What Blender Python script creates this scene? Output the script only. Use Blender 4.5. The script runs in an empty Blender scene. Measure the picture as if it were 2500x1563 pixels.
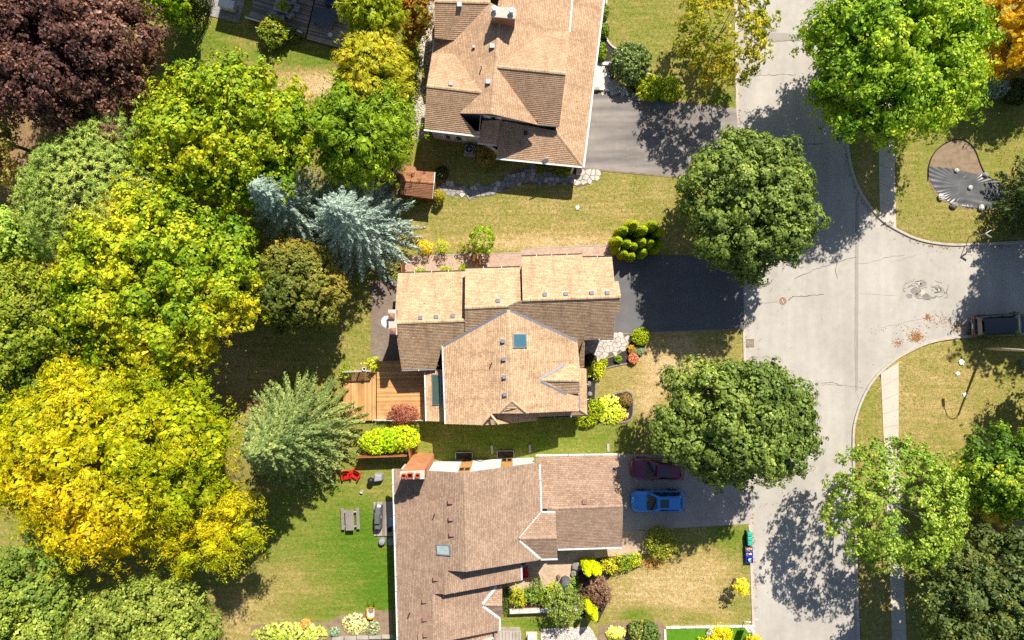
import bpy, math, random
import numpy as np
from mathutils import Vector, Quaternion
random.seed(7); RNG = np.random.default_rng(11)
SC = bpy.context.scene; COL = SC.collection

# ------------------------------------------------------------------ camera, sky, sun, exposure
H = 61.7          # drone height over the ground in metres
S = 27.0          # photograph pixels per metre on the ground
cam = bpy.data.objects.new('camera', bpy.data.cameras.new('camera')); COL.objects.link(cam)
cam.location = (0, 0, H); cam.rotation_euler = (0, 0, 0)
cam.data.sensor_width = 36; cam.data.lens = 36 * H * S / 2500; cam.data.clip_end = 600
SC.camera = cam
SUN_EL = math.radians(48); SUN_AZ = math.atan2(0.357, 0.934)      # azimuth from +Y towards +X
wd = bpy.data.worlds.new('World'); SC.world = wd; wd.use_nodes = True
sk = wd.node_tree.nodes.new('ShaderNodeTexSky'); sk.sky_type = 'NISHITA'; sk.sun_disc = False
sk.sun_elevation = SUN_EL; sk.sun_rotation = SUN_AZ; sk.ozone_density = 3.0
bg = wd.node_tree.nodes['Background']; bg.inputs[1].default_value = 0.072
wd.node_tree.links.new(sk.outputs[0], bg.inputs[0])
sl = bpy.data.lights.new('sun', 'SUN'); sl.energy = 5.0; sl.angle = math.radians(0.5); sl.color = (1.0, 0.94, 0.84)
so = bpy.data.objects.new('sun', sl); COL.objects.link(so)
SD = Vector((math.sin(SUN_AZ) * math.cos(SUN_EL), math.cos(SUN_AZ) * math.cos(SUN_EL), math.sin(SUN_EL)))
so.rotation_euler = SD.to_track_quat('Z', 'Y').to_euler(); so.location = (20, 40, 60)
SC.view_settings.view_transform = 'Standard'; SC.view_settings.look = 'None'
SC.view_settings.gamma = 1; SC.view_settings.use_curve_mapping = False
SC.view_settings.exposure = 0.6
SC.cycles.max_bounces = 5; SC.cycles.use_denoising = False

# ------------------------------------------------------------------ helpers
def W(px, py, z=0.0):                       # place in the yard of a photo measurement at height z
    k = (1 - z / H) / S
    return Vector(((px - 1250) * k, (781.5 - py) * k, z))
OFF = {}
def off(p): return OFF.get(p.name, Vector((0, 0, 0))) if p else Vector((0, 0, 0))
def lin(c):
    return tuple((x / 12.92 if x <= .04045 else ((x + .055) / 1.055) ** 2.4) for x in (c[0] / 255, c[1] / 255, c[2] / 255))
def tag(o, label=None, cat=None, group=None, kind=None):
    if label: o['label'] = label
    if cat: o['category'] = cat
    if group: o['group'] = group
    if kind: o['kind'] = kind
    return o
def thing(name, label, cat, loc=(0, 0, 0), rz=0.0, group=None, local=False):
    o = bpy.data.objects.new(name, None); COL.objects.link(o); o.empty_display_size = .2
    o.location = loc; o.rotation_euler = (0, 0, rz)
    OFF[o.name] = Vector((0, 0, 0)) if local else Vector(loc)
    return tag(o, label, cat, group)
def mesh(name, v, f, mat, parent=None, smooth=False, uv=None, cols=None, bevel=0):
    me = bpy.data.meshes.new(name)
    o_ = off(parent)
    v = np.asarray(v, dtype=np.float64).reshape(-1, 3) - np.array(o_)
    me.from_pydata(v.tolist(), [], f)
    mats = mat if isinstance(mat, (list, tuple)) else [mat]
    for m in mats: me.materials.append(m)
    if uv is not None:
        l = me.uv_layers.new(name='UVMap'); flat = [c for fc in uv for p in fc for c in p]
        l.data.foreach_set('uv', flat)
    if smooth: me.polygons.foreach_set('use_smooth', [True] * len(me.polygons))
    me.update()
    o = bpy.data.objects.new(name, me); COL.objects.link(o)
    if parent: o.parent = parent
    OFF[o.name] = o_
    if bevel:
        b = o.modifiers.new('bevel', 'BEVEL'); b.width = bevel; b.segments = 2; b.limit_method = 'ANGLE'
    return o
class MB:
    def __init__(s): s.v = []; s.f = []
    def add(s, v, f):
        n = len(s.v); s.v += [tuple(p) for p in v]; s.f += [tuple(i + n for i in q) for q in f]; return s
    def box(s, c, d, rz=0.0, rx=0.0, ry=0.0):
        x, y, z = d[0] / 2, d[1] / 2, d[2] / 2
        p = [Vector((a * x, b * y, e * z)) for e in (-1, 1) for a, b in ((-1, -1), (1, -1), (1, 1), (-1, 1))]
        if rz or rx or ry:
            from mathutils import Euler
            q = Euler((rx, ry, rz)).to_matrix(); p = [q @ a for a in p]
        c = Vector(c)
        return s.add([a + c for a in p], [(3, 2, 1, 0), (4, 5, 6, 7), (0, 1, 5, 4), (1, 2, 6, 5), (2, 3, 7, 6), (3, 0, 4, 7)])
    def prism(s, poly, z0, z1, top=None):      # poly of (x, y); z1 number; top: optional per-vertex z
        n = len(poly)
        a = sum(poly[i][0] * poly[(i + 1) % n][1] - poly[(i + 1) % n][0] * poly[i][1] for i in range(n))
        if a < 0: poly = poly[::-1]; top = top[::-1] if top else None
        v = [(p[0], p[1], z0) for p in poly] + [(p[0], p[1], top[i] if top else z1) for i, p in enumerate(poly)]
        f = [tuple(range(n - 1, -1, -1)), tuple(range(n, 2 * n))] + [(i, (i + 1) % n, n + (i + 1) % n, n + i) for i in range(n)]
        return s.add(v, f)
    def tube(s, path, r, n=8, caps=True):
        path = [Vector(p) for p in path]; rr = r if isinstance(r, (list, tuple)) else [r] * len(path)
        v = []; u = None
        for i, p in enumerate(path):
            d = (path[min(i + 1, len(path) - 1)] - path[max(i - 1, 0)]).normalized()
            if u is None: u = d.orthogonal().normalized()
            u = (u - d * u.dot(d)).normalized(); w = d.cross(u)
            v += [p + (u * math.cos(2 * math.pi * k / n) + w * math.sin(2 * math.pi * k / n)) * rr[i] for k in range(n)]
        f = [(i * n + k, i * n + (k + 1) % n, (i + 1) * n + (k + 1) % n, (i + 1) * n + k) for i in range(len(path) - 1) for k in range(n)]
        if caps: f += [tuple(range(n - 1, -1, -1)), tuple(range((len(path) - 1) * n, len(path) * n))]
        return s.add(v, f)
    def lathe(s, prof, c=(0, 0, 0), n=20):
        v = []; m = len(prof)
        for r, z in prof: v += [(c[0] + r * math.cos(2 * math.pi * k / n), c[1] + r * math.sin(2 * math.pi * k / n), c[2] + z) for k in range(n)]
        f = [(i * n + k, i * n + (k + 1) % n, (i + 1) * n + (k + 1) % n, (i + 1) * n + k) for i in range(m - 1) for k in range(n)]
        f += [tuple(range(n - 1, -1, -1)), tuple(range((m - 1) * n, m * n))]
        return s.add(v, f)
    def build(s, name, mat, parent=None, **k): return mesh(name, s.v, s.f, mat, parent, **k)
def loft(rings, closed=True):
    n = len(rings[0]); v = [p for r in rings for p in r]
    f = [(i * n + k, i * n + (k + 1) % n, (i + 1) * n + (k + 1) % n, (i + 1) * n + k) for i in range(len(rings) - 1) for k in range(n if closed else n - 1)]
    f += [tuple(range(n - 1, -1, -1)), tuple(range((len(rings) - 1) * n, len(rings) * n))] if closed else []
    return v, f
def inside(p, poly):
    x, y = p; r = False; n = len(poly)
    for i in range(n):
        x1, y1 = poly[i]; x2, y2 = poly[(i + 1) % n]
        if (y1 > y) != (y2 > y) and x < (x2 - x1) * (y - y1) / (y2 - y1) + x1: r = not r
    return r
def inside_np(X, Y, poly):
    r = np.zeros(X.shape, bool); n = len(poly)
    for i in range(n):
        x1, y1 = poly[i]; x2, y2 = poly[(i + 1) % n]
        if y1 == y2: continue
        c = ((y1 > Y) != (y2 > Y)) & (X < (x2 - x1) * (Y - y1) / (y2 - y1) + x1); r ^= c
    return r
def dist_np(X, Y, poly, closed=True):
    d = np.full(X.shape, 1e9); n = len(poly)
    for i in range(n if closed else n - 1):
        x1, y1 = poly[i]; x2, y2 = poly[(i + 1) % n]; dx, dy = x2 - x1, y2 - y1
        t = np.clip(((X - x1) * dx + (Y - y1) * dy) / (dx * dx + dy * dy + 1e-9), 0, 1)
        d = np.minimum(d, np.hypot(X - x1 - t * dx, Y - y1 - t * dy))
    return d
def PX(pts, z=0.0): return [tuple(W(a, b, z)[:2]) for a, b in pts]
def smoothline(pts, it=2):
    for _ in range(it):
        q = [pts[0]]
        for a, b in zip(pts, pts[1:]):
            q += [(a[0] * .75 + b[0] * .25, a[1] * .75 + b[1] * .25), (a[0] * .25 + b[0] * .75, a[1] * .25 + b[1] * .75)]
        pts = q + [pts[-1]]
    return pts
def clip(poly, n, d):                       # keep the side n.p <= d  (2-D)
    out = []
    for i in range(len(poly)):
        a, b = poly[i], poly[(i + 1) % len(poly)]; da = n[0] * a[0] + n[1] * a[1] - d; db = n[0] * b[0] + n[1] * b[1] - d
        if da <= 0: out.append(a)
        if da * db < 0:
            t = da / (da - db); out.append((a[0] + t * (b[0] - a[0]), a[1] + t * (b[1] - a[1])))
    return out
def inset(poly, d):
    n = len(poly); a = sum(poly[i][0] * poly[(i + 1) % n][1] - poly[(i + 1) % n][0] * poly[i][1] for i in range(n))
    if a < 0: poly = poly[::-1]
    q = poly
    for i in range(n):
        (x1, y1), (x2, y2) = poly[i], poly[(i + 1) % n]; l = math.hypot(x2 - x1, y2 - y1)
        if l < 1e-6: continue
        nx, ny = (y2 - y1) / l, -(x2 - x1) / l
        q = clip(q, (nx, ny), nx * x1 + ny * y1 - d)
        if len(q) < 3: return []
    return q
def cells(area, step, seed=1, jit=.38, ratio=1.0):   # irregular stones that fill an area
    rn = random.Random(seed); xs = [p[0] for p in area]; ys = [p[1] for p in area]; pts = []
    j = 0; y = min(ys) - step
    while y < max(ys) + step:
        x = min(xs) - step + (step * ratio / 2 if j % 2 else 0)
        while x < max(xs) + step * ratio:
            pts.append((x + rn.uniform(-jit, jit) * step * ratio, y + rn.uniform(-jit, jit) * step)); x += step * ratio
        y += step * .9; j += 1
    out = []
    for p in pts:
        if not inside(p, area): continue
        R = step * 1.3 * max(1, ratio); q = [(p[0] - R, p[1] - R), (p[0] + R, p[1] - R), (p[0] + R, p[1] + R), (p[0] - R, p[1] + R)]
        for o in pts:
            if o is p: continue
            dx, dy = o[0] - p[0], o[1] - p[1]
            if dx * dx + dy * dy > 9 * R * R: continue
            q = clip(q, (dx, dy), (o[0] ** 2 + o[1] ** 2 - p[0] ** 2 - p[1] ** 2) / 2)
            if len(q) < 3: break
        if len(q) >= 3: out.append(q)
    return out

# ------------------------------------------------------------------ materials
def nodes(name):
    m = bpy.data.materials.new(name); m.use_nodes = True; nt = m.node_tree
    return m, nt, nt.nodes['Principled BSDF']
def nd(nt, t, **k):
    n = nt.nodes.new(t)
    for a, b in k.items():
        if a.startswith('i_'): n.inputs[int(a[2:]) if a[2:].isdigit() else a[2:]].default_value = b
        else: setattr(n, a, b)
    return n
def ramp(nt, fac, stops):
    r = nd(nt, 'ShaderNodeValToRGB'); e = r.color_ramp.elements
    while len(e) < len(stops): e.new(.5)
    for i, (p, c) in enumerate(stops): e[i].position = p; e[i].color = (*c, 1)
    nt.links.new(fac, r.inputs[0]); return r.outputs[0]
def mix(nt, a, b, fac, mode='MIX'):
    m = nd(nt, 'ShaderNodeMix', data_type='RGBA', blend_type=mode)
    for s, v in ((m.inputs[6], a), (m.inputs[7], b), (m.inputs[0], fac)):
        if isinstance(v, (int, float)): s.default_value = v
        elif isinstance(v, tuple): s.default_value = (*v, 1)
        else: nt.links.new(v, s)
    return m.outputs[2]
def noise(nt, scale, detail=4, rough=.6, vec=None, stretch=None):
    n = nd(nt, 'ShaderNodeTexNoise'); n.inputs['Scale'].default_value = scale; n.inputs['Detail'].default_value = detail; n.inputs['Roughness'].default_value = rough
    g = vec
    if g is None:
        ge = nd(nt, 'ShaderNodeNewGeometry'); g = ge.outputs['Position']
    if stretch:
        mp = nd(nt, 'ShaderNodeMapping'); mp.inputs['Scale'].default_value = stretch; nt.links.new(g, mp.inputs[0]); g = mp.outputs[0]
    nt.links.new(g, n.inputs['Vector']); return n.outputs['Fac']
def bump(nt, b, h, strength=.3, dist=.02):
    n = nd(nt, 'ShaderNodeBump'); n.inputs['Strength'].default_value = strength; n.inputs['Distance'].default_value = dist
    nt.links.new(h, n.inputs['Height']); nt.links.new(n.outputs[0], b.inputs['Normal'])
def pm(name, c, var=.25, scale=3.0, fine=30.0, rough=.8, bmp=.2, metal=0.0, spec=.3, coat=0, c2=None, dist=.01):
    m, nt, b = nodes(name); c2 = c2 or tuple(x * (1 - var) for x in c); c3 = tuple(min(1, x * (1 + var * .6)) for x in c)
    col = ramp(nt, noise(nt, scale), [(.3, c2), (.5, c), (.72, c3)])
    f = noise(nt, fine, 2)
    col = mix(nt, col, ramp(nt, f, [(.3, (.72,) * 3), (.7, (1.2,) * 3)]), .6, 'MULTIPLY')
    nt.links.new(col, b.inputs['Base Color']); b.inputs['Roughness'].default_value = rough; b.inputs['Metallic'].default_value = metal
    b.inputs['Specular IOR Level'].default_value = spec; b.inputs['Coat Weight'].default_value = coat
    if bmp: bump(nt, b, f, bmp, dist)
    return m
M = {}
def leafmat(name, trans=.35, rough=.55, spec=.25):
    m, nt, b = nodes(name)
    a = nd(nt, 'ShaderNodeVertexColor', layer_name='Col')
    nt.links.new(a.outputs[0], b.inputs['Base Color']); b.inputs['Roughness'].default_value = rough; b.inputs['Specular IOR Level'].default_value = spec
    t = nd(nt, 'ShaderNodeBsdfTranslucent'); hs = nd(nt, 'ShaderNodeHueSaturation'); hs.inputs['Value'].default_value = 1.25; hs.inputs['Saturation'].default_value = 1.1
    nt.links.new(a.outputs[0], hs.inputs['Color']); nt.links.new(hs.outputs[0], t.inputs[0])
    mx = nd(nt, 'ShaderNodeMixShader'); mx.inputs[0].default_value = trans
    nt.links.new(b.outputs[0], mx.inputs[1]); nt.links.new(t.outputs[0], mx.inputs[2])
    nt.links.new(mx.outputs[0], nt.nodes['Material Output'].inputs[0]); return m
M['leaf'] = leafmat('leaf', .24); M['needle'] = leafmat('needle', .15, .6, .2); M['waxy'] = leafmat('waxy_leaf', .22, .42, .4)
M['bark'] = pm('bark', (.11, .085, .065), .4, 4, 25, .95, .6)
M['greybark'] = pm('grey_bark', (.26, .235, .21), .35, 4, 25, .95, .5)
M['soil'] = pm('soil', (.055, .042, .033), .4, 3, 22, .95, .8, dist=.04)
M['mulch'] = pm('mulch', (.048, .040, .036), .5, 6, 26, .95, .9, dist=.04)
M['dryground'] = pm('dry_soil', (.26, .185, .12), .3, 2, 18, .95, .5)

def shingle(name, base, light, dark, streak=0.0, band=.012):
    m, nt, b = nodes(name)
    uv = nd(nt, 'ShaderNodeUVMap', uv_map='UVMap')
    br = nd(nt, 'ShaderNodeTexBrick', offset=.43, squash=1.25, squash_frequency=3)
    br.inputs['Scale'].default_value = 1; br.inputs['Mortar Size'].default_value = band; br.inputs['Mortar Smooth'].default_value = .2
    br.inputs['Brick Width'].default_value = .34; br.inputs['Row Height'].default_value = .155; br.inputs['Bias'].default_value = -.15
    br.inputs['Color1'].default_value = (*light, 1); br.inputs['Color2'].default_value = (*base, 1); br.inputs['Mortar'].default_value = (*dark, 1)
    nt.links.new(uv.outputs[0], br.inputs['Vector'])
    col = br.outputs['Color']
    n1 = noise(nt, .55, 4, .65); col = mix(nt, col, ramp(nt, n1, [(.3, (.84, .82, .8)), (.65, (1.08, 1.06, 1.04))]), .8, 'MULTIPLY')
    n2 = noise(nt, 26, 2); col = mix(nt, col, ramp(nt, n2, [(.3, (.8,) * 3), (.7, (1.16,) * 3)]), .6, 'MULTIPLY')
    if streak:
        mp = nd(nt, 'ShaderNodeMapping'); mp.inputs['Scale'].default_value = (1.3, .16, 1); nt.links.new(uv.outputs[0], mp.inputs[0])
        n3 = noise(nt, 1.0, 3, .6, mp.outputs[0]); col = mix(nt, col, (.38, .36, .33), 0.0) if False else mix(nt, col, ramp(nt, n3, [(.52, (1, 1, 1)), (.72, (1 - streak,) * 3)]), .9, 'MULTIPLY')
    nt.links.new(col, b.inputs['Base Color']); b.inputs['Roughness'].default_value = .95; b.inputs['Specular IOR Level'].default_value = .12
    bump(nt, b, n2, .35, .02); return m
M['roof1'] = shingle('shingle_tan', lin((180, 146, 116)), lin((204, 172, 140)), lin((120, 92, 70)), .25)
M['roof2'] = shingle('shingle_gold', lin((184, 150, 118)), lin((214, 182, 146)), lin((104, 80, 60)), .35, .010)
M['roof3'] = shingle('shingle_brown', lin((152, 126, 106)), lin((178, 152, 130)), lin((108, 86, 72)), .15)
M['roofshed'] = shingle('shingle_rust', lin((150, 104, 76)), lin((172, 124, 92)), lin((100, 68, 50)), .1)
M['white'] = pm('white_paint', (.78, .78, .77), .06, 2, 20, .5, .03)
M['trim'] = pm('trim_paint', (.72, .7, .66), .08, 2, 20, .55, .03)
M['darktrim'] = pm('dark_metal', (.06, .055, .05), .2, 3, 20, .45, .05, .3)
M['greymetal'] = pm('grey_metal', (.36, .37, .39), .15, 3, 20, .4, .05, .55)
M['black'] = pm('black_plastic', (.018, .018, .02), .3, 4, 20, .45, .05)
M['stucco'] = pm('grey_siding', (.5, .49, .46), .12, 2, 30, .9, .1)
M['concrete'] = pm('concrete', lin((196, 184, 168)), .12, 1.2, 22, .92, .15)
M['kerb'] = pm('kerb_concrete', lin((186, 176, 162)), .16, 1.5, 20, .92, .2)
M['capstone'] = pm('cap_stone', lin((205, 198, 190)), .2, 2.5, 20, .9, .2)
M['flag'] = pm('flagstone', lin((196, 186, 174)), .22, 1.3, 9, .9, .25)
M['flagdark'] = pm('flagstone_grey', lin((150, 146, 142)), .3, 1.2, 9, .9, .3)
M['grout'] = pm('grout', lin((112, 104, 94)), .25, 3, 20, .95, .3)
M['edging'] = pm('edging_block', lin((142, 132, 118)), .25, 3, 18, .9, .3)
M['rock'] = pm('rock', lin((196, 190, 182)), .3, 3, 12, .9, .5)
M['cedarwood'] = pm('cedar_boards', lin((198, 150, 96)), .22, 1.1, 26, .7, .15)
M['greywood'] = pm('weathered_boards', lin((172, 162, 150)), .25, 1.2, 22, .85, .2)
M['brownwood'] = pm('brown_boards', lin((150, 98, 58)), .25, 1.5, 22, .8, .2)
M['orangebrick'] = None
def glass(name, c=(.02, .03, .04), rough=.04):
    m, nt, b = nodes(name); b.inputs['Base Color'].default_value = (*c, 1); b.inputs['Roughness'].default_value = rough
    b.inputs['Specular IOR Level'].default_value = .8; b.inputs['Coat Weight'].default_value = .6
    col = mix(nt, c, tuple(x * 1.6 + .004 for x in c), noise(nt, 2.5, 2)); nt.links.new(col, b.inputs['Base Color']); return m
M['glass'] = glass('dark_glass'); M['skyglass'] = glass('skylight_glass', (.045, .12, .15)); M['milky'] = glass('pale_skylight_glass', (.3, .36, .35), .15)
M['greenglass'] = glass('green_skylight_glass', (.05, .085, .06))
def bricks(name, c1, c2, mort, w=.22, h=.075, msize=.009, axis='xz', bmp=.4):
    m, nt, b = nodes(name); ge = nd(nt, 'ShaderNodeNewGeometry'); sp = nd(nt, 'ShaderNodeSeparateXYZ'); cb = nd(nt, 'ShaderNodeCombineXYZ')
    nt.links.new(ge.outputs['Position'], sp.inputs[0])
    if axis == 'xz':
        ad = nd(nt, 'ShaderNodeMath', operation='ADD'); nt.links.new(sp.outputs[0], ad.inputs[0]); nt.links.new(sp.outputs[1], ad.inputs[1])
        nt.links.new(ad.outputs[0], cb.inputs[0]); nt.links.new(sp.outputs[2], cb.inputs[1])
    else:
        nt.links.new(sp.outputs[0], cb.inputs[0]); nt.links.new(sp.outputs[1], cb.inputs[1])
    br = nd(nt, 'ShaderNodeTexBrick'); br.inputs['Scale'].default_value = 1; br.inputs['Mortar Size'].default_value = msize
    br.inputs['Brick Width'].default_value = w; br.inputs['Row Height'].default_value = h
    br.inputs['Color1'].default_value = (*c1, 1); br.inputs['Color2'].default_value = (*c2, 1); br.inputs['Mortar'].default_value = (*mort, 1)
    nt.links.new(cb.outputs[0], br.inputs['Vector'])
    col = mix(nt, br.outputs['Color'], ramp(nt, noise(nt, .8, 4), [(.3, (.8,) * 3), (.7, (1.12,) * 3)]), .8, 'MULTIPLY')
    col = mix(nt, col, ramp(nt, noise(nt, 24, 2), [(.3, (.8,) * 3), (.7, (1.15,) * 3)]), .6, 'MULTIPLY')
    nt.links.new(col, b.inputs['Base Color']); b.inputs['Roughness'].default_value = .92
    iv = nd(nt, 'ShaderNodeMath', operation='SUBTRACT'); iv.inputs[0].default_value = 1; nt.links.new(br.outputs['Fac'], iv.inputs[1]); bump(nt, b, iv.outputs[0], bmp, .01)
    return m
M['orangebrick'] = bricks('orange_brick', lin((196, 118, 70)), lin((214, 140, 88)), lin((190, 150, 120)))
M['redbrick'] = bricks('red_brick', lin((150, 92, 72)), lin((168, 108, 84)), lin((160, 140, 125)))
M['brownbrick'] = bricks('brown_brick', lin((140, 100, 66)), lin((160, 116, 76)), lin((150, 130, 110)))
M['paver'] = bricks('patio_pavers', lin((188, 160, 134)), lin((206, 180, 152)), lin((140, 118, 98)), .22, .11, .008, 'xy')
M['paverpink'] = bricks('side_pavers', lin((180, 152, 132)), lin((204, 176, 152)), lin((140, 118, 100)), .2, .1, .008, 'xy')
M['pavergrey'] = bricks('grey_pavers', lin((128, 112, 98)), lin((146, 128, 112)), lin((90, 78, 68)), .2, .1, .008, 'xy')
# ------------------------------------------------------------------ ground, road, kerbs, walks
def asphalt(name, c, streak=0.0, sheen=.35, spot=.2, rot=0.0, tracks=0.0):
    m, nt, b = nodes(name)
    col = ramp(nt, noise(nt, .16, 5, .6), [(.3, tuple(x * .86 for x in c)), (.55, c), (.75, tuple(x * 1.1 for x in c))])
    col = mix(nt, col, ramp(nt, noise(nt, 1.6, 5, .7), [(.3, (.9,) * 3), (.7, (1.07,) * 3)]), .8, 'MULTIPLY')
    f = noise(nt, 38, 2, .7); col = mix(nt, col, ramp(nt, f, [(.28, (.74,) * 3), (.72, (1.2,) * 3)]), .55, 'MULTIPLY')
    if streak:
        n3 = noise(nt, 1.0, 3, .55, None, (.12, .85, 1)); col = mix(nt, col, ramp(nt, n3, [(.35, (1 - streak, 1 - streak, 1 - streak * .9)), (.68, (1 + streak * .8,) * 3)]), 1.0, 'MULTIPLY')
    if tracks:
        n5 = noise(nt, 1.0, 4, .6, None, (.55, .05, 1)); col = mix(nt, col, ramp(nt, n5, [(.35, (1 - tracks,) * 3), (.65, (1 + tracks,) * 3)]), 1.0, 'MULTIPLY')
        n6 = noise(nt, .7, 5, .7); col = mix(nt, col, ramp(nt, n6, [(.6, (1, 1, 1)), (.8, (.86, .82, .76))]), 1.0, 'MULTIPLY')
    nt.links.new(col, b.inputs['Base Color']); b.inputs['Roughness'].default_value = .9; b.inputs['Specular IOR Level'].default_value = sheen
    bump(nt, b, f, .25, .01); return m
M['road'] = asphalt('old_asphalt', lin((176, 169, 159)), tracks=.08)
M['roadpatch'] = asphalt('patched_asphalt', lin((156, 148, 139)))
M['drive1'] = asphalt('grey_driveway', lin((140, 132, 124)), .34, tracks=.05)
M['drive2'] = asphalt('black_sealed_driveway', lin((104, 103, 104)), .08, tracks=.06)
M['drive3'] = asphalt('driveway_asphalt', lin((172, 160, 150)), .06, tracks=.06)
M['crack'] = pm('crack_filler', (.085, .08, .075), .3, 4, 20, .8, 0)
M['crackpale'] = pm('hairline_crack', (.24, .22, .195), .3, 4, 20, .9, 0)
M['patch'] = pm('broken_asphalt', lin((138, 132, 125)), .3, 3, 20, .95, .4)

ROADW = smoothline([(1796, -60), (1800, 60), (1801, 150), (1803, 300), (1812, 560), (1817, 700), (1822, 900), (1832, 1226), (1840, 1450), (1846, 1630)], 1)
ROADE1 = smoothline([(2036, -60), (2050, 100), (2060, 250), (2067, 370), (2080, 430), (2103, 482), (2148, 539), (2190, 565), (2243, 590), (2310, 601), (2360, 601), (2430, 597), (2700, 585)], 2)
ROADE2 = smoothline([(2700, 812), (2500, 818), (2386, 823), (2330, 828), (2272, 838), (2225, 859), (2185, 882), (2137, 925), (2110, 972), (2093, 1020), (2086, 1060), (2090, 1200), (2096, 1430), (2103, 1630)], 2)
road_poly = PX(ROADW + ROADE2[::-1] + ROADE1[::-1])
RZ = -0.10
GX = np.arange(-64, 64.01, .25); GY = np.arange(-42, 42.01, .25)
X, Y = np.meshgrid(GX, GY)
rin = inside_np(X, Y, road_poly); rd = dist_np(X, Y, road_poly); sd = np.where(rin, -rd, rd)
Z = np.where(sd < .02, -.18, np.where(sd < .2, -.08, 0.0))
ph = (np.sin(X * .23 + 1.3) * np.cos(Y * .31) + np.sin(X * .11 - Y * .17)) * .012
Z = Z + np.where(sd > .5, ph, 0) - .012
# dryness of the turf (0 green .. 1 straw), bare = soil
DRY = np.full(X.shape, .45); BARE = np.zeros(X.shape)
def blob(px, py, rx, ry, v, amt=1.0, arr=None):
    global DRY
    c = W(px, py); g = np.exp(-(((X - c.x) / (rx / S)) ** 2 + ((Y - c.y) / (ry / S)) ** 2)) * amt
    a = DRY if arr is None else arr
    a[...] = a * (1 - g) + v * g
for b_ in [(1300, 500, 380, 70, .58), (1350, 590, 330, 22, .85), (1150, 470, 120, 40, .45), (1640, 900, 130, 110, .95, 1), (1500, 930, 60, 50, .6), (1560, 1050, 110, 40, .35), (1580, 990, 40, 60, .85),
           (1250, 1070, 280, 60, .22), (760, 1380, 220, 190, .25, 1), (870, 1320, 90, 140, .08), (920, 1430, 50, 150, .0, 1), (700, 1430, 110, 70, .55), (600, 1500, 90, 60, .78), (680, 1530, 80, 60, .55), (790, 1490, 90, 60, .3), (905, 1170, 80, 60, .4),
           (1650, 1450, 200, 90, .85, 1), (1560, 1500, 60, 22, .25), (1690, 1510, 80, 22, .45), (1790, 1330, 50, 70, .15, 1), (1790, 1400, 45, 40, .4), (1740, 1400, 90, 60, .75), (1810, 1470, 40, 60, .45),
           (480, 110, 70, 60, .05, 1), (640, 170, 160, 60, .5), (790, 215, 120, 55, .98, 1), (660, 130, 200, 20, .25), (400, 60, 90, 120, .4), (760, 150, 90, 18, .2),
           (1560, 80, 140, 140, .4, 1), (1700, 60, 100, 120, .45), (1780, 235, 60, 30, .3), (2270, 980, 160, 160, .62, 1), (2120, 990, 40, 100, .45), (2300, 540, 140, 80, .5), (2440, 340, 110, 70, .4), (2110, 440, 40, 60, .6),
           (2140, 1450, 50, 160, .6), (560, 900, 120, 120, .8), (1440, 1100, 60, 26, .3), (1290, 1525, 90, 16, .15, 1)]:
    blob(*b_)
for b_ in [(620, 985, 26, 34, 1), (478, 182, 22, 12, 1), (1790, 1415, 14, 10, .8), (560, 1180, 160, 120, .5), (300, 700, 400, 700, .75), (80, 300, 200, 500, .8), (700, 820, 150, 120, .35), (980, 420, 30, 60, .9),
           (1815, 1550, 8, 4, .6), (830, 150, 26, 20, .9), (2420, 1400, 180, 260, .7), (2480, 900, 60, 120, .5), (1700, 640, 80, 20, .6)]:
    blob(*b_, 1.0, BARE) if False else blob(b_[0], b_[1], b_[2], b_[3], b_[4], 1.0, BARE)
nx, ny = len(GX), len(GY)
idx = np.arange(nx * ny).reshape(ny, nx)
quads = np.stack([idx[:-1, :-1], idx[:-1, 1:], idx[1:, 1:], idx[1:, :-1]], -1).reshape(-1, 4)
def turf():
    m, nt, b = nodes('turf')
    a = nd(nt, 'ShaderNodeVertexColor', layer_name='Col'); sp = nd(nt, 'ShaderNodeSeparateColor'); nt.links.new(a.outputs[0], sp.inputs[0])
    n1 = noise(nt, .55, 5, .65); n2 = noise(nt, 3.2, 4, .65); n3 = noise(nt, 11, 4, .75)
    def m2(op, p, q):
        n = nd(nt, 'ShaderNodeMath', operation=op)
        for i, s in enumerate((p, q)):
            if isinstance(s, (int, float)): n.inputs[i].default_value = s
            else: nt.links.new(s, n.inputs[i])
        return n.outputs[0]
    d = m2('ADD', sp.outputs[0], m2('MULTIPLY', m2('SUBTRACT', n1, .5), .55)); d = m2('ADD', d, m2('MULTIPLY', m2('SUBTRACT', n2, .5), .9)); d = m2('ADD', d, m2('MULTIPLY', m2('SUBTRACT', n3, .5), 1.25))
    n4 = noise(nt, 1.0, 3, .6, None, (.25, 3.2, 1)); d = m2('ADD', d, m2('MULTIPLY', m2('SUBTRACT', n4, .5), .55))
    col = ramp(nt, d, [(0.0, lin((80, 116, 26))), (.25, lin((112, 128, 44))), (.5, lin((146, 136, 72))), (.75, lin((178, 154, 100))), (1.0, lin((208, 180, 138)))])
    bar = m2('ADD', sp.outputs[1], m2('MULTIPLY', m2('SUBTRACT', n2, .5), .7))
    soil = ramp(nt, n3, [(.3, lin((96, 76, 52))), (.7, lin((178, 144, 104)))])
    bf = ramp(nt, bar, [(.45, (0, 0, 0)), (.75, (1, 1, 1))]); col = mix(nt, col, soil, bf)
    col = mix(nt, col, ramp(nt, noise(nt, 16, 3, .8, None, (1, .55, 1)), [(.28, (.5,) * 3), (.72, (1.4,) * 3)]), .8, 'MULTIPLY')
    nt.links.new(col, b.inputs['Base Color']); b.inputs['Roughness'].default_value = .95; b.inputs['Specular IOR Level'].default_value = .1
    bump(nt, b, n3, .8, .06); return m
M['turf'] = turf()
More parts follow.
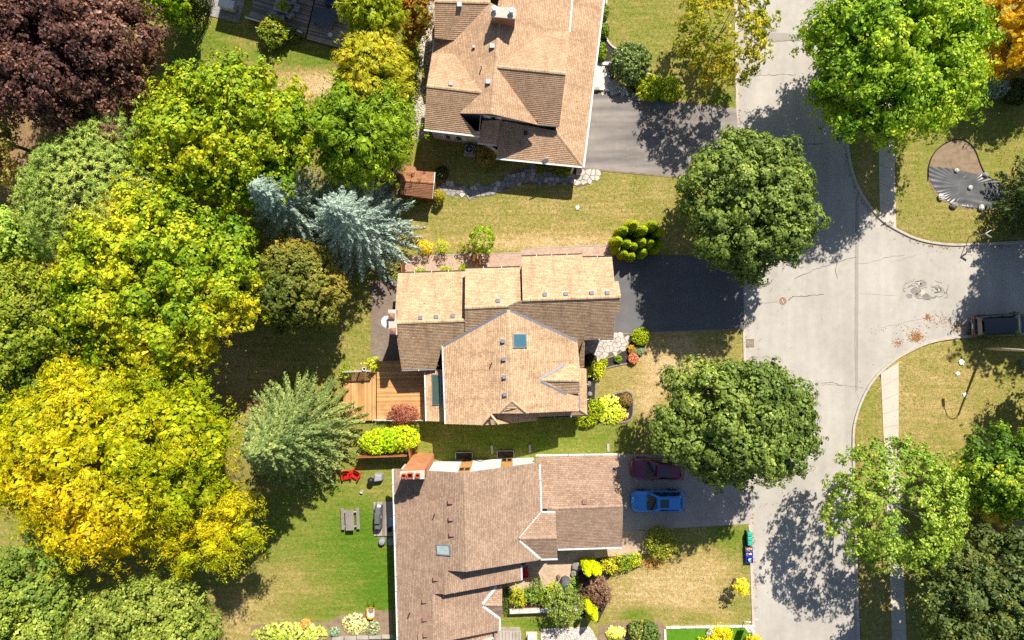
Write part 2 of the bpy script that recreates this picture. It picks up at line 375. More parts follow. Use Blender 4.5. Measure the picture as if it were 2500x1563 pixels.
def vcol(o, arr, name='Col'):
    at = o.data.color_attributes.new(name, 'FLOAT_COLOR', 'POINT'); at.data.foreach_set('color', np.asarray(arr, dtype=np.float32).ravel())
g = mesh('ground', np.stack([X, Y, Z], -1).reshape(-1, 3), [tuple(map(int, q)) for q in quads], M['turf'], smooth=True)
tag(g, kind='structure'); vcol(g, np.stack([DRY, BARE, DRY * 0, DRY * 0 + 1], -1))
bm_ = MB()
for a_, c_ in (((-400, -400), (400, -42)), ((-400, 42), (400, 400)), ((-400, -42), (-64, 42)), ((64, -42), (400, 42))):
    bm_.add([(a_[0], a_[1], -.02), (c_[0], a_[1], -.02), (c_[0], c_[1], -.02), (a_[0], c_[1], -.02)], [(0, 1, 2, 3)])
fg = bm_.build('outlying_ground', M['turf']); tag(fg, kind='structure'); vcol(fg, np.tile((.5, .3, 0, 1), (16, 1)))

def sheet(name, poly, z, mat, parent=None, kind='structure', th=.05):
    mb = MB(); mb.prism([tuple(p) for p in poly], z - th, z); o = mb.build(name, mat, parent)
    return tag(o, kind=kind) if not parent else o
road = MB(); bigr = PX(ROADW) + PX(ROADE2[::-1]) + PX(ROADE1[::-1])
from mathutils.geometry import tessellate_polygon
def flat(name, poly, z, mat, parent=None, kind=None):
    t = tessellate_polygon([[Vector((p[0], p[1], 0)) for p in poly]]); v = [(p[0], p[1], z) for p in poly]
    f = []
    for q in t:
        a, b, c = (poly[i] for i in q)
        f.append(tuple(q) if (b[0] - a[0]) * (c[1] - a[1]) - (b[1] - a[1]) * (c[0] - a[0]) > 0 else tuple(q[::-1]))
    o = mesh(name, v, f, mat, parent)
    return tag(o, kind=kind) if kind else o
road = flat('road', road_poly, RZ, M['road'], kind='structure')
def strip(path, w, z, mat, name, parent, jit=0, seed=0):
    rn = random.Random(seed); v = []; f = []; n = len(path)
    for i, p in enumerate(path):
        a = path[max(i - 1, 0)]; b = path[min(i + 1, n - 1)]; dx, dy = b[0] - a[0], b[1] - a[1]; l = math.hypot(dx, dy) or 1
        ww = w / 2 * (1 if not jit else rn.uniform(1 - jit, 1 + jit)); v += [(p[0] - dy / l * ww, p[1] + dx / l * ww, z), (p[0] + dy / l * ww, p[1] - dx / l * ww, z)]
    f = [(2 * i + 1, 2 * i + 3, 2 * i + 2, 2 * i) for i in range(n - 1)]
    return mesh(name, v, f, mat, parent)
def wander(pts, amp=2.2, seed=0, n=5):
    rn = random.Random(seed); out = []
    for a, b in zip(pts, pts[1:]):
        for k in range(n):
            t = k / n; out.append((a[0] + (b[0] - a[0]) * t + rn.uniform(-amp, amp), a[1] + (b[1] - a[1]) * t + rn.uniform(-amp, amp)))
    return out + [pts[-1]]
cr = [([(2092, 480), (2089, 560), (2089, 640), (2089, 735), (2088, 840), (2090, 915), (2091, 955)], .05, 'crackpale', .6), ([(1941, 680), (2000, 655), (2046, 640), (2090, 628)], .05, 'crack', 2), ([(2046, 640), (2040, 660), (2046, 681)], .05, 'crack', 1.5),
      ([(2090, 644), (2120, 643), (2160, 630), (2210, 622)], .05, 'crackpale', 1.5), ([(2178, 640), (2215, 630), (2240, 622)], .04, 'crackpale', 1.5), ([(1925, 732), (1935, 725), (1975, 723), (2012, 719)], .06, 'crack', 1.6), ([(1818, 745), (1855, 741), (1900, 737)], .05, 'crackpale', 1.5),
      ([(2007, 937), (2035, 934), (2058, 943)], .06, 'crack', 1.2), ([(2007, 940), (2040, 940), (2090, 944), (2112, 948)], .05, 'crackpale', 1.2), ([(2090, 955), (2098, 975)], .04, 'crackpale', 1), ([(1850, 100), (1890, 101), (1940, 97), (1955, 99)], .05, 'crack', 1.5), ([(1820, 186), (1860, 183), (1905, 182), (1945, 182)], .05, 'crack', 1.5),
      ([(1945, 352), (1975, 351), (2010, 350)], .05, 'crack', 1.5), ([(2005, 765), (2010, 790)], .03, 'crackpale', 1), ([(2150, 800), (2200, 790), (2290, 770), (2340, 778)], .03, 'crackpale', 2), ([(2100, 718), (2190, 721)], .03, 'crackpale', 1), ([(2285, 766), (2293, 775)], .06, 'crack', .5)]
for i, (p, w_, m_, a_) in enumerate(cr): strip(PX(wander(p, a_, i)), w_ * .8, RZ + .004, M[m_], 'crack', road, .5, i)
# the broken patch by the side street: ring cracks and loose plates
for i in range(40):
    rn = random.Random(100 + i); t = rn.uniform(0, 6.28); r1 = rn.uniform(.3, 1.05); cx, cy = 2258 + rn.uniform(-12, 12), 708 + rn.uniform(-5, 5); q = []; dr = rn.uniform(-.05, .05)
    for k in range(rn.randrange(4, 9)):
        tt = t + k * .13; r1 += dr; q.append((cx + 58 * r1 * math.cos(tt) + rn.uniform(-3.5, 3.5), cy + 25 * r1 * math.sin(tt) + rn.uniform(-3, 3)))
    strip(PX(q), .035, RZ + .0045 + i * .0001, M['crack'], 'crack', road, .6, i)
for i, (a, b, r, mm) in enumerate([(2237, 711, 12, 'patch'), (2254, 714, 8, 'kerb'), (2241, 722, 7, 'patch'), (2222, 723, 8, 'patch'), (2256, 693, 9, 'patch'), (2264, 723, 9, 'patch'), (2246, 692, 5, 'kerb')]):
    rn = random.Random(i); pl = [(a + r * rn.uniform(.75, 1.15) * math.cos(k * .7), b + r * .8 * rn.uniform(.75, 1.15) * math.sin(k * .7)) for k in range(9)]
    sheet('asphalt_plate', PX(pl), RZ + .012, M[mm], road, th=.02)
for a, b, c, d in ((1820, 1518, 1834, 1519), (1845, 1514, 1852, 1514), (2092, 1512, 2103, 1513)):
    strip(PX([(a, b), (c, d)]), .09, RZ + .1 if a != 1845 else RZ + .005, M['white'], 'survey_mark', road)
flat('asphalt_patch', PX([(1852, 82), (1880, 79), (1925, 80), (1956, 90), (1950, 98), (1905, 101), (1860, 97)]), RZ + .003, M['roadpatch'], road)
flat('asphalt_patch', PX([(2090, 478), (2098, 478), (2096, 955), (2090, 955)]), RZ + .002, M['roadpatch'], road)
# kerbs: cast in lengths
def kerbline(pts, side, group, low=()):
    w = PX(pts); acc = 0; seg = [w[0]]; segs = []
    for a, b in zip(w, w[1:]):
        l = math.hypot(b[0] - a[0], b[1] - a[1]); n = max(1, int(l / .5))
        for k in range(1, n + 1):
            p = (a[0] + (b[0] - a[0]) * k / n, a[1] + (b[1] - a[1]) * k / n); seg.append(p); acc += l / n
            if acc > 3: segs.append(seg); seg = [p]; acc = 0
    if len(seg) > 1: segs.append(seg)
    root = thing('kerb', group, 'kerb', (0, 0, 0)); root['kind'] = 'structure'
    for s_ in segs:
        rows = []; n = len(s_)
        for i, p in enumerate(s_):
            a = s_[max(i - 1, 0)]; b = s_[min(i + 1, n - 1)]; dx, dy = b[0] - a[0], b[1] - a[1]; l = math.hypot(dx, dy)
            nx_, ny_ = -dy / l * side, dx / l * side
            if i == 0: p = (p[0] + dx / l * .006, p[1] + dy / l * .006)
            if i == n - 1: p = (p[0] - dx / l * .006, p[1] - dy / l * .006)
            py = 781.5 - p[1] * S; hz = .025
            for (y0, y1) in low:
                if y0 < py < y1: hz = -.05
            rows.append([(p[0] - nx_ * .03, p[1] - ny_ * .03, -.16), (p[0] + nx_ * .02, p[1] + ny_ * .02, hz - .02), (p[0] + nx_ * .05, p[1] + ny_ * .05, hz), (p[0] + nx_ * .23, p[1] + ny_ * .23, hz), (p[0] + nx_ * .24, p[1] + ny_ * .24, -.16)])
        v, f = loft(rows)
        if side > 0: pass
        else: f = [q[::-1] for q in f]
        mesh('kerb_stone', v, f, M['kerb'], root)
    return root
kerbline(ROADW, -1, 'long concrete kerb along the house side of the street', [(262, 455), (615, 806), (1120, 1282)])
kerbline(ROADE1, 1, 'curved concrete kerb on the corner with the covered bed')
kerbline(ROADE2, -1, 'curved concrete kerb on the corner by the lamp post')
# sidewalks in slabs
def slabs(label, L, R, n, z=.02, skip=0):
    root = thing('sidewalk', label, 'sidewalk'); root['kind'] = 'structure'
    rn = random.Random(n)
    for i in range(n):
        t0, t1 = i / n, (i + 1) / n
        def at(P, t):
            s = t * (len(P) - 1); k = min(int(s), len(P) - 2); u = s - k; return (P[k][0] + (P[k + 1][0] - P[k][0]) * u, P[k][1] + (P[k + 1][1] - P[k][1]) * u)
        q = inset(PX([at(L, t0), at(R, t0), at(R, t1), at(L, t1)]), .012)
        mb = MB(); mb.prism(q, -.1, z + rn.uniform(-.004, .004)); mb.build('slab', M['concrete'], root)
slabs('upper concrete sidewalk running under the big green maple to the corner', [(2136, -60), (2142, 200), (2148, 535)], [(2174, -60), (2180, 200), (2188, 562)], 15)
slabs('lower concrete sidewalk running down from the corner ramp', [(2150, 912), (2158, 1100), (2171, 1372), (2180, 1630)], [(2194, 884), (2194, 1100), (2205, 1372), (2216, 1630)], 17)
# driveways
d1 = flat('driveway', PX([(1400, 218), (1448, 226), (1620, 244), (1797, 265), (1801, 300), (1808, 447), (1660, 432), (1428, 411), (1390, 408)]), .008, M['drive1'], kind='structure'); tag(d1, 'worn grey asphalt driveway with pale bands beside the tan house')
d2 = flat('driveway', PX([(1470, 626), (1625, 623), (1811, 626), (1815, 690), (1817, 802), (1499, 813), (1470, 815)]), .008, M['drive2'], kind='structure'); tag(d2, 'freshly sealed dark driveway of the middle house')
d3 = flat('driveway', PX([(1490, 1108), (1700, 1112), (1828, 1118), (1833, 1279), (1526, 1297), (1490, 1297)]), .008, M['drive3'], kind='structure'); tag(d3, 'grey asphalt driveway with two parked cars')
for i, (p, w_) in enumerate([([(1534, 360), (1583, 360)], .03), ([(1531, 368), (1534, 361)], .03), ([(1532, 388), (1533, 383), (1560, 384), (1580, 390)], .03)]):
    strip(PX(wander(p, .6, i, 3)), w_ * .6, .0125, M['kerb'], 'chalk_line', d1, .4)
strip(PX([(1428, 412.5), (1660, 433)]), .12, .012, M['dryground'], 'dry_edge', d1, .6)
strip(PX([(1499, 815), (1811, 804)]), .10, .012, M['edging'], 'edge', d2, .3)
def manhole():
    c = W(1912, 735); t = thing('manhole_cover', 'round rusty manhole cover in the street opposite the black driveway', 'manhole', (c.x, c.y, RZ))
    MB().lathe([(.42, -.03), (.42, .006), (.40, .006)], (c.x, c.y, RZ), 28).build('frame', M['kerb'], t)
    MB().lathe([(.36, -.03), (.36, .012), (.33, .014)], (c.x, c.y, RZ), 28).build('lid', pm('rusty_iron', lin((150, 118, 104)), .3, 5, 20, .8, .3), t)
    mb = MB(); mb.box((c.x, c.y, RZ + .02), (.05, .34, .012), .4); mb.build('bar', M['trim'], t)
manhole()
def grate(px, py, label, ch):
    c = W(px, py); t = thing('storm_grate', label, 'grate', (c.x, c.y, RZ), 0, 'storm drains at the kerb')
    mb = MB()
    for s_ in (-1, 1): mb.box((c.x, c.y + s_ * .31, RZ + .006), (.74, .12, .03)); mb.box((c.x + s_ * .31, c.y, RZ + .004), (.12, .5, .03))
    mb.build('frame', M['dryground' if ch else 'kerb'], t)
    mb = MB(); mb.box((c.x, c.y, RZ + .002), (.5, .5, .003)); mb.build('pit', M['black'], t)
    mb = MB()
    for k in range(5): mb.box((c.x - .2 + k * .1, c.y, RZ + .012), (.035, .5, .016))
    for k in range(4): mb.box((c.x, c.y - .18 + k * .12, RZ + .0125), (.5, .03, .014))
    mb.build('bars', M['greymetal'] if not ch else M['kerb'], t)
grate(1832, 838, 'storm drain grate in sunlight below the black driveway', True); grate(2050, 338, 'storm drain grate in the shade of the big green maple', False); grate(2366, 611, 'storm drain grate by the kerb near the street sign', False)
# ------------------------------------------------------------------ foliage
LB = np.array([1.54, 1.42, 1.3])
def unit(a): return a / (np.linalg.norm(a, axis=-1, keepdims=True) + 1e-9)
def leafmesh(name, C, N, L, Wd, col, parent, mat, T=None, rng=RNG, curl=.0):
    n = len(C); N = unit(N)
    T = rng.normal(size=(n, 3)) if T is None else T
    T = unit(T - N * np.sum(T * N, -1, keepdims=True)); B = np.cross(N, T)
    L = np.broadcast_to(np.asarray(L, float).reshape(-1, 1), (n, 1)); Wd = np.broadcast_to(np.asarray(Wd, float).reshape(-1, 1), (n, 1))
    v = np.stack([C + T * L, C + B * Wd + N * curl * Wd - T * L * .1, C - T * L, C - B * Wd + N * curl * Wd - T * L * .1], 1).reshape(-1, 3)
    v = v - np.array(off(parent))
    me = bpy.data.meshes.new(name); me.vertices.add(4 * n); me.vertices.foreach_set('co', v.astype(np.float32).ravel())
    me.loops.add(4 * n); me.loops.foreach_set('vertex_index', np.arange(4 * n, dtype=np.int32))
    me.polygons.add(n); me.polygons.foreach_set('loop_start', np.arange(0, 4 * n, 4, dtype=np.int32))
    try: me.polygons.foreach_set('loop_total', np.full(n, 4, dtype=np.int32))
    except Exception: pass
    me.materials.append(mat); me.update(calc_edges=True)
    o = bpy.data.objects.new(name, me); COL.objects.link(o); o.parent = parent; OFF[o.name] = off(parent)
    c4 = np.concatenate([np.repeat(np.clip(col, 0, 1), 4, 0), np.ones((4 * n, 1))], 1); vcol(o, c4)
    return o
def sphere_pts(n, zmin, rng):
    k = np.arange(n) + rng.uniform(0, 1); z = 1 - (1 - zmin) * (k + .5) / n; ph = k * 2.399963 + rng.uniform(0, 6)
    r = np.sqrt(np.clip(1 - z * z, 0, 1)); d = np.stack([r * np.cos(ph), r * np.sin(ph), z], -1)
    return unit(d + rng.normal(size=d.shape) * .35 / math.sqrt(n) * 2)
def vnoise(P, f, seed):
    r = np.random.default_rng(seed); s = np.zeros(len(P))
    for k in range(7):
        w = r.normal(size=3) * f * (1 + .5 * k / 3); s += np.sin(P @ w + r.uniform(0, 6.28)) / (1 + .25 * k)
    return s / 3.0
def palette(pal, t):                        # pal: list of rgb 0..255, t 0..1 array
    P = np.array([lin(c) for c in pal]); x = np.clip(t, 0, 1) * (len(P) - 1); i = np.minimum(x.astype(int), len(P) - 2); u = (x - i)[:, None]
    return P[i] * (1 - u) + P[i + 1] * u
def lobes_fn(D, n, amp, sharp, rng, zmin=-.2):
    L = sphere_pts(n, zmin, rng); A = rng.uniform(.3, 1, n) * amp
    dd = D @ L.T; return (A * np.exp((dd - 1) * sharp)).max(1)
def leafcol(pal, P, cl, rng, seed, patch=.5, ctone=.35, var=.22, f=.35, bias=0.0):
    t = .45 + bias + vnoise(P, f, seed) * patch * .5 + (np.random.default_rng(seed + 5).random(int(cl.max()) + 1)[cl] - .5) * ctone + rng.normal(size=len(P)) * .14
    c = palette(pal, t); return c * LB * np.exp(rng.normal(size=(len(P), 1)) * var)
def trunk(parent, base, top, r0, limbs, mat='bark', seed=0, lr=.28):
    rn = random.Random(seed); mb = MB(); b = Vector(base); t = Vector(top); pts = []; rr = []
    for k in range(7):
        u = k / 6; p = b.lerp(t, u); w_ = math.sin(u * 3.1) * r0 * .6; pts.append(p + Vector((rn.uniform(-w_, w_), rn.uniform(-w_, w_), 0))); rr.append(r0 * (1.35 if k == 0 else 1 - .75 * u))
    mb.tube(pts, rr, 9)
    for q in limbs:
        q = Vector(q); u = rn.uniform(.35, .8); p = b.lerp(t, u); m_ = p.lerp(q, .5) + Vector((rn.uniform(-.3, .3), rn.uniform(-.3, .3), rn.uniform(.0, .5)))
        mb.tube([p, p.lerp(m_, .5), m_, m_.lerp(q, .6), q], [r0 * lr * 1.3, r0 * lr, r0 * lr * .7, r0 * lr * .45, r0 * .06], 6)
        for _ in range(2):
            e = q + Vector((rn.uniform(-1, 1), rn.uniform(-1, 1), rn.uniform(-.3, .6))) * .9; s_ = p.lerp(q, rn.uniform(.5, .8)); mb.tube([s_, s_.lerp(e, .6), e], [r0 * lr * .4, r0 * lr * .25, .01], 5)
    return mb.build('trunk', M[mat], parent, smooth=True)
def crown_cauli(parent, c, R, pal, seed, nclump=420, rc=.55, leaves=44, size=.095, nl=14, amp=.2, sharp=9, zmin=-.45, mat='leaf', gap=.0, fill=.18, patch=.5, var=.2, depth=.12, bias=0, spread=.45):
    rng = np.random.default_rng(seed); D = sphere_pts(nclump, zmin, rng); R = np.array(R); c = np.array(c)
    rad = (1 - amp * .6) + lobes_fn(D, nl, amp, sharp, rng) + rng.normal(size=nclump) * depth * .5
    keep = rng.random(nclump) > gap; D = D[keep]; rad = rad[keep]
    inn = rng.random(len(D)) < fill; rad = np.where(inn, rad * rng.uniform(.55, .9, len(D)), rad)
    P = c + D * rad[:, None] * R; O = unit(D / R * R.mean() + np.array([0, 0, .25])); rcs = rc * rng.uniform(.65, 1.25, len(P))
    m = len(P); ci = np.repeat(np.arange(m), leaves)
    d = unit(rng.normal(size=(m * leaves, 3)) + O[ci] * .95); rr = rng.uniform(.72, 1.06, (m * leaves, 1))
    C = P[ci] + d * rr * rcs[ci][:, None]
    N = unit(d + rng.normal(size=d.shape) * spread)
    sz = size * rng.uniform(.7, 1.35, len(C))
    col = leafcol(pal, C, ci, rng, seed, patch, var=var, bias=bias)
    return leafmesh('crown', C, N, sz * 1.15, sz * .85, col, parent, M[mat], rng=rng)
def crown_open(parent, c, R, pal, seed, nspray=420, rs=.6, leaves=40, size=.1, nl=16, amp=.35, sharp=7, zmin=-.5, mat='leaf', flat_=.45, inner=.45, patch=.7, asp=.8, spike=.12, var=.24, bias=0, f=.35, droop=.0, spread=.6):
    rng = np.random.default_rng(seed); D = sphere_pts(nspray, zmin, rng); R = np.array(R); c = np.array(c)
    rad = (1 - amp * .65) + lobes_fn(D, nl, amp, sharp, rng) + np.abs(rng.normal(size=nspray)) * spike - .04
    rad = np.where(rng.random(nspray) < inner, rad * rng.uniform(.45, .92, nspray), rad)
    P = c + D * rad[:, None] * R
    O = unit(D + np.array([0, 0, .5])); rsz = rs * rng.uniform(.55, 1.3, nspray); ci = np.repeat(np.arange(nspray), leaves)
    u = rng.normal(size=(len(ci), 3)) * .55; n_ = unit(O * .5 + np.array([0, 0, .7]))[ci]
    u = u - n_ * np.sum(u * n_, -1, keepdims=True) * (1 - flat_)
    out = unit(D * np.array([1, 1, .3]))[ci]; u = u + out * np.abs(rng.normal(size=(len(ci), 1))) * .35
    C = P[ci] + u * rsz[ci][:, None]; C[:, 2] -= droop * (np.linalg.norm(u[:, :2], axis=1) ** 2) * rsz[ci]
    N = unit(n_ + O[ci] * .3 + rng.normal(size=u.shape) * spread)
    sz = size * rng.uniform(.7, 1.35, len(C)); col = leafcol(pal, C, ci, rng, seed, patch, var=var, bias=bias, f=f)
    return leafmesh('crown', C, N, sz * 1.1, sz * asp, col, parent, M[mat], rng=rng)

def crown_bough(parent, c, R, pal, seed, nb=30, cb=24, leaves=42, rb=.36, rc=.42, size=.078, shell=.66, zmin=-.25, core=.76, mat='leaf', spread=.35, patch=.5, var=.2, bias=0.0, flat_=.85, asp=.75, spike=.06, droop=0.0, f=.35, ctone=.3, align=0.0, lob=.22):
    leaves = int(leaves * .42); size = size * 1.26; rng = np.random.default_rng(seed); R = np.array(R) * 1.07; c = np.array(c); mR = R.mean()
    Db = sphere_pts(nb, zmin, rng); sh_ = shell * rng.uniform(.88, 1.12, nb); rbs = rb * mR * rng.uniform(.6, 1.35, nb)
    if core:                                # a second, deeper layer of boughs closes the crown
        n2 = nb // 3; D2 = sphere_pts(n2, .0, rng); Db = np.concatenate([Db, D2]); sh_ = np.concatenate([sh_, shell * rng.uniform(.45, .68, n2)]); rbs = np.concatenate([rbs, rb * mR * rng.uniform(1.2, 1.6, n2)]); nb += n2
    sh_ = sh_ * (1 - lob * .62 + lobes_fn(Db, 9, lob, 6, rng))
    cen = c + Db * R * sh_[:, None]
    bi = np.repeat(np.arange(nb), cb); m = len(bi)
    d = unit(rng.normal(size=(m, 3)) + Db[bi] * .75 + np.array([0, 0, .45])); sc = np.array([1, 1, flat_])
    P = cen[bi] + d * sc * (rbs[bi] * rng.uniform(.78, 1.06, m))[:, None]
    oh = unit(Db * np.array([1, 1, .15]))[bi]; P += oh * (np.abs(rng.normal(size=m)) * spike * mR)[:, None]
    P[:, 2] -= droop * np.linalg.norm(P[:, :2] - cen[bi][:, :2], axis=1)
    ci = np.repeat(np.arange(m), leaves); n = len(ci); rcs = rc * rng.uniform(.6, 1.25, m)
    dl = unit(rng.normal(size=(n, 3)) + d[ci] * .9); C = P[ci] + dl * (rcs[ci] * rng.uniform(.35, 1.06, n))[:, None] * sc
    N = unit(dl * .7 + d[ci] * .6 + Db[bi][ci] * .3 + np.array([0, 0, .1]) + rng.normal(size=(n, 3)) * spread)
    T = None if not align else unit(dl + oh[ci] * align + rng.normal(size=(n, 3)) * .3)
    sz = size * rng.uniform(.65, 1.35, n); col = leafcol(pal, C, ci, rng, seed, patch, ctone, var, f, bias)
    C = np.array(C); L = sz * 1.15; Wd = sz * asp
    if core:                                # inner leaves of every bough
        k = int(45 + 110 * (rb * mR) ** 2); b2 = np.repeat(np.arange(nb), k); ds = unit(rng.normal(size=(len(b2), 3)) + np.array([0, 0, .3]))
        cc = cen[b2] + ds * sc * (rbs[b2] * core * rng.uniform(.8, 1.08, len(b2)))[:, None]; cn = unit(ds + rng.normal(size=ds.shape) * .35); cs = size * 1.8 * rng.uniform(.8, 1.2, len(b2))
        col = np.concatenate([col, leafcol(pal, cc, b2, rng, seed, patch, .2, var, f, bias)]); C = np.concatenate([C, cc]); N = np.concatenate([N, cn]); L = np.concatenate([L, cs]); Wd = np.concatenate([Wd, cs * .85])
        if T is not None: T = np.concatenate([T, rng.normal(size=cn.shape)])
    return leafmesh('crown', C, N, L, Wd, col, parent, M[mat], T=T, rng=rng)
def crown_spruce(parent, base, h, R, pal, seed, nb=190, z0=.08, per=150, L=.16, w=.045, droop=.28, patch=.3, var=.2, power=.85, tip=.2, wmax=.75):
    rng = np.random.default_rng(seed); base = np.array(base); Cs = []; Ns = []; Ts = []; cl = []
    for b in range(nb):
        u = (b + rng.uniform(0, 1)) / nb; u = 1 - (1 - u) ** .62 if False else u ** 1.25
        zz = h * (z0 + (1 - z0) * u); r = R * (1 - u) ** power * rng.uniform(.8, 1.12) + .25
        a = b * 2.399963 + rng.uniform(-.2, .2); o = np.array([math.cos(a), math.sin(a), 0]); lat = np.array([-o[1], o[0], 0])
        m = int(per * .8 * (.25 + .75 * r / R)); t = rng.beta(1.6, 1.15, m); s = rng.uniform(-1, 1, m)
        wid = np.minimum(.16 * r + .18, wmax) * (1.05 - t ** 2.2) * (0.35 + t) + .06
        ax = base + np.array([0, 0, zz]) + np.outer(t * r, o); ax[:, 2] += (.10 * t - droop * t * t + tip * t ** 4) * r
        C = ax + np.outer(s * wid, lat); C[:, 2] -= np.abs(s) ** 1.4 * wid * .65 + rng.uniform(0, .12, m)
        T = o * .75 + np.outer(np.sign(s) * (.35 + .7 * np.abs(s)), lat) + rng.normal(size=(m, 3)) * .28
        Ns.append(unit(np.array([0, 0, .8]) + o * .45 + np.outer(np.sign(s) * (.35 + np.abs(s)) * 1.1, lat) + rng.normal(size=(m, 3)) * .22)); Cs.append(C); Ts.append(T); cl.append(np.full(m, b))
    C = np.concatenate(Cs); N = np.concatenate(Ns); T = np.concatenate(Ts); ci = np.concatenate(cl)
    col = leafcol(pal, C, ci, rng, seed, patch, .3, var)
    return leafmesh('crown', C, N, L * rng.uniform(.7, 1.3, len(C)), w * rng.uniform(.8, 1.3, len(C)), col, parent, M['needle'], T=T, rng=rng)
def crown_pine(parent, c, R, pal, seed, ntuft=900, per=26, L=.2, w=.022, nl=18, amp=.3, sharp=8, zmin=-.4, patch=.5, inner=.35, var=.22):
    rng = np.random.default_rng(seed); D = sphere_pts(ntuft, zmin, rng); R = np.array(R); c = np.array(c)
    rad = (1 - amp * .6) + lobes_fn(D, nl, amp, sharp, rng) + rng.normal(size=ntuft) * .05; rad = np.where(rng.random(ntuft) < inner, rad * rng.uniform(.6, .95, ntuft), rad)
    P = c + D * rad[:, None] * R; O = unit(D + np.array([0, 0, .6])); ci = np.repeat(np.arange(ntuft), per)
    T = unit(rng.normal(size=(len(ci), 3)) + O[ci] * .8); C = P[ci] + T * L * rng.uniform(.3, 1.2, (len(ci), 1)); N = unit(O[ci] + rng.normal(size=T.shape) * .5)
    return leafmesh('crown', C, N, L, w, leafcol(pal, C, ci, rng, seed, patch, .35, var), parent, M['needle'], T=T, rng=rng)
def crown_column(parent, base, h, r, pal, seed, n=2600, L=.11, w=.045, power=2.2, mat='needle', var=.2, bulge=.12, patch=.3):
    rng = np.random.default_rng(seed); z = 1 - (1 - rng.random(n)) ** .62; z = rng.random(n) ** .85; a = rng.uniform(0, 6.28, n)
    rr = r * (1 - z ** power) ** .6 * (1 + bulge * np.sin(a * 5 + z * 9 + seed) * np.sin(z * 13 + a * 2)) * rng.uniform(.82, 1.04, n)
    o = np.stack([np.cos(a), np.sin(a), np.zeros(n)], -1); C = np.array(base) + o * rr[:, None]; C[:, 2] += z * h * 1.0
    N = unit(o * (1.05 - z[:, None] ** 3) + np.array([0, 0, .15]) + np.array([0, 0, 1]) * z[:, None] ** 3 + rng.normal(size=o.shape) * .4); T = np.array([0, 0, 1.0]) + o * .5 + rng.normal(size=o.shape) * .35
    return leafmesh('crown', C, N, L * rng.uniform(.7, 1.3, n), w * rng.uniform(.8, 1.3, n), leafcol(pal, C, (a * 3).astype(int) + (z * 6).astype(int) * 20, rng, seed, patch, .35, var), parent, M[mat], T=T, rng=rng)

def crown_box(x0, x1, y0, y1, zc): c = W((x0 + x1) / 2, (y0 + y1) / 2, zc); k = (1 - zc / H) / S / 2; return c, (x1 - x0) * k, (y1 - y0) * k
def tree(name, label, box, zc, rz, pal, kind, seed, group=None, tr=.2, mat='bark', shift=(0, 0), **kw):
    c, rx, ry = crown_box(*box, zc)
    t = thing(name, label, 'tree', (c.x + shift[0], c.y + shift[1], 0), 0, group); rn = random.Random(seed); lim = []
    for k in range(9):
        a = k * .7 + rn.uniform(-.2, .2); q = rn.uniform(.5, .8); lim.append((c.x + rx * q * math.cos(a), c.y + ry * q * math.sin(a), c.z + rz * rn.uniform(-.1, .55)))
    trunk(t, (c.x + shift[0], c.y + shift[1], -.1), (c.x, c.y, c.z + rz * .3), tr, lim, mat, seed)
    {'cauli': crown_cauli, 'open': crown_open, 'pine': crown_pine, 'bough': crown_bough}[kind](t, c, (rx, ry, rz), pal, seed, **kw)
    return t
def spruce(name, label, px, py, h, R, pal, seed, group=None, **kw):
    c = W(px, py); t = thing(name, label, 'tree', (c.x, c.y, 0), 0, group)
    MB().tube([(c.x, c.y, -.1), (c.x, c.y, h * .5), (c.x, c.y, h)], [.22, .13, .02], 8).build('trunk', M['bark'], t, smooth=True)
    crown_spruce(t, (c.x, c.y, 0), h, R, pal, seed, **kw); return t
def shrub(name, label, px, py, r, h, pal, seed, cat='shrub', group=None, ry=None, z=None, mat='waxy', size=.055, dens=1.0, kind='cauli', **kw):
    zc = h * .5 if z is None else z; c = W(px, py, zc); k = (1 - zc / H) / S; rx_ = r * k; ry_ = (ry or r) * k
    t = thing(name, label, cat, (c.x, c.y, 0), 0, group)
    mb = MB(); rn = random.Random(seed)
    for i in range(4): a = i * 1.6; mb.tube([(c.x, c.y, -.05), (c.x + rx_ * .25 * math.cos(a), c.y + ry_ * .25 * math.sin(a), zc * .7), (c.x + rx_ * .55 * math.cos(a), c.y + ry_ * .55 * math.sin(a), zc * 1.2)], [.03, .02, .008], 5)
    mb.build('stem', M['bark'], t)
    ar = 2 * math.pi * rx_ * ry_ * 1.5
    kw.setdefault('rc', .16); kw.setdefault('leaves', 22)
    if kind == 'cauli': crown_cauli(t, (c.x, c.y, zc), (rx_, ry_, h * .5), pal, seed, nclump=int(max(20, ar / (kw['rc'] ** 2) * .45 * dens)), size=size, mat=mat, zmin=-.6, nl=8, **kw)
    else:
        kw.pop('rc'); crown_open(t, (c.x, c.y, zc), (rx_, ry_, h * .5), pal, seed, nspray=int(max(16, ar * 9 * dens)), rs=.22, size=size, mat=mat, zmin=-.7, **kw)
    return t


G_DARK = [(56, 78, 34), (86, 108, 46), (114, 134, 60), (148, 158, 72)]
G_MAP = [(68, 108, 22), (104, 140, 30), (142, 168, 40), (186, 190, 52)]
G_YEL = [(78, 112, 14), (118, 144, 22), (160, 168, 28), (198, 180, 36)]
LOC = [(98, 126, 8), (136, 150, 10), (168, 163, 12), (192, 168, 14)]
PURP = [(54, 40, 40), (82, 58, 52), (110, 80, 66), (142, 122, 116)]
OLIVE = [(60, 78, 30), (92, 102, 38), (120, 120, 48), (146, 134, 56)]
PINE = [(84, 112, 48), (118, 144, 64), (150, 168, 80), (178, 182, 96)]
BLUE = [(92, 112, 106), (122, 144, 136), (146, 166, 154), (168, 180, 164)]
SPR = [(70, 90, 52), (100, 120, 66), (130, 144, 82), (166, 152, 90)]
GOLD = [(102, 118, 18), (138, 146, 26), (164, 160, 34), (178, 156, 40)]
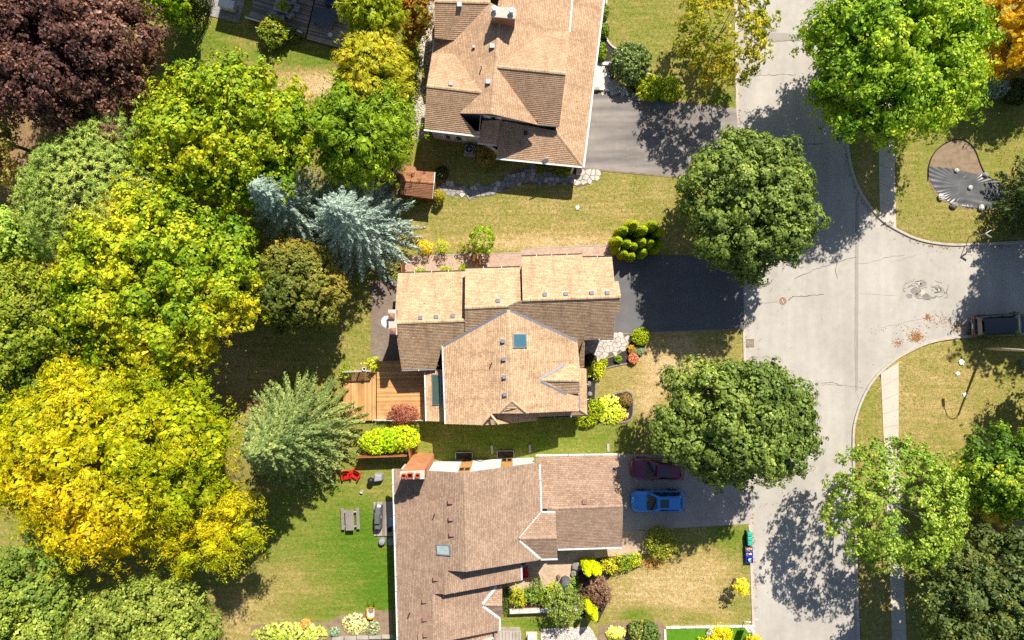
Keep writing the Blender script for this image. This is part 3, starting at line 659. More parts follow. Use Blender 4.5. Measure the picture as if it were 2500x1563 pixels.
ORAN = [(146, 118, 14), (178, 146, 18), (196, 164, 22), (204, 174, 40)]
LIME = [(92, 122, 10), (128, 152, 14), (160, 174, 22), (184, 184, 44)]
MED = [(70, 104, 32), (98, 132, 42), (130, 158, 52), (164, 180, 66)]
GREY_G = [(66, 86, 34), (98, 118, 46), (130, 146, 60), (166, 172, 84)]

# street trees
tree('maple_tree', 'rounded dark green maple over the end of the black driveway', (1666, 1976, 320, 676), 6.6, 4.5, G_DARK, 'bough', 1, 'globe maples along the street', tr=.24, nb=88, cb=13, leaves=46, rb=0.2, rc=0.31, size=0.074, shell=0.84, spike=.0, spread=0.2, lob=0.12)
tree('maple_tree', 'broad dark green maple overhanging the red parked car', (1602, 1976, 872, 1178), 8.0, 4.9, G_DARK, 'bough', 2, 'globe maples along the street', tr=.26, nb=96, cb=14, leaves=46, rb=0.2, rc=0.33, size=0.076, shell=0.84, spike=.0, spread=0.2, lob=0.3)
tree('maple_tree', 'big bright green maple spreading over the street top right', (1958, 2400, -60, 352), 7.4, 4.8, G_MAP, 'bough', 3, tr=.3, nb=84, cb=15, leaves=42, rb=0.22, rc=0.44, size=0.084, shell=0.82, spike=.05, spread=.5, core=0.7, asp=.7, ctone=.4)
tree('maple_tree', 'small airy green maple casting lacy shade on the street', (2028, 2338, 1072, 1378), 6.6, 3.6, [(78, 108, 36), (110, 140, 48), (142, 164, 62), (174, 184, 78)], 'bough', 4, tr=.16, mat='greybark', nb=84, cb=15, leaves=38, rb=0.22, rc=0.34, size=0.08, shell=0.8, spike=0.04, spread=.5, core=0, asp=.7)
tree('ash_tree', 'thin yellowing tree beside the street at the top', (1665, 1865, -60, 205), 5.6, 3.2, [(78, 96, 20), (118, 132, 26), (160, 154, 30), (200, 172, 30)], 'bough', 5, tr=.13, mat='greybark', nb=62, cb=15, leaves=34, rb=0.24, rc=0.32, size=0.08, shell=0.78, spike=.07, spread=.55, core=0, patch=1.0, asp=.7)
# back gardens
tree('beech_tree', 'large dark purple-leaved tree in the top corner', (-30, 368, -60, 308), 8.5, 5.2, PURP, 'bough', 6, tr=.3, nb=92, cb=15, leaves=40, rb=0.2, rc=0.42, size=.078, shell=0.84, spread=.6, var=.38, core=0.75)
tree('olive_leaved_tree', 'sparse olive grey tree at the picture edge below the purple tree', (-160, 62, 180, 470), 7.5, 4, [(70, 78, 40), (104, 106, 54), (138, 132, 70), (166, 150, 84)], 'bough', 7, nb=26, cb=18, leaves=34, size=.075, core=.6, spike=.07)
tree('pine_tree', 'soft light green white pine with a bare dead top branch', (60, 400, 318, 650), 7.8, 4.4, PINE, 'pine', 8, tr=.2, ntuft=1900, per=26, L=.17, w=.026, nl=34, amp=.4, sharp=12, inner=.25)
tree('maple_tree', 'yellow green maple below the neighbour lawn with pointed lobes', (338, 782, 174, 500), 7.6, 4.4, G_YEL, 'bough', 9, 'yellow green maples in the back gardens', tr=.26, nb=80, cb=14, leaves=40, rb=0.21, rc=0.38, size=.084, shell=0.82, spike=.07, spread=.45, core=0.74, bias=-.08, patch=.6)
tree('hemlock_tree', 'feathery bright green conifer behind the shed', (775, 995, 210, 445), 7.0, 4.6, [(74, 106, 16), (110, 138, 24), (146, 168, 36), (176, 184, 48)], 'bough', 10, nb=70, cb=12, leaves=40, rb=0.21, rc=0.34, size=.1, asp=.3, shell=0.82, spike=.1, droop=.35, align=1.0, core=.7)
tree('golden_cedar_tree', 'golden yellow cedar beside the gravel strip', (840, 1000, 85, 295), 6.8, 4.2, GOLD, 'bough', 11, 'golden cedars along the gravel strip', nb=60, cb=12, leaves=40, rb=0.22, rc=0.3, size=.095, asp=.3, shell=0.8, spike=.08, droop=.35, align=1.0, core=.72)
tree('golden_cedar_tree', 'golden green cedar at the top edge beside the grey deck', (848, 980, -60, 105), 6.8, 4.2, [(98, 120, 14), (132, 150, 22), (160, 164, 30), (174, 156, 36)], 'bough', 12, 'golden cedars along the gravel strip', nb=46, cb=12, leaves=40, rb=0.22, rc=0.3, size=.095, asp=.3, spike=.08, droop=.35, align=1.0, core=.72, shell=0.8)
tree('maple_tree', 'small tree with orange turning leaves above the gravel strip', (960, 1056, -40, 102), 4.5, 2.6, [(60, 78, 20), (100, 104, 24), (150, 104, 24), (176, 90, 26)], 'bough', 13, nb=16, cb=12, leaves=34, rb=.34, rc=.34, size=.075, patch=1.2, core=.6)
tree('maple_tree', 'large yellow topped maple left of the blue spruces', (158, 635, 474, 905), 8.2, 5.0, G_YEL, 'bough', 14, 'yellow green maples in the back gardens', tr=.28, nb=96, cb=14, leaves=42, rb=0.2, rc=0.4, size=.088, shell=0.83, spike=.06, spread=.45, core=0.74, patch=.8, bias=.02)
tree('maple_tree', 'rounded olive tree turning orange left of the middle house', (618, 838, 590, 806), 5.6, 3.4, OLIVE, 'bough', 15, tr=.18, nb=60, cb=12, leaves=40, rb=0.22, rc=0.28, size=.07, shell=0.82, spike=.02, patch=1.0)
tree('linden_tree', 'dense mid green tree at the picture edge below the vine', (-120, 215, 636, 980), 7.0, 4.5, [(66, 92, 22), (100, 122, 30), (132, 144, 40), (166, 160, 56)], 'bough', 16, tr=.24, nb=72, cb=14, leaves=40, rb=0.21, rc=0.36, size=.072, shell=0.83, spike=.02, spread=.5)
tree('vine_covered_tree', 'pale green vine covered tree with reddish sprigs at the edge', (-140, 108, 504, 664), 6.4, 3.4, [(104, 138, 46), (138, 166, 66), (168, 188, 84), (196, 202, 104)], 'bough', 17, nb=44, cb=14, leaves=38, rb=0.23, rc=0.3, size=.072, shell=0.82, spike=.0)
tree('honey_locust_tree', 'huge golden yellow honey locust above the lower lawn', (-40, 590, 872, 1335), 9.0, 5.4, LOC, 'bough', 18, tr=.3, mat='greybark', nb=110, cb=15, leaves=44, rb=0.2, rc=0.44, size=0.09, asp=0.28, shell=0.84, spike=0.07, spread=0.6, core=0.75, flat_=0.55, patch=0.7, bias=0.06, align=.7, ctone=0.45, lob=0.34, f=0.16)
tree('honey_locust_tree', 'lower golden honey locust limb hanging over the shaded lawn', (370, 640, 1175, 1385), 7.6, 2.4, LOC, 'bough', 19, tr=.2, mat='greybark', nb=36, cb=15, leaves=42, rb=0.26, rc=.46, size=0.09, asp=0.28, shell=0.8, spike=0.14, spread=0.6, core=.6, flat_=0.55, patch=0.5, bias=0.1, align=.7, ctone=0.35)
tree('linden_tree', 'dense olive green tree at the bottom edge', (160, 545, 1400, 1712), 7.0, 4.2, GREY_G, 'bough', 20, tr=.24, nb=88, cb=13, leaves=40, rb=0.19, rc=0.34, size=.07, shell=0.85, spike=.0, spread=.4)
tree('linden_tree', 'shaded green tree in the bottom corner', (-80, 225, 1335, 1635), 6.4, 3.8, [(66, 94, 32), (98, 122, 46), (132, 150, 60), (160, 168, 74)], 'bough', 21, tr=.22, nb=52, cb=14, leaves=40, rb=0.22, rc=0.36, size=.074, shell=0.82)
tree('maple_tree', 'small bright green tree at the top edge left of the patio', (322, 470, -110, 56), 5.4, 3.6, [(70, 110, 10), (104, 138, 16), (144, 166, 22), (184, 186, 30)], 'bough', 22, nb=20, cb=20, leaves=38, rb=.32, rc=.36, size=.076)
spruce('blue_spruce_tree', 'large silvery blue spruce beside the middle house', 896, 562, 12.5, 5.0, BLUE, 23, 'blue spruces', nb=250, per=180, wmax=.42, droop=.3)
spruce('blue_spruce_tree', 'smaller silvery blue spruce among the maples', 744, 520, 12.5, 3.8, BLUE, 24, 'blue spruces', nb=190, per=150, wmax=.4, droop=.3)
spruce('norway_spruce_tree', 'big grey green spruce with cones left of the wooden deck', 752, 1036, 14, 5.5, SPR, 25, None, nb=310, per=200, droop=.34, L=.15, w=.05, tip=.1, wmax=.42)
c = W(480, 6); t = thing('shadow_conifer', 'added narrow conifer at the top edge that casts the long lawn shadow', 'tree', (c.x, c.y, 0)); crown_column(t, (c.x, c.y, 0), 9.4, 1.7, [(40, 58, 24), (58, 78, 32), (80, 98, 42)], 35, n=9000, L=.12, w=.06); MB().tube([(c.x, c.y, -.1), (c.x, c.y, 8.5)], [.2, .03], 8).build('trunk', M['bark'], t)  # added conifer, stands in for the unknown caster of the lawn shadow
# right hand side
tree('maple_tree', 'dark green maple right of the airy maple at the edge', (2325, 2640, 1064, 1255), 6.5, 3.6, [(58, 90, 24), (90, 122, 34), (126, 154, 48), (186, 182, 44)], 'bough', 26, tr=.22, nb=60, cb=12, leaves=42, rb=0.21, rc=0.34, size=.076, patch=.8, shell=0.82)
tree('maple_tree', 'large dark green tree in the lower right corner, shade put into its leaf colours', (2250, 2660, 1300, 1690), 7.4, 4.4, [(46, 64, 32), (66, 84, 42), (92, 108, 54), (140, 136, 54)], 'bough', 27, tr=.26, nb=80, cb=14, leaves=40, rb=0.21, rc=0.38, size=.078, spread=.5, shell=0.83)  # leaf palette darkened to paint in shade from beyond the edge
spruce('dark_spruce_tree', 'dark evergreen at the right edge shading the covered bed', 2502, 498, 14, 3.9, [(36, 50, 28), (54, 70, 36), (72, 90, 46), (104, 104, 52)], 28, None, nb=220, per=190)
tree('maple_tree', 'bright orange tree in the top right corner', (2396, 2690, -70, 196), 4.2, 3.4, ORAN, 'bough', 29, tr=.2, nb=44, cb=13, leaves=42, rb=0.22, rc=0.34, size=.09, asp=.4, core=.7, shell=0.82)
tree('oak_tree', 'tall dark tree at the right edge shading the parked black car', (2626, 2942, 347, 663), 9.0, 4.8, G_DARK, 'bough', 30, tr=.3, nb=26, cb=18, leaves=30, size=.11, core=.5)
tree('oak_tree', 'leafy tree at the right edge beside the lamp post shadow', (2530, 2780, 850, 1120), 5.6, 3.2, [(66, 88, 28), (96, 118, 36), (134, 148, 50), (178, 170, 56)], 'bough', 31, tr=.2, nb=24, cb=16, leaves=34, size=.08, core=.5)
shrub('blue_spruce_shrub', 'low blue grey conifer shrub below the orange tree', 2432, 218, 32, 1.6, BLUE, 32, ry=20, mat='needle', size=.05)
shrub('dark_shrub', 'dark clipped shrub beside the blue grey conifer', 2478, 226, 30, 1.8, [(34, 48, 24), (48, 64, 30), (66, 82, 38), (80, 92, 44)], 33, mat='needle')
shrub('golden_shrub', 'sunlit yellow green shrub by the brick building at the edge', 2434, 1244, 40, 3.0, [(120, 130, 30), (160, 160, 44), (190, 180, 54), (206, 190, 66)], 34, ry=30, z=2.4, kind='open', size=.07)

def dead_top():
    p = [o for o in bpy.data.objects if o.name == 'pine_tree'][0]; mb = MB(); rn = random.Random(5); a = W(280, 372, 8.5)
    for k in range(10):
        e = W(225 + rn.uniform(0, 110), 285 + rn.uniform(-10, 55), 9.5 + rn.uniform(-.8, .8)); m_ = a.lerp(e, .5) + Vector((rn.uniform(-.3, .3), rn.uniform(-.3, .3), .2)); mb.tube([a, m_, e], [.05, .03, .008], 5)
        for _ in range(3): s_ = m_.lerp(e, rn.random()); mb.tube([s_, s_ + Vector((rn.uniform(-.5, .5), rn.uniform(-.2, .5), rn.uniform(-.1, .3)))], [.015, .005], 4)
    mb.build('dead_branch', M['greybark'], p)
    rng = np.random.default_rng(3); D = []
    for k in range(170):
        q = W(268 + rng.normal() * 38, 312 + rng.normal() * 30, 9.2 + rng.normal() * .3); D.append(q)
    D = np.array(D); ci = np.repeat(np.arange(len(D)), 24); T = unit(rng.normal(size=(len(ci), 3)) + np.array([0, 0, .6])); C = D[ci] + T * .17 * rng.uniform(.3, 1.2, (len(ci), 1))
    br = (np.abs(D[:, 0] - W(272, 320, 9.2).x) < 1.0) & (np.abs(D[:, 1] - W(272, 325, 9.2).y) < .7)
    col = leafcol(PINE, C, ci, rng, 4); col2 = leafcol([(96, 78, 56), (128, 104, 74), (150, 122, 90)], C, ci, rng, 5); col = np.where(br[ci][:, None], col2, col)
    leafmesh('needles', C, unit(np.array([0, 0, 1.0]) + rng.normal(size=T.shape) * .5), .17, .026, col, p, M['needle'], T=T, rng=rng)
dead_top()
# ------------------------------------------------------------------ houses
def PL(a, b, c):
    p, q, r = W(*a), W(*b), W(*c); n = (q - p).cross(r - p).normalized()
    if n.z < 0: n = -n
    return n, n.dot(p)
def on(pl, px, py):
    o = Vector((0, 0, H)); d = W(px, py, 0) - o; t = (pl[1] - pl[0].dot(o)) / pl[0].dot(d); return o + d * t
def roof(parent, pl, pxs, mat, course=.155, th=.14, name='roof_slope', lift=None):
    lift = lift or (.03 if mat is M['roof2'] else .024)
    n = pl[0]; P = [on(pl, *p) for p in pxs]
    up = Vector((0, 0, 1)) - n * n.z
    up = up.normalized() if up.length > 1e-4 else Vector((0, 1, 0)); e = up.cross(n).normalized()
    o0 = P[0]; q = [((p - o0).dot(e), (p - o0).dot(up)) for p in P]
    a = sum(q[i][0] * q[(i + 1) % len(q)][1] - q[(i + 1) % len(q)][0] * q[i][1] for i in range(len(q)))
    if a < 0: q = q[::-1]
    u0 = e.dot(o0); v0 = min(p[1] for p in q); v1 = max(p[1] for p in q); V = []; F = []; UV = []
    def to3(p, l): return o0 + e * p[0] + up * p[1] + n * l
    m = len(q); b = len(V); V += [to3(p, 0) for p in q] + [to3(p, 0) - Vector((0, 0, th)) for p in q]
    F.append(tuple(range(b + 2 * m - 1, b + m - 1, -1))); UV.append([(0, 0)] * m)
    for i in range(m):
        j = (i + 1) % m; F.append((b + i, b + m + i, b + m + j, b + j)); UV.append([(0.1, .1)] * 4)
    k = 0
    while v0 + k * course < v1 - 1e-4:
        lo, hi = v0 + k * course, min(v0 + (k + 1) * course, v1); c = clip(clip(q, (0, -1), -lo), (0, 1), hi); k += 1
        if len(c) < 3: continue
        b = len(V); V += [to3(p, .003 + lift * (1 - (p[1] - lo) / course)) for p in c]; F.append(tuple(range(b, b + len(c)))); UV.append([(p[0] + u0, (p[1] - v0) * .98 + .002) for p in c])
        for i in range(len(c)):
            p1, p2 = c[i], c[(i + 1) % len(c)]
            if abs(p1[1] - lo) < 1e-5 and abs(p2[1] - lo) < 1e-5 and abs(p1[0] - p2[0]) > 1e-4:
                b = len(V); V += [to3(p1, lift + .003), to3(p1, 0), to3(p2, 0), to3(p2, lift + .003)]; F.append((b, b + 1, b + 2, b + 3)); UV.append([(p1[0] + u0, k * course - course)] * 4)
    return mesh(name, V, F, mat, parent, uv=UV)
def cap(parent, a, b, mat, w=.13, name='ridge_cap'):
    d = (b - a); d.normalize(); s_ = d.cross(Vector((0, 0, 1))).normalized(); up = Vector((0, 0, 1)); V = []; F = []; UV = []
    n = max(1, int((b - a).length / .2)); st = (b - a) / n
    for i in range(n):
        p = a + st * i; q = p + st * 1.04
        for sg in (-1, 1):
            k = len(V); V += [p + up * .06, q + up * .045, q + s_ * w * sg + up * .0, p + s_ * w * sg + up * .012]
            F.append((k, k + 1, k + 2, k + 3) if sg < 0 else (k + 3, k + 2, k + 1, k)); UV.append([(i * .34 + .05, .05), (i * .34 + .3, .05), (i * .34 + .3, .12), (i * .34 + .05, .12)])
    return mesh(name, V, F, mat, parent, uv=UV)
def gutter(parent, a, b, mat, r=.075, name='gutter', clips=True):
    mb = MB(); d = (b - a).normalized(); s_ = d.cross(Vector((0, 0, 1))).normalized()
    def box_between(p, q, w, h):
        pr = [p + s_ * x + Vector((0, 0, z)) for x, z in ((-w, -h), (w, -h), (w, h), (-w, h))]; qr = [q + s_ * x + Vector((0, 0, z)) for x, z in ((-w, -h), (w, -h), (w, h), (-w, h))]
        v, f = loft([pr, qr]); mb.add(v, f)
    box_between(a, b, r, .06)
    o = mb.build(name, mat, parent)
    if clips:
        L = (b - a).length; n = int(L / 1.2)
        for k in range(1, n): p = a + (b - a) * (k / n); mb = MB(); mb.box(p + Vector((0, 0, .066)), (.05, .18, .02), math.atan2(d.y, d.x)); mb.build('hanger', M['greymetal'] if mat is M['white'] else M['trim'], o)
    return o
def flash(parent, a, b, w=.2, mat=None, name='valley_flashing'):
    d = (b - a).normalized(); s_ = d.cross(Vector((0, 0, 1))).normalized() * w / 2; z = Vector((0, 0, .045))
    return mesh(name, [a - s_ + z, b - s_ + z, b + s_ + z, a + s_ + z], [(0, 1, 2, 3)][::-1], mat or M['greymetal'], parent)
def vent(parent, pl, px, py, mat, s=.3):
    p = on(pl, px, py); mb = MB(); mb.prism([(p.x - s / 2, p.y - s / 2), (p.x + s / 2, p.y - s / 2), (p.x + s / 2, p.y + s / 2), (p.x - s / 2, p.y + s / 2)], p.z - .15, p.z + .2)
    o = mb.build('roof_vent', mat, parent, bevel=.03); mb = MB(); mb.box((p.x, p.y, p.z + .225), (s * 1.12, s * 1.12, .035)); mb.build('cover', mat, o, bevel=.012); return o
def pipe(parent, pl, px, py, h=.5):
    p = on(pl, px, py); MB().tube([p - Vector((0, 0, .1)), p + Vector((0, 0, h))], .05, 10).build('vent_pipe', M['black'], parent)
def walls(parent, pts, mat, name='wall', z0=-.1):
    v = []; f = []; n = len(pts)
    for p in pts: v += [(p[0], p[1], z0), tuple(p)]
    f = [(2 * i, 2 * ((i + 1) % n), 2 * ((i + 1) % n) + 1, 2 * i + 1) for i in range(n)]
    a = sum(pts[i][0] * pts[(i + 1) % n][1] - pts[(i + 1) % n][0] * pts[i][1] for i in range(n))
    if a < 0: f = [q[::-1] for q in f]
    return mesh(name, v, f, mat, parent)
def panel(parent, a, b, z0, z1, mat, name, proud=.03, th=.04):   # upright panel between plan points a, b
    a = Vector((a[0], a[1], 0)); b = Vector((b[0], b[1], 0)); d = (b - a).normalized(); nrm = Vector((d.y, -d.x, 0)); mb = MB()
    q = [a + nrm * proud, b + nrm * proud, b + nrm * (proud - th), a + nrm * (proud - th)]
    mb.prism([(p.x, p.y) for p in q], z0, z1); return mb.build(name, mat, parent)
def window(parent, a, b, z0, z1, frame='white', proud=.03):
    w = panel(parent, a, b, z0, z1, M[frame], 'window', proud); a = Vector(a); b = Vector(b); d = (b - a).normalized()
    n = max(1, round((b - a).length / .8))
    for k in range(n):
        p = a + (b - a) * (k / n) + d * .06; q = a + (b - a) * ((k + 1) / n) - d * .06; panel(w, p, q, z0 + .07, z1 - .07, M['glass'], 'pane', proud + .008, .02)
    return w
def skylight(parent, pl, quad, glassmat, rim=.09):
    P = [on(pl, *p) for p in quad]; n = pl[0]; c = sum(P, Vector((0, 0, 0))) / 4; V = [p - n * .05 for p in P] + [p + n * .12 for p in P]
    fr = mesh('skylight', V, [(0, 1, 5, 4), (1, 2, 6, 5), (2, 3, 7, 6), (3, 0, 4, 7)], M['greymetal'], parent)
    I = []
    for i in range(4):
        e1 = (P[(i + 1) % 4] - P[i]).normalized(); e2 = (P[i - 1] - P[i]).normalized(); I.append(P[i] + (e1 + e2) * rim)
    V = [p + n * .121 for p in P] + [p + n * .13 for p in I]; mesh('rim', V, [(i, (i + 1) % 4, 4 + (i + 1) % 4, 4 + i) for i in range(4)], M['greymetal'], fr)
    mesh('pane', [p + n * .115 for p in I], [(0, 1, 2, 3)], glassmat, fr); return fr
def topped(pl, px, py, dx=0, dy=0, drop=.16):
    p = on(pl, px, py); p = Vector((p.x + dx, p.y + dy, 0)); z = (pl[1] - pl[0].x * p.x - pl[0].y * p.y) / pl[0].z; return Vector((p.x, p.y, z - drop))

# ---- house at the top
h1 = thing('tan_house', 'large house with pale tan shingle roof at the top of the picture', 'house', W(1230, 210))
R1 = M['roof1']
main_r = lambda y: (1216 - (y - 90) * .085, y)
mW = PL((1229, -60, 6.6), (1200, 278, 6.6), (1061, 40, 3.7)); mE = PL((1229, -60, 6.6), (1200, 278, 6.6), (1397, 0, 3.9))
zz = lambda x, y: on(mW, x, y).z
nwS = PL((1061, 2, zz(1197, 6)), (1197, 6, zz(1197, 6)), (1110, 98, zz(1110, 98) + .02)); nwN = PL((1061, 2, zz(1197, 6)), (1197, 6, zz(1197, 6)), (1066, -90, 3.75))
zs = zz(1177, 225)
swN = PL((1042, 209, zs), (1177, 225, zs), (1109, 133, zz(1109, 133) + .02)); swS = PL((1042, 209, zs), (1177, 225, zs), (1036, 317, 4.4))
ewN = PL((1210, 162, 6.6), (1381, 179, 6.6), (1387, 77, 4.75)); ewS = PL((1210, 162, 6.6), (1381, 179, 6.6), (1365, 308, 4.3))
lowE = PL((1474, 0, 2.7), (1424, 408, 2.7), (1397, 0, 3.62)); lowS = PL((1212, 387, 2.7), (1420, 408, 2.7), (1355, 320, 3.7)); lowM = PL((1166, 349, 2.95), (1215, 355, 2.95), (1180, 296, 4.1))
roof(h1, mW, [(1229, -60), (1222, 20), (1200, 278), (1122, 277), (1177, 225), (1109, 133), (1055, 130), (1061, 93), (1110, 98), (1197, 6), (1203, -60)][0:5] , R1)
roof(h1, mW, [(1222, 20), (1200, 278), (1177, 225), (1109, 133), (1110, 98), (1197, 6)], R1)
roof(h1, mW, [(1110, 97), (1109, 134), (1055, 130), (1061, 92)], R1)
roof(h1, nwS, [(1061, 2), (1197, 6), (1110, 98), (1061, 93)], R1); roof(h1, nwN, [(1061, 2), (1197, 6), (1200, -60), (1064, -60)], R1)
roof(h1, swN, [(1055, 130), (1109, 133), (1177, 225), (1042, 209)], R1); roof(h1, swS, [(1042, 209), (1177, 225), (1122, 277), (1172, 333), (1036, 317)], R1)
roof(h1, mE, [(1229, -60), (1405, -60), (1391, 78), (1337, 75), (1210, 162)], R1)
roof(h1, mE, [(1210, 162), (1314, 305), (1200, 278)], R1)
roof(h1, ewN, [(1210, 162), (1337, 75), (1391, 78), (1381, 179)], R1); roof(h1, ewS, [(1210, 162), (1381, 179), (1366, 309), (1314, 305)], R1)
roof(h1, lowE, [(1482, -60), (1424, 408), (1357, 320), (1404, -60)], R1); roof(h1, lowS, [(1357, 320), (1424, 408), (1212, 387), (1221, 294)], R1); roof(h1, lowM, [(1178, 294), (1222, 294), (1214, 355), (1166, 349)], R1)
cap(h1, on(mW, 1222, 20), on(mW, 1200, 278), R1); cap(h1, on(swS, 1042, 209), on(swS, 1177, 225), R1); cap(h1, on(ewS, 1211, 162), on(ewS, 1381, 179), R1); cap(h1, on(lowS, 1357, 320), on(lowS, 1423, 407), R1); cap(h1, on(nwS, 1061, 2), on(nwS, 1197, 6), R1)
wh = M['white']
gutter(h1, on(lowE, 1482, -60), on(lowE, 1425, 409), wh, .07, clips=False); gutter(h1, on(lowS, 1211, 388), on(lowS, 1421, 409), wh, .055, clips=False); gutter(h1, on(mE, 1401, -50), on(mE, 1391, 79), wh, .06, clips=False)
gutter(h1, on(swS, 1035, 318), on(swS, 1171, 334), wh, .055, clips=False); gutter(h1, on(lowM, 1166, 350), on(lowM, 1214, 356), wh, .05, clips=False); gutter(h1, on(mW, 1060, 93), on(mW, 1056, 128), wh, .05, clips=False); gutter(h1, on(ewS, 1316, 306), on(ewS, 1362, 310), M['darktrim'], .04, clips=False)
# walls under the roofs
swf = [topped(swS, 1036, 317, .35, .4), topped(swS, 1172, 333, -.1, .4), topped(swS, 1177, 225, 0, 0), topped(swS, 1042, 209, .4, 0), topped(swN, 1055, 130, .3, -.2)]
walls(h1, [swf[0], swf[1], swf[2], swf[3]], M['stucco'])
a_, b_ = swf[0], swf[1]
for u0, u1 in ((.26, .38), (.48, .62)): window(h1, (a_ + (b_ - a_) * u0)[:2], (a_ + (b_ - a_) * u1)[:2], 0.75, 2.05)
for u0, u1 in ((.2, .25), (.39, .44), (.63, .70)): panel(h1, (a_ + (b_ - a_) * u0)[:2], (a_ + (b_ - a_) * u1)[:2], 0.7, 2.1, M['trim'], 'shutter')
g0 = topped(mW, 1122, 277, 0, .35); g1 = topped(mW, 1200, 278, 0, .35); g2 = topped(mE, 1314, 305, 0, .4)
mesh('gable_wall', [(g0.x, g0.y, 2.5), (g2.x, g2.y, 2.5), tuple(g2), tuple(g1), tuple(g0)], [(0, 1, 2, 3, 4)], M['stucco'], h1)
window(h1, (g1 + (g0 - g1) * .05)[:2], (g1 + (g2 - g1) * .09)[:2], 3.85, 4.75)
for u0, u1 in ((.10, .2),): panel(h1, (g1 + (g2 - g1) * u0)[:2], (g1 + (g2 - g1) * u1)[:2], 3.8, 4.8, M['trim'], 'shutter')
panel(h1, (g1 + (g0 - g1) * .27)[:2], (g1 + (g0 - g1) * .06)[:2], 3.8, 4.8, M['trim'], 'shutter')
walls(h1, [topped(lowS, 1212, 387, .3, .5), topped(lowS, 1345, 398, 0, .5), topped(lowE, 1424, 330, -.4, 0), topped(lowE, 1480, -55, -.4, 0), topped(mW, 1075, -55), topped(mW, 1061, 93, .4, 0, .3), topped(lowM, 1166, 349, .3, .4)], M['stucco'])
gw = topped(ewS, 1366, 309, -.15, .35); ge = topped(ewN, 1391, 78, -.15, -.3); gp = topped(ewS, 1381, 179, -.15, 0); walls(h1, [gw, gp, ge, topped(mE, 1320, 120)], M['stucco'])
lp = on(lowS, 1400, 405); MB().tube([(lp.x, lp.y - .1, -.1), (lp.x, lp.y - .1, 2.6)], .09, 8).build('porch_post', M['trim'], h1)
# chimney with two white flues
c1 = [W(1199.7, 14.3, 7.9), W(1260, 20.6, 7.9), W(1258.4, 46, 7.9), W(1197.5, 41.3, 7.9)]
mb = MB(); mb.prism(inset([tuple(p[:2]) for p in c1], .06), 4.5, 7.75); ch = mb.build('chimney', M['redbrick'], h1)
mb = MB(); mb.prism([tuple(p[:2]) for p in c1], 7.75, 7.9); mb.build('chimney_cap', M['concrete'], ch, bevel=.02)
for px, py in ((1207, 21), (1249, 26)):
    p = W(px, py, 8.2); mb = MB(); mb.lathe([(.13, -.32), (.13, 0), (.22, 0), (.24, .05), (.18, .12), (.05, .14)], p, 16); mb.build('flue', M['white'], ch, smooth=False)
for px, py, s_ in ((1122, 13, .36), (1157, 116, .2), (1202, 114, .34), (1192, 201, .34), (1101, 206, .3), (1283, 326, .3)):
    pl = nwS if py < 20 else (swN if px < 1110 else (lowS if py > 300 else mW)); vent(h1, pl, px, py, M['greymetal'] if s_ != .3 or py < 300 else M['darktrim'], s_)
pipe(h1, mW, 1175, 168)
p = on(lowS, 1331, 394); mb = MB(); mb.lathe([(.02, 0), (.2, .03), (.34, .1), (.33, .11), (.19, .045)], (0, 0, 0), 18)
q = Quaternion((1, .4, 0), 1.0); dish = mesh('satellite_dish', [q @ Vector(v) + p + Vector((-.05, 0, .35)) for v in mb.v], mb.f, M['white'], h1, smooth=True)
mb = MB(); mb.tube([p, p + Vector((0, 0, .35))], .03, 6); mb.tube([p + Vector((0, 0, .3)), p + Vector((.25, .35, .5))], .02, 6); mb.build('mast', M['white'], dish)

# ---- middle house
h2 = thing('gold_shingle_house', 'house with golden shingles and a square skylight in the middle', 'house', W(1240, 830))
R2 = M['roof2']
sP = PL((972, 788, 5.85), (1136, 782, 5.85), (1000, 904, 3.1))                       # the long south plane
aN = PL((968, 788, 5.85), (1136, 782, 5.85), (1000, 666, 3.0)); bN = PL((1135, 751, 6.65), (1275, 745, 6.65), (1200, 653, 4.4)); cN = PL((1276, 732, 7.05), (1442, 726, 7.05), (1350, 622, 4.5))
sB = PL((1135, 751, 6.65), (1275, 745, 6.65), (1200, 790, 5.72)); sC = PL((1276, 732, 7.05), (1515, 724, 7.05), (1460, 828, 4.45))
dW = PL((1241, 755, 6.5), (1249, 985, 6.5), (1080, 843, 4.6)); dE = PL((1241, 755, 6.5), (1249, 985, 6.5), (1414, 860, 4.6))
roof(h2, aN, [(972, 666), (1136, 661), (1136, 782), (963, 788)], R2); roof(h2, bN, [(1136, 655), (1269, 651), (1275, 745), (1135, 751)], R2)
roof(h2, cN, [(1273, 625), (1421, 620), (1442, 726), (1276, 732)], R2); roof(h2, cN, [(1421, 627), (1494, 626), (1500, 687), (1510, 687), (1516, 724), (1442, 726)], R2)
roof(h2, sP, [(963, 788), (1136, 782), (1136, 812), (1080, 843), (1064, 902), (981, 905)], R2); roof(h2, sB, [(1135, 751), (1241, 746.5), (1241, 755), (1136, 812)], R2)
roof(h2, sC, [(1241, 746), (1276, 732), (1442, 726), (1442, 795), (1411, 831), (1241, 755)], R2); roof(h2, sC, [(1442, 726), (1516, 724), (1513, 762), (1502, 763), (1498, 827), (1427, 829), (1428, 800), (1442, 790)], R2)
roof(h2, sC, [(1405, 827), (1429, 800), (1426, 897), (1413, 899)], R2)
roof(h2, dW, [(1241, 755), (1249, 978), (1217, 1009), (1197, 1011), (1174, 1038), (1087, 1035), (1080, 843)], R2)
roof(h2, dE, [(1241, 755), (1409, 831), (1414, 885), (1414, 1003), (1287, 1009), (1249, 978)], R2)
roof(h2, PL((1249, 978, 6.47), (1217, 1009, 6.0), (1287, 1009, 6.0)), [(1249, 978), (1287, 1009), (1217, 1009)], R2)
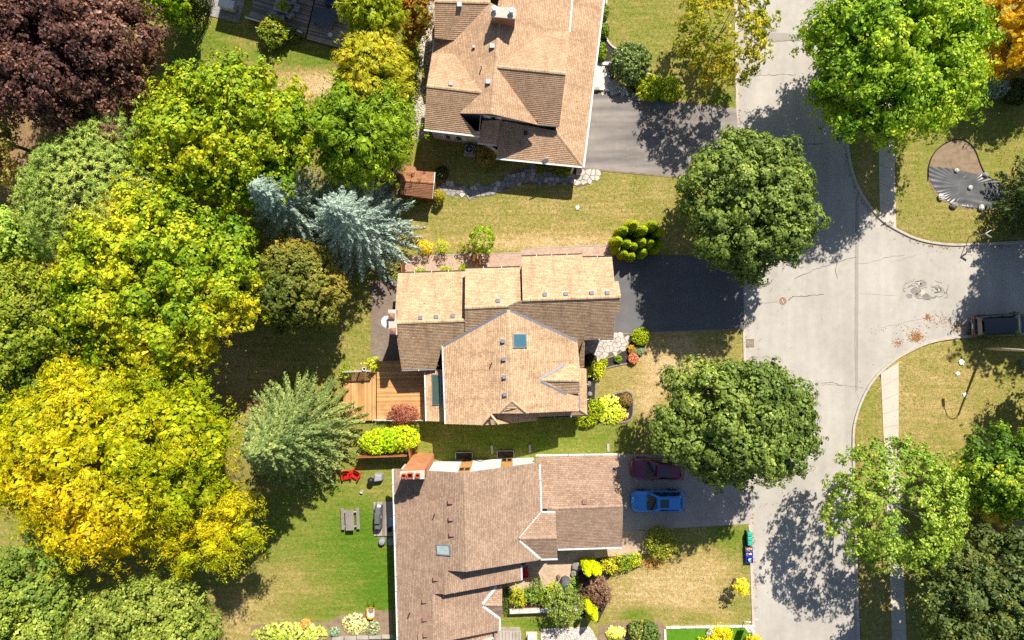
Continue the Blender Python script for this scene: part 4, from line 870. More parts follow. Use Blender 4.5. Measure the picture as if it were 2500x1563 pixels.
subE = PL((1198, 1011, 5.45), (1217, 1035, 5.4), (1244, 1034, 4.8)); roof(h2, subE, [(1199, 1011), (1244, 1034), (1217, 1036)], R2); roof(h2, PL((1198, 1013, 5.5), (1176, 1038, 5.1), (1217, 1036, 5.1)), [(1198, 1013), (1217, 1036), (1176, 1038)], R2)
# dormer on the east slope
dN = PL((1317, 926, 5.65), (1414, 929, 5.65), (1414, 897, 5.0)); dS = PL((1317, 926, 5.65), (1414, 929, 5.65), (1414, 960, 5.0))
roof(h2, dN, [(1317, 926), (1381, 888), (1415, 893), (1415, 929)], R2); roof(h2, dS, [(1317, 928), (1415, 929), (1415, 960), (1381, 960)], R2)
flash(h2, on(dE, 1317, 926), on(dE, 1381, 888)); flash(h2, on(dE, 1319, 932), on(dE, 1384, 963)); flash(h2, on(dW, 1240, 757), on(dW, 1082, 845), .2); flash(h2, on(dE, 1243, 757), on(dE, 1408, 832), .2)
# low roofs round the south east corner, and the sunroom
skE = PL((1433, 901, 2.7), (1435, 1013, 2.7), (1412, 950, 3.2)); skS = PL((1312, 1018, 2.7), (1435, 1013, 2.7), (1350, 1006, 3.0)); sun_ = PL((1037, 909, 2.55), (1040, 1027, 2.55), (1086, 960, 3.05)); sk2 = PL((1245, 1034, 2.7), (1312, 1026, 2.7), (1270, 1008, 3.2))
roof(h2, skE, [(1413, 897), (1432, 901), (1435, 1013), (1412, 998)], R2); roof(h2, skS, [(1412, 998), (1435, 1013), (1390, 1017), (1314, 1019), (1312, 1006)], R2)
roof(h2, sk2, [(1196, 1009), (1312, 1008), (1312, 1026), (1246, 1033)], R2); roof(h2, sun_, [(1037, 909), (1064, 902), (1092, 902), (1096, 1030), (1040, 1028)], R2)
for a, b, pl in ((( 1241, 757), (1249, 976), dW), ((963, 788), (1136, 782), aN), ((1135, 751), (1275, 745), bN), ((1276, 732), (1515, 724), cN), ((1317, 927), (1414, 929), dN)): cap(h2, on(pl, *a), on(pl, *b), R2)
for a, b, pl in (((1249, 978), (1287, 1009), dE), ((1249, 978), (1217, 1009), dW), ((1198, 1012), (1175, 1038), dW), ((1198, 1012), (1218, 1036), dW), ((1413, 998), (1435, 1013), skE)): cap(h2, on(pl, *a), on(pl, *b), R2, .09, 'hip_cap')
tr_ = M['greymetal']
for a, b, pl, m_ in (((972, 666), (1136, 661), aN, M['darktrim']), ((1136, 655), (1269, 651), bN, M['darktrim']), ((1273, 625), (1421, 620), cN, M['darktrim']), ((1422, 627), (1494, 626), cN, M['darktrim']), ((981, 905), (1064, 902), sP, M['greymetal']), ((1080, 845), (1087, 1035), dW, M['white']), ((1037, 909), (1040, 1028), sun_, M['white']), ((1427, 830), (1498, 828), sC, M['darktrim']), ((1433, 901), (1435, 1012), skE, M['darktrim']), ((1314, 1020), (1434, 1014), skS, M['darktrim']), ((1414, 962), (1414, 1000), dE, M['greymetal'])):
    gutter(h2, on(pl, *a), on(pl, *b), m_, .05)
mat2 = M['brownbrick']
walls(h2, [topped(aN, 972, 666, .4, -.4), topped(aN, 1136, 661, 0, -.4), topped(bN, 1136, 655, 0, -.4), topped(bN, 1269, 651, 0, -.4), topped(cN, 1273, 625, .2, -.4), topped(cN, 1494, 626, -.3, -.4), topped(cN, 1497, 725, -.3, 0), topped(sC, 1497, 827, -.3, .4), topped(sC, 1427, 829, 0, .4), topped(dE, 1412, 900, -.2, 0), topped(dE, 1410, 1003, -.2, .3), topped(dW, 1250, 1005, 0, .2), topped(dW, 1174, 1036, 0, .4), topped(dW, 1087, 1035, .4, .4), topped(dW, 1084, 905, .4, 0), topped(sP, 1064, 902, 0, .4), topped(sP, 981, 904, .4, .4), topped(sP, 965, 788, .4, 0)], mat2)
walls(h2, [topped(sun_, 1037, 909, .2, -.1), topped(sun_, 1090, 905, 0, 0), topped(sun_, 1094, 1028, 0, .2), topped(sun_, 1040, 1027, .2, .2)], mat2, 'sunroom_wall')
walls(h2, [topped(skE, 1433, 903, -.4, 0), topped(skE, 1412, 903, 0, 0), topped(skS, 1314, 1008, 0, 0), topped(skS, 1314, 1018, 0, .3), topped(skS, 1434, 1012, -.4, .3)], mat2, 'bay_wall')
# chimney, flues
c2 = [W(947, 756, 6.3), W(967, 756, 6.3), W(970, 818, 6.3), W(949.6, 818, 6.3)]
mb = MB(); mb.prism(inset([tuple(p[:2]) for p in c2], .06), -.1, 6.15); ch = mb.build('chimney', M['redbrick'], h2)
mb = MB(); mb.prism([tuple(p[:2]) for p in c2], 6.15, 6.3); mb.build('chimney_cap', M['concrete'], ch, bevel=.02)
for px, py in ((956, 772), (959, 808)):
    p = W(px, py, 6.4); mb = MB(); mb.add([(p.x - .25, p.y - .25, 6.3), (p.x + .25, p.y - .25, 6.3), (p.x + .25, p.y + .25, 6.3), (p.x - .25, p.y + .25, 6.3), (p.x - .25, p.y - .25, 6.5), (p.x + .25, p.y - .25, 6.5), (p.x + .25, p.y + .25, 6.5), (p.x - .25, p.y + .25, 6.5), (p.x, p.y, 6.66)], [(0, 1, 5, 4), (1, 2, 6, 5), (2, 3, 7, 6), (3, 0, 4, 7), (4, 5, 8), (5, 6, 8), (6, 7, 8), (7, 4, 8)]); mb.build('flue_cap', M['redbrick'], ch)
p = W(946, 786, 5.2); mb = MB(); mb.lathe([(.05, 0), (.3, .04), (.5, .14), (.49, .15), (.28, .055)], p, 20); ds = mb.build('satellite_dish', M['white'], h2, smooth=True)
mb = MB(); mb.tube([p, p + Vector((.35, -.1, -.2))], .04, 6); mb.build('bracket', M['greymetal'], ds)
for px, py, pl in ((1027, 775, aN), (1066, 773, aN), (1106, 771, aN), (1216, 733.5, bN), (1330.5, 718.5, cN), (1381.5, 717, cN), (1444.5, 715, cN), (1482.5, 714.5, cN), (1228, 832, dW), (1230, 876, dW), (1231.5, 919.5, dW), (1233, 962, dW)): vent(h2, pl, px, py, M['greymetal'])
pipe(h2, dW, 1200, 887)
skylight(h2, dE, [(1251, 814), (1284, 814), (1286, 849), (1252, 850)], M['skyglass']); skylight(h2, sun_, [(1055, 914), (1077, 914), (1079, 989), (1057, 989)], M['greenglass'], .07)

# ---- lower house
h3 = thing('brown_shingle_house', 'house with brown shingles, white gable wall and brick chimney at the bottom', 'house', W(1200, 1340))
R3 = M['roof3']
k3 = ((1133, 1155, 7.0), (1138, 1396, 7.0))
w3 = PL(*k3, (963, 1350, 4.0)); e3 = PL(*k3, (1319, 1190, 4.0))
gN = PL((1348, 1242, 4.0), (1520, 1236, 4.0), (1400, 1112, 2.35)); gS = PL((1348, 1242, 4.0), (1520, 1236, 4.0), (1440, 1338, 2.55)); gX = gN
cwN = PL((1268, 1315, 5.0), (1359, 1314, 5.0), (1330, 1251, 4.02)); cwS = PL((1268, 1315, 5.0), (1359, 1314, 5.0), (1330, 1364, 4.02))
roof(h3, w3, [(959, 1145), (1133, 1155), (1138, 1396), (1090, 1393), (965, 1393)], R3); roof(h3, w3, [(965, 1393), (1090, 1393), (1086, 1450), (967, 1450)], R3); roof(h3, w3, [(967, 1450), (1059, 1450), (1054, 1640), (972, 1640)], R3)
roof(h3, e3, [(1133, 1155), (1307, 1131), (1318, 1133), (1322, 1250), (1268, 1315), (1138, 1396)], R3); roof(h3, e3, [(1138, 1396), (1268, 1315), (1319, 1364), (1313, 1368)], R3)
zr2 = on(w3, 1090, 1393).z; e3b = PL((1090, 1393, zr2), (1086, 1452, zr2), (1273, 1400, zr2 - 2.55)); roof(h3, e3b, [(1090, 1386), (1273, 1372), (1274, 1417), (1086, 1452)], R3)
zr3 = on(w3, 1058, 1450).z; e3c = PL((1058, 1450, zr3), (1054, 1600, zr3), (1220, 1500, zr3 - 2.4)); roof(h3, e3c, [(1058, 1444), (1224, 1425), (1220, 1539), (1100, 1563), (1054, 1640)], R3)
e3d = PL((1030, 1560, zr3 - .5), (1030, 1640, zr3 - .5), (1220, 1560, zr3 - 3.1)); roof(h3, e3d, [(1020, 1550), (1215, 1530), (1215, 1650), (1020, 1650)], R3)
n3 = PL((1178, 1476, zr3 - 1.75), (1226, 1478, zr3 - 1.75), (1225, 1432, zr3 - 2.5)); s3 = PL((1178, 1476, zr3 - 1.75), (1226, 1478, zr3 - 1.75), (1221, 1510, zr3 - 2.5)); roof(h3, n3, [(1178, 1476), (1212, 1431), (1226, 1429), (1226, 1478)], R3); roof(h3, s3, [(1178, 1477), (1226, 1478), (1226, 1508), (1220, 1511)], R3)
roof(h3, gN, [(1307, 1113), (1508, 1110), (1521, 1236), (1323, 1243)], R3); roof(h3, gS, [(1335, 1242.5), (1521, 1236), (1519, 1336), (1350, 1341.5)], R3)
roof(h3, cwN, [(1268, 1315), (1322, 1250), (1356, 1251), (1359, 1314)], R3); roof(h3, cwS, [(1268, 1316), (1359, 1314), (1361, 1364), (1319, 1365)], R3)
for a, b, pl in (((1133, 1155), (1138, 1396), w3), ((1090, 1393), (1086, 1452), w3), ((1058, 1450), (1054, 1600), w3), ((1348, 1242), (1520, 1236), gN), ((1268, 1315), (1359, 1314), cwN), ((1178, 1477), (1226, 1478), n3)): cap(h3, on(pl, *a), on(pl, *b), R3, .11)
for a, b, pl in (((1321, 1252), (1269, 1314), e3), ((1269, 1320), (1318, 1364), e3), ((1212, 1431), (1178, 1474), e3c), ((1179, 1480), (1220, 1510), e3c)): flash(h3, on(pl, *a), on(pl, *b), .24, M['trim'])
for a, b, pl in (((959, 1146), (972, 1630), w3), ((1318, 1134), (1322, 1249), e3), ((1308, 1112), (1507, 1109), gN), ((1362, 1342), (1518, 1337), gS), ((1323, 1250), (1356, 1251), cwN), ((1320, 1366), (1361, 1365), cwS), ((1273, 1380), (1274, 1416), e3b), ((1221, 1511), (1220, 1539), e3c)): gutter(h3, on(pl, *a), on(pl, *b), M['white'], .06)
A = topped(w3, 959, 1146, .4, -.35); Pk = topped(w3, 1133, 1155, 0, -.35); B = topped(e3, 1312, 1131, -.2, -.35)
walls(h3, [A, topped(w3, 972, 1620, .4, 0), topped(w3, 1054, 1620), topped(e3c, 1215, 1560, -.3, 0), topped(e3c, 1216, 1440, -.3, 0), topped(e3b, 1270, 1400, -.3, 0), topped(e3, 1312, 1366, -.3, .3), B, Pk], M['white'])
mG = M['white']
walls(h3, [topped(gN, 1312, 1114, .3, -.4), topped(gN, 1508, 1111, -.35, -.4), topped(gN, 1520, 1236, -.35, 0), topped(gS, 1518, 1336, -.35, .4), topped(gS, 1364, 1340, 0, .4), topped(cwS, 1358, 1363, -.3, .3), topped(cwS, 1321, 1363, 0, .3)], mG, 'garage_wall')
# timber bays in the white gable
def wy(x): return A.y + (B.y - A.y) * (x - A.x) / (B.x - A.x) if x < Pk.x or True else 0
def gz(x): return A.z + (Pk.z - A.z) * (x - A.x) / (Pk.x - A.x) if x < Pk.x else Pk.z + (B.z - Pk.z) * (x - Pk.x) / (B.x - Pk.x)
def gy(x): return A.y + (Pk.y - A.y) * (x - A.x) / (Pk.x - A.x) if x < Pk.x else Pk.y + (B.y - Pk.y) * (x - Pk.x) / (B.x - Pk.x)
for x0, x1, wins in ((W(1116, 1150, 6).x, W(1146, 1150, 6).x, ((.25, 1.25, 2), (3.7, 4.8, 2))), (W(1222, 1150, 6).x, W(1252, 1150, 6).x, ((.5, 1.7, 2),))):
    pa, pb = (x1, gy(x1)), (x0, gy(x0)); bay = panel(h3, pa, pb, -.05, min(gz(x0), gz(x1)) - .02, M['cedarwood'], 'timber_bay', .05, .06)
    for z0, z1, n in wins:
        for k in range(n):
            u0 = .08 + k * .47; u1 = u0 + .4; qa = (pa[0] + (pb[0] - pa[0]) * u0, pa[1] + (pb[1] - pa[1]) * u0); qb = (pa[0] + (pb[0] - pa[0]) * u1, pa[1] + (pb[1] - pa[1]) * u1)
            w_ = panel(bay, qa, qb, z0, z1, M['brownwood'], 'window_frame', .08, .04); panel(w_, (qa[0] * .92 + qb[0] * .08, qa[1] * .92 + qb[1] * .08), (qb[0] * .92 + qa[0] * .08, qb[1] * .92 + qa[1] * .08), z0 + .08, z1 - .08, M['glass'], 'pane', .088, .02)
# brick chimney on the gable
c3 = [W(976.5, 1151.5, 7.4), W(1036.4, 1149, 7.4), W(1036.4, 1170, 7.4), W(976.5, 1171.4, 7.4)]
mb = MB(); q = inset([tuple(p[:2]) for p in c3], .05); y0 = min(p[1] for p in q); q = [(p[0], p[1]) for p in q]; mb.prism(q, -.1, 7.25); ch = mb.build('chimney', M['orangebrick'], h3)
mb = MB(); mb.prism([tuple(p[:2]) for p in c3], 7.25, 7.4); mb.build('chimney_cap', M['concrete'], ch, bevel=.02)
for px, py, s_ in ((985.5, 1162.5, .3), (1001, 1162, .4), (1019.5, 1161.5, .3)):
    p = W(px, py, 7.6); mb = MB()
    for dx, dy, sx, sy in ((s_ / 2, 0, .06, s_), (-s_ / 2, 0, .06, s_), (0, s_ / 2, s_ - .06, .06), (0, -s_ / 2, s_ - .06, .06)): mb.box((p.x + dx, p.y + dy, 7.55), (sx, sy, .3))
    f_ = mb.build('clay_flue', pm('terracotta', lin((186, 92, 60)), .2, 3, 20, .85, .2) if 'terra' not in M else M['terra'], ch); M['terra'] = f_.data.materials[0]
    mb = MB(); mb.box((p.x, p.y, 7.42), (s_ - .06, s_ - .06, .02)); mb.build('opening', M['black'], f_)
for px, py, pl in ((1100, 1223, w3), (1101.5, 1264, w3), (1103, 1302, w3), (1064, 1410, w3), (1036.5, 1464, w3), (1038, 1508, w3), (1040, 1547, w3), (1427, 1223.5, gN)): vent(h3, pl, px, py, pm('brown_metal', lin((150, 116, 100)), .1, 3, 20, .6, .05) if 'bm' not in M else M['bm'], .36); 
pipe(h3, w3, 1061, 1256); pipe(h3, w3, 1000, 1497)
skylight(h3, w3, [(1066, 1328), (1099, 1330), (1101, 1357), (1067, 1354)], M['milky'])
# grey roofed lean-to at the bottom edge
lt = thing('grey_roofed_shed', 'grey ribbed roof of a lean-to at the bottom edge', 'shed', W(1235, 1580)); pl = PL((1196, 1540, .95), (1272, 1540, .85), (1196, 1620, .95))
roof(lt, pl, [(1200, 1540), (1272, 1539), (1273, 1620), (1200, 1620)], M['greywood'], 10, .1); 
for k in range(9): a = on(pl, 1203 + k * 8.2, 1541); b = on(pl, 1203 + k * 8.2, 1618); gutter(lt, a + Vector((0, 0, .05)), b + Vector((0, 0, .05)), M['greywood'], .025, 'rib', False)
walls(lt, [topped(pl, 1202, 1542), topped(pl, 1270, 1542), topped(pl, 1270, 1618), topped(pl, 1202, 1618)], M['greywood'])

# ---- garden shed
sh = thing('garden_shed', 'small shed with rust brown shingles beside the blue spruce', 'shed', W(1015, 450))
sN = PL((977, 441, 2.7), (1060, 447, 2.7), (1020, 405, 2.1)); sS = PL((977, 441, 2.7), (1060, 447, 2.7), (1018, 484, 2.05))
roof(sh, sN, [(980, 405), (986, 402), (1010, 406), (1016, 411), (1016, 417), (1062, 421), (1060, 447), (977, 441)], M['roofshed'], .14, .08); roof(sh, sS, [(977, 441), (1060, 447), (1056, 485), (976, 475)], M['roofshed'], .14, .08)
cap(sh, on(sN, 977, 441), on(sN, 1060, 447), M['roofshed'], .09)
walls(sh, [topped(sN, 980, 405, .15, -.15, .1), topped(sN, 1062, 421, -.15, -.1, .1), topped(sN, 1060, 446, -.12, 0, .1), topped(sS, 1056, 484, -.15, .12, .1), topped(sS, 977, 475, .15, .12, .1), topped(sN, 977, 441, .12, 0, .1)], M['brownwood'])
e0, e1, e2 = on(sN, 1062, 421), on(sN, 1060, 447), on(sS, 1056, 485)
gutter(sh, e0, e1, M['trim'], .03, 'barge_board', False); gutter(sh, e1, e2, M['trim'], .03, 'barge_board', False)

# ---- neighbour's house at the top left, mostly out of view
h4 = thing('brown_brick_house', 'brown brick house behind the grey deck at the top edge', 'house', W(760, -90))
def rot4(u, v): a = math.radians(-14.6); o = W(905, -12); return (o.x + u * math.cos(a) - v * math.sin(a), o.y + u * math.sin(a) + v * math.cos(a))
fp = [rot4(-11.6, .35), rot4(0, .35), rot4(0, 10), rot4(-11.6, 10)]
walls(h4, [Vector((*p, 7.3)) for p in fp], M['brownbrick'])
bayp = [rot4(-11.4, -1.6), rot4(-10.1, -1.6), rot4(-10.1, .3), rot4(-11.4, .3)]; walls(h4, [Vector((*p, 3.0)) for p in bayp], M['brownbrick'], 'bay_wall')
def hip(parent, c, e, zr, ze, mat):
    m0 = ((c[0][0] + c[3][0]) / 2, (c[0][1] + c[3][1]) / 2); m1 = ((c[1][0] + c[2][0]) / 2, (c[1][1] + c[2][1]) / 2)
    def L(a, b, t): return (a[0] + (b[0] - a[0]) * t, a[1] + (b[1] - a[1]) * t)
    r0 = (*L(m0, m1, e), zr); r1 = (*L(m0, m1, 1 - e), zr); q = [(*p, ze) for p in c]
    def px(p): k = (1 - p[2] / H) / S; return (1250 + p[0] / k, 781.5 - p[1] / k, p[2])
    for poly in ((q[0], q[1], r1, r0), (q[1], q[2], r1), (q[2], q[3], r0, r1), (q[3], q[0], r0)):
        pp = [px(p) for p in poly]; roof(parent, PL(*pp[:3]), [p[:2] for p in pp], mat)
hip(h4, [rot4(-12.1, -.15), rot4(.5, -.15), rot4(.5, 10.4), rot4(-12.1, 10.4)], .3, 9.4, 7.25, R3)
window(h4, rot4(-4.5, .35), rot4(-2.5, .35), .6, 2.6)
# ---- brick building at the right edge
h5 = thing('brick_building_corner', 'corner of a brown brick building with pale parapet at the right edge', 'house', W(2510, 1260))
c5 = W(2474, 1248, 3.2); poly5 = [(c5.x, c5.y), (c5.x + 5, c5.y), (c5.x + 5, c5.y - 6), (c5.x + .3, c5.y - 6)]
mb = MB(); mb.prism(poly5, -.1, 3.0); mb.build('wall', M['brownbrick'], h5); mb = MB(); mb.box((c5.x + 2.5, c5.y - .1, 3.1), (5.2, .3, .2)); mb.build('parapet', M['trim'], h5)
h6 = thing('east_house', 'house out of view whose shade crosses the lawn at the right edge', 'house', W(2600, 120))
hip(h6, [tuple(W(2520, 200)[:2]), tuple(W(2880, 190)[:2]), tuple(W(2880, 0)[:2]), tuple(W(2520, 10)[:2])], .3, 6.5, 3.6, R3); walls(h6, [Vector((*W(2530, 190)[:2], 3.5)), Vector((*W(2870, 180)[:2], 3.5)), Vector((*W(2870, 10)[:2], 3.5)), Vector((*W(2530, 20)[:2], 3.5))], M['brownbrick'])
# ------------------------------------------------------------------ paths, beds, decks
def stones(name, label, cat, area_px, step, mat, seed, z=.03, joint=.03, base=None, piece='flagstone', ratio=1.0, zj=.012, group=None, mats=None):
    area = PX(area_px); cx = sum(p[0] for p in area) / len(area); cy = sum(p[1] for p in area) / len(area)
    t = thing(name, label, cat, (cx, cy, 0), 0, group); t['kind'] = 'structure'; rn = random.Random(seed)
    if base: flat('bedding', area, .006, base, t)
    for c in cells(area, step, seed, .36, ratio):
        q = inset(c, joint / 2)
        if len(q) < 3: continue
        mb = MB(); zz_ = z + rn.uniform(-zj, zj); mb.prism(q, -.02, zz_); mb.build(piece, rn.choice(mats) if mats else mat, t)
    return t
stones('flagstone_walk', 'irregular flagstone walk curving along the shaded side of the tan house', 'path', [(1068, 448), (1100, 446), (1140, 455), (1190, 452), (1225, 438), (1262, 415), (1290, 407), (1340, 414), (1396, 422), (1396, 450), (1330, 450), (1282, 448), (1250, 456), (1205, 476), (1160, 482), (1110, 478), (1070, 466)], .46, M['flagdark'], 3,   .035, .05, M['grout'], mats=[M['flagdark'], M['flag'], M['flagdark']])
stones('flagstone_apron', 'sunlit white flagstone patch at the porch corner of the tan house', 'path', [(1396, 420), (1424, 410), (1470, 416), (1462, 432), (1432, 452), (1410, 456), (1396, 448)], .5, M['flag'], 4, .035, .05, M['grout'])
stones('front_walk', 'pale flagstone walk at the front door of the middle house', 'path', [(1424, 826), (1540, 815), (1541, 826), (1530, 846), (1505, 865), (1475, 876), (1424, 876)], .48, M['flag'], 5, .035, .035, M['grout'])
stones('entry_walk', 'grey flagstone walk beside the tall shrub at the tan house', 'path', [(1450, 160), (1484, 160), (1492, 185), (1520, 212), (1556, 236), (1490, 230), (1450, 224)], .42, M['flag'], 6, .035, .03, M['grout'])
stp = thing('entry_steps', 'pale stone entry steps beside the tan house', 'steps', W(1465, 190)); stp['kind'] = 'structure'
for k, (a, b, c, d, z) in enumerate(((1452, 163, 1466, 222, .34), (1466.5, 163, 1476, 222, .22), (1476.5, 176, 1487, 224, .12), (1462, 153, 1494, 162, .3))): mb = MB(); mb.prism(PX([(a, b), (c, b + 1), (c - 3, d), (a - 6, d)]), -.05, z); mb.build('step', M['capstone'], stp, bevel=.02)
mb = MB(); p = W(1456, 216, .35); mb.box(p, (.5, .22, .02)); dm = mb.build('door_mat', M['greywood']); tag(dm, 'small dark doormat on the pale entry steps', 'doormat')
np_ = flat('side_path', PX([(988, 628), (1137, 622), (1271, 618), (1273, 609), (1395, 603), (1490, 600), (1490, 645), (1300, 660), (1150, 690), (988, 700)]), .010, M['paverpink'], kind='structure'); tag(np_, 'pinkish paver path along the upper side of the middle house')
strip(PX([(988, 627), (1137, 621), (1271, 617), (1273, 608), (1395, 602), (1490, 599)]), .09, .03, M['greywood'], 'edging', np_, .1)
flat('side_patio', PX([(905, 690), (990, 680), (990, 890), (905, 890)]), .011, M['pavergrey'], kind='structure')
flat('garage_walk', PX([(1330, 1296), (1585, 1296), (1580, 1352), (1470, 1362), (1460, 1400), (1415, 1440), (1240, 1440), (1240, 1340)]), .012, M['paver'], kind='structure')
# beds
def bed(name, label, pts, mat, edge=None, z=.016, closed=True, eh=.09, step=.38, ew=.14):
    t = flat(name, PX(pts), z, mat); tag(t, label, 'flower bed', kind='structure')
    if edge:
        for a, b in zip(edge, edge[1:]):
            pa, pb = W(*a), W(*b); L = (pb - pa).length; n = max(1, round(L / step)); rz_ = math.atan2(pb.y - pa.y, pb.x - pa.x)
            for k in range(n):
                c = pa.lerp(pb, (k + .5) / n); mb = MB(); mb.box((c.x, c.y, eh / 2), (L / n - .02, ew, eh), rz_); mb.build('edging_block', M['edging'], t, bevel=.012)
    return t
bed('flower_bed', 'curved mulch bed with small shrubs at the front walk', [(1420, 876), (1475, 878), (1507, 867), (1533, 848), (1545, 820), (1580, 815), (1580, 840), (1562, 868), (1545, 885), (1465, 905), (1440, 925), (1436, 960), (1420, 960)], M['mulch'], smoothline([(1579, 818), (1580, 842), (1562, 870), (1545, 885), (1500, 893), (1466, 903)], 1))
bed('flower_bed', 'narrow mulch bed under the front windows of the middle house', [(1418, 905), (1456, 905), (1455, 980), (1420, 985)], M['mulch'], [(1456, 908), (1453, 975)], step=.5)
bed('flower_bed', 'rounded mulch bed with bright hostas edged in stone', [(1405, 985), (1480, 968), (1515, 957), (1535, 955), (1546, 968), (1546, 1010), (1538, 1028), (1510, 1032), (1405, 1035)], M['mulch'], smoothline([(1478, 969), (1515, 957), (1535, 955), (1546, 966), (1546, 1012), (1538, 1028), (1505, 1033)], 1))
bed('flower_bed', 'dark mulch bed with white edging beside the tan house', [(1478, -40), (1472, 60), (1480, 100), (1500, 120), (1530, 135), (1600, 185), (1630, 195), (1560, 240), (1490, 160), (1455, 150), (1462, -40)], M['mulch'], None)
we = thing('stone_edging', 'white stone edging curving along the mulch bed at the tan house', 'edging', W(1500, 110)); ed = smoothline([(1481, -40), (1480, 40), (1478, 90), (1490, 112), (1512, 124), (1545, 140)], 2) ; ed2 = smoothline([(1575, 178), (1600, 186), (1625, 195), (1650, 205)], 1)
for E_ in (ed, ed2):
    for a, b in zip(E_, E_[1:]): pa, pb = W(*a), W(*b); mb = MB(); mb.box(((pa + pb) / 2 + Vector((0, 0, .05))), ((pb - pa).length - .02, .16, .12), math.atan2(pb.y - pa.y, pb.x - pa.x)); mb.build('edging_block', M['capstone'], we, bevel=.015)
gs = flat('gravel_strip', PX([(1022, -40), (1066, -40), (1064, 100), (1050, 230), (1040, 330), (1025, 345), (1004, 340), (1010, 240), (1022, 120)]), .012, M['kerb'], kind='structure')
def pebbles(name, label, pts, n, s0, s1, cols, seed, zoff=.01):
    area = PX(pts); rng = np.random.default_rng(seed); xs = [p[0] for p in area]; ys = [p[1] for p in area]; P = []
    while len(P) < n:
        q = (rng.uniform(min(xs), max(xs)), rng.uniform(min(ys), max(ys)))
        if inside(q, area): P.append(q)
    oc = np.array([(1, 0, 0), (0, 1, 0), (-1, 0, 0), (0, -1, 0), (0, 0, .7), (0, 0, -.5)], float); of = [(0, 1, 4), (1, 2, 4), (2, 3, 4), (3, 0, 4)]; V = []; F = []; Cc = []
    for i, q in enumerate(P):
        s_ = rng.uniform(s0, s1); a = rng.uniform(0, 6); R_ = np.array([[math.cos(a), -math.sin(a), 0], [math.sin(a), math.cos(a), 0], [0, 0, 1]]); v = (oc * rng.uniform(.7, 1.2, (6, 1)) * s_) @ R_.T + np.array([q[0], q[1], zoff + s_ * .15]); V.append(v); F += [tuple(k + 6 * i for k in f_) for f_ in of]
        c = np.array(lin(cols[rng.integers(len(cols))])) * rng.uniform(.7, 1.2); Cc.append(np.tile(np.append(c, 1), (6, 1)))
    o = mesh(name, np.concatenate(V), F, M['vc']); vcol(o, np.concatenate(Cc)); tag(o, label, 'gravel', kind='stuff'); return o
m_, nt_, b_ = nodes('stone_colours'); a_ = nd(nt_, 'ShaderNodeVertexColor', layer_name='Col'); nt_.links.new(a_.outputs[0], b_.inputs['Base Color']); b_.inputs['Roughness'].default_value = .9; M['vc'] = m_
pebbles('gravel', 'pale river stones along the tan house wall', [(1022, -40), (1066, -40), (1064, 100), (1050, 230), (1040, 330), (1025, 345), (1004, 340), (1010, 240), (1022, 120)], 3200, .05, .12, [(206, 194, 176), (180, 168, 150), (226, 214, 196), (150, 138, 122)], 3)
flat('gravel_patch', PX([(1320, 1536), (1440, 1530), (1462, 1570), (1462, 1620), (1320, 1620)]), .012, M['kerb'], kind='structure')
pebbles('gravel', 'white pebbles below the planter at the bottom edge', [(1320, 1536), (1440, 1530), (1462, 1570), (1462, 1600), (1320, 1600)], 2600, .035, .08, [(226, 212, 200), (200, 184, 172), (170, 152, 142), (236, 228, 220)], 4)
# turf rectangle at the bottom right with white stone border
at = flat('artificial_turf', PX([(1628, 1535), (1842, 1531), (1845, 1640), (1628, 1640)]), .014, pm('bright_turf', lin((82, 128, 18)), .2, 2, 40, .95, .5), kind='structure')
br_ = thing('stone_border', 'white stone border round the bright turf at the bottom', 'edging', W(1730, 1532))
for a, b in (((1625, 1532), (1842, 1528)), ((1623, 1536), (1626, 1620))):
    pa, pb = W(*a), W(*b); n = max(2, round((pb - pa).length / .45))
    for k in range(n): c = pa.lerp(pb, (k + .5) / n); mb = MB(); mb.box((c.x, c.y, .05), ((pb - pa).length / n - .02, random.uniform(.17, .23), random.uniform(.12, .16)), math.atan2(pb.y - pa.y, pb.x - pa.x)); mb.build('border_stone', M['white'] if k % 3 else M['capstone'], br_, bevel=.02)
bed('flower_bed', 'brown mulch bed at the bottom edge between hosta and turf', [(1462, 1530), (1500, 1520), (1560, 1515), (1612, 1518), (1626, 1536), (1622, 1640), (1462, 1640)], M['dryground'])
bed('flower_bed', 'soil bed with squash vines at the bottom edge', [(612, 1528), (700, 1516), (800, 1520), (835, 1500), (920, 1490), (958, 1490), (958, 1555), (612, 1600)], M['dryground'])
bed('flower_bed', 'bed under the purple bush beside the patio', [(1400, 1372), (1475, 1360), (1560, 1352), (1565, 1385), (1500, 1400), (1478, 1420), (1480, 1480), (1460, 1520), (1405, 1500)], M['soil'])
bed('flower_bed', 'kidney shaped soil bed half covered with black plastic', [(2268, 395), (2280, 372), (2305, 350), (2335, 339), (2360, 343), (2380, 362), (2390, 390), (2402, 422), (2425, 440), (2470, 455), (2490, 470), (2470, 500), (2440, 512), (2400, 514), (2350, 508), (2310, 495), (2280, 470), (2266, 440)], M['dryground'])
tarp = thing('plastic_sheet', 'wrinkled black plastic sheet weighed down with stones', 'tarp', W(2360, 460))
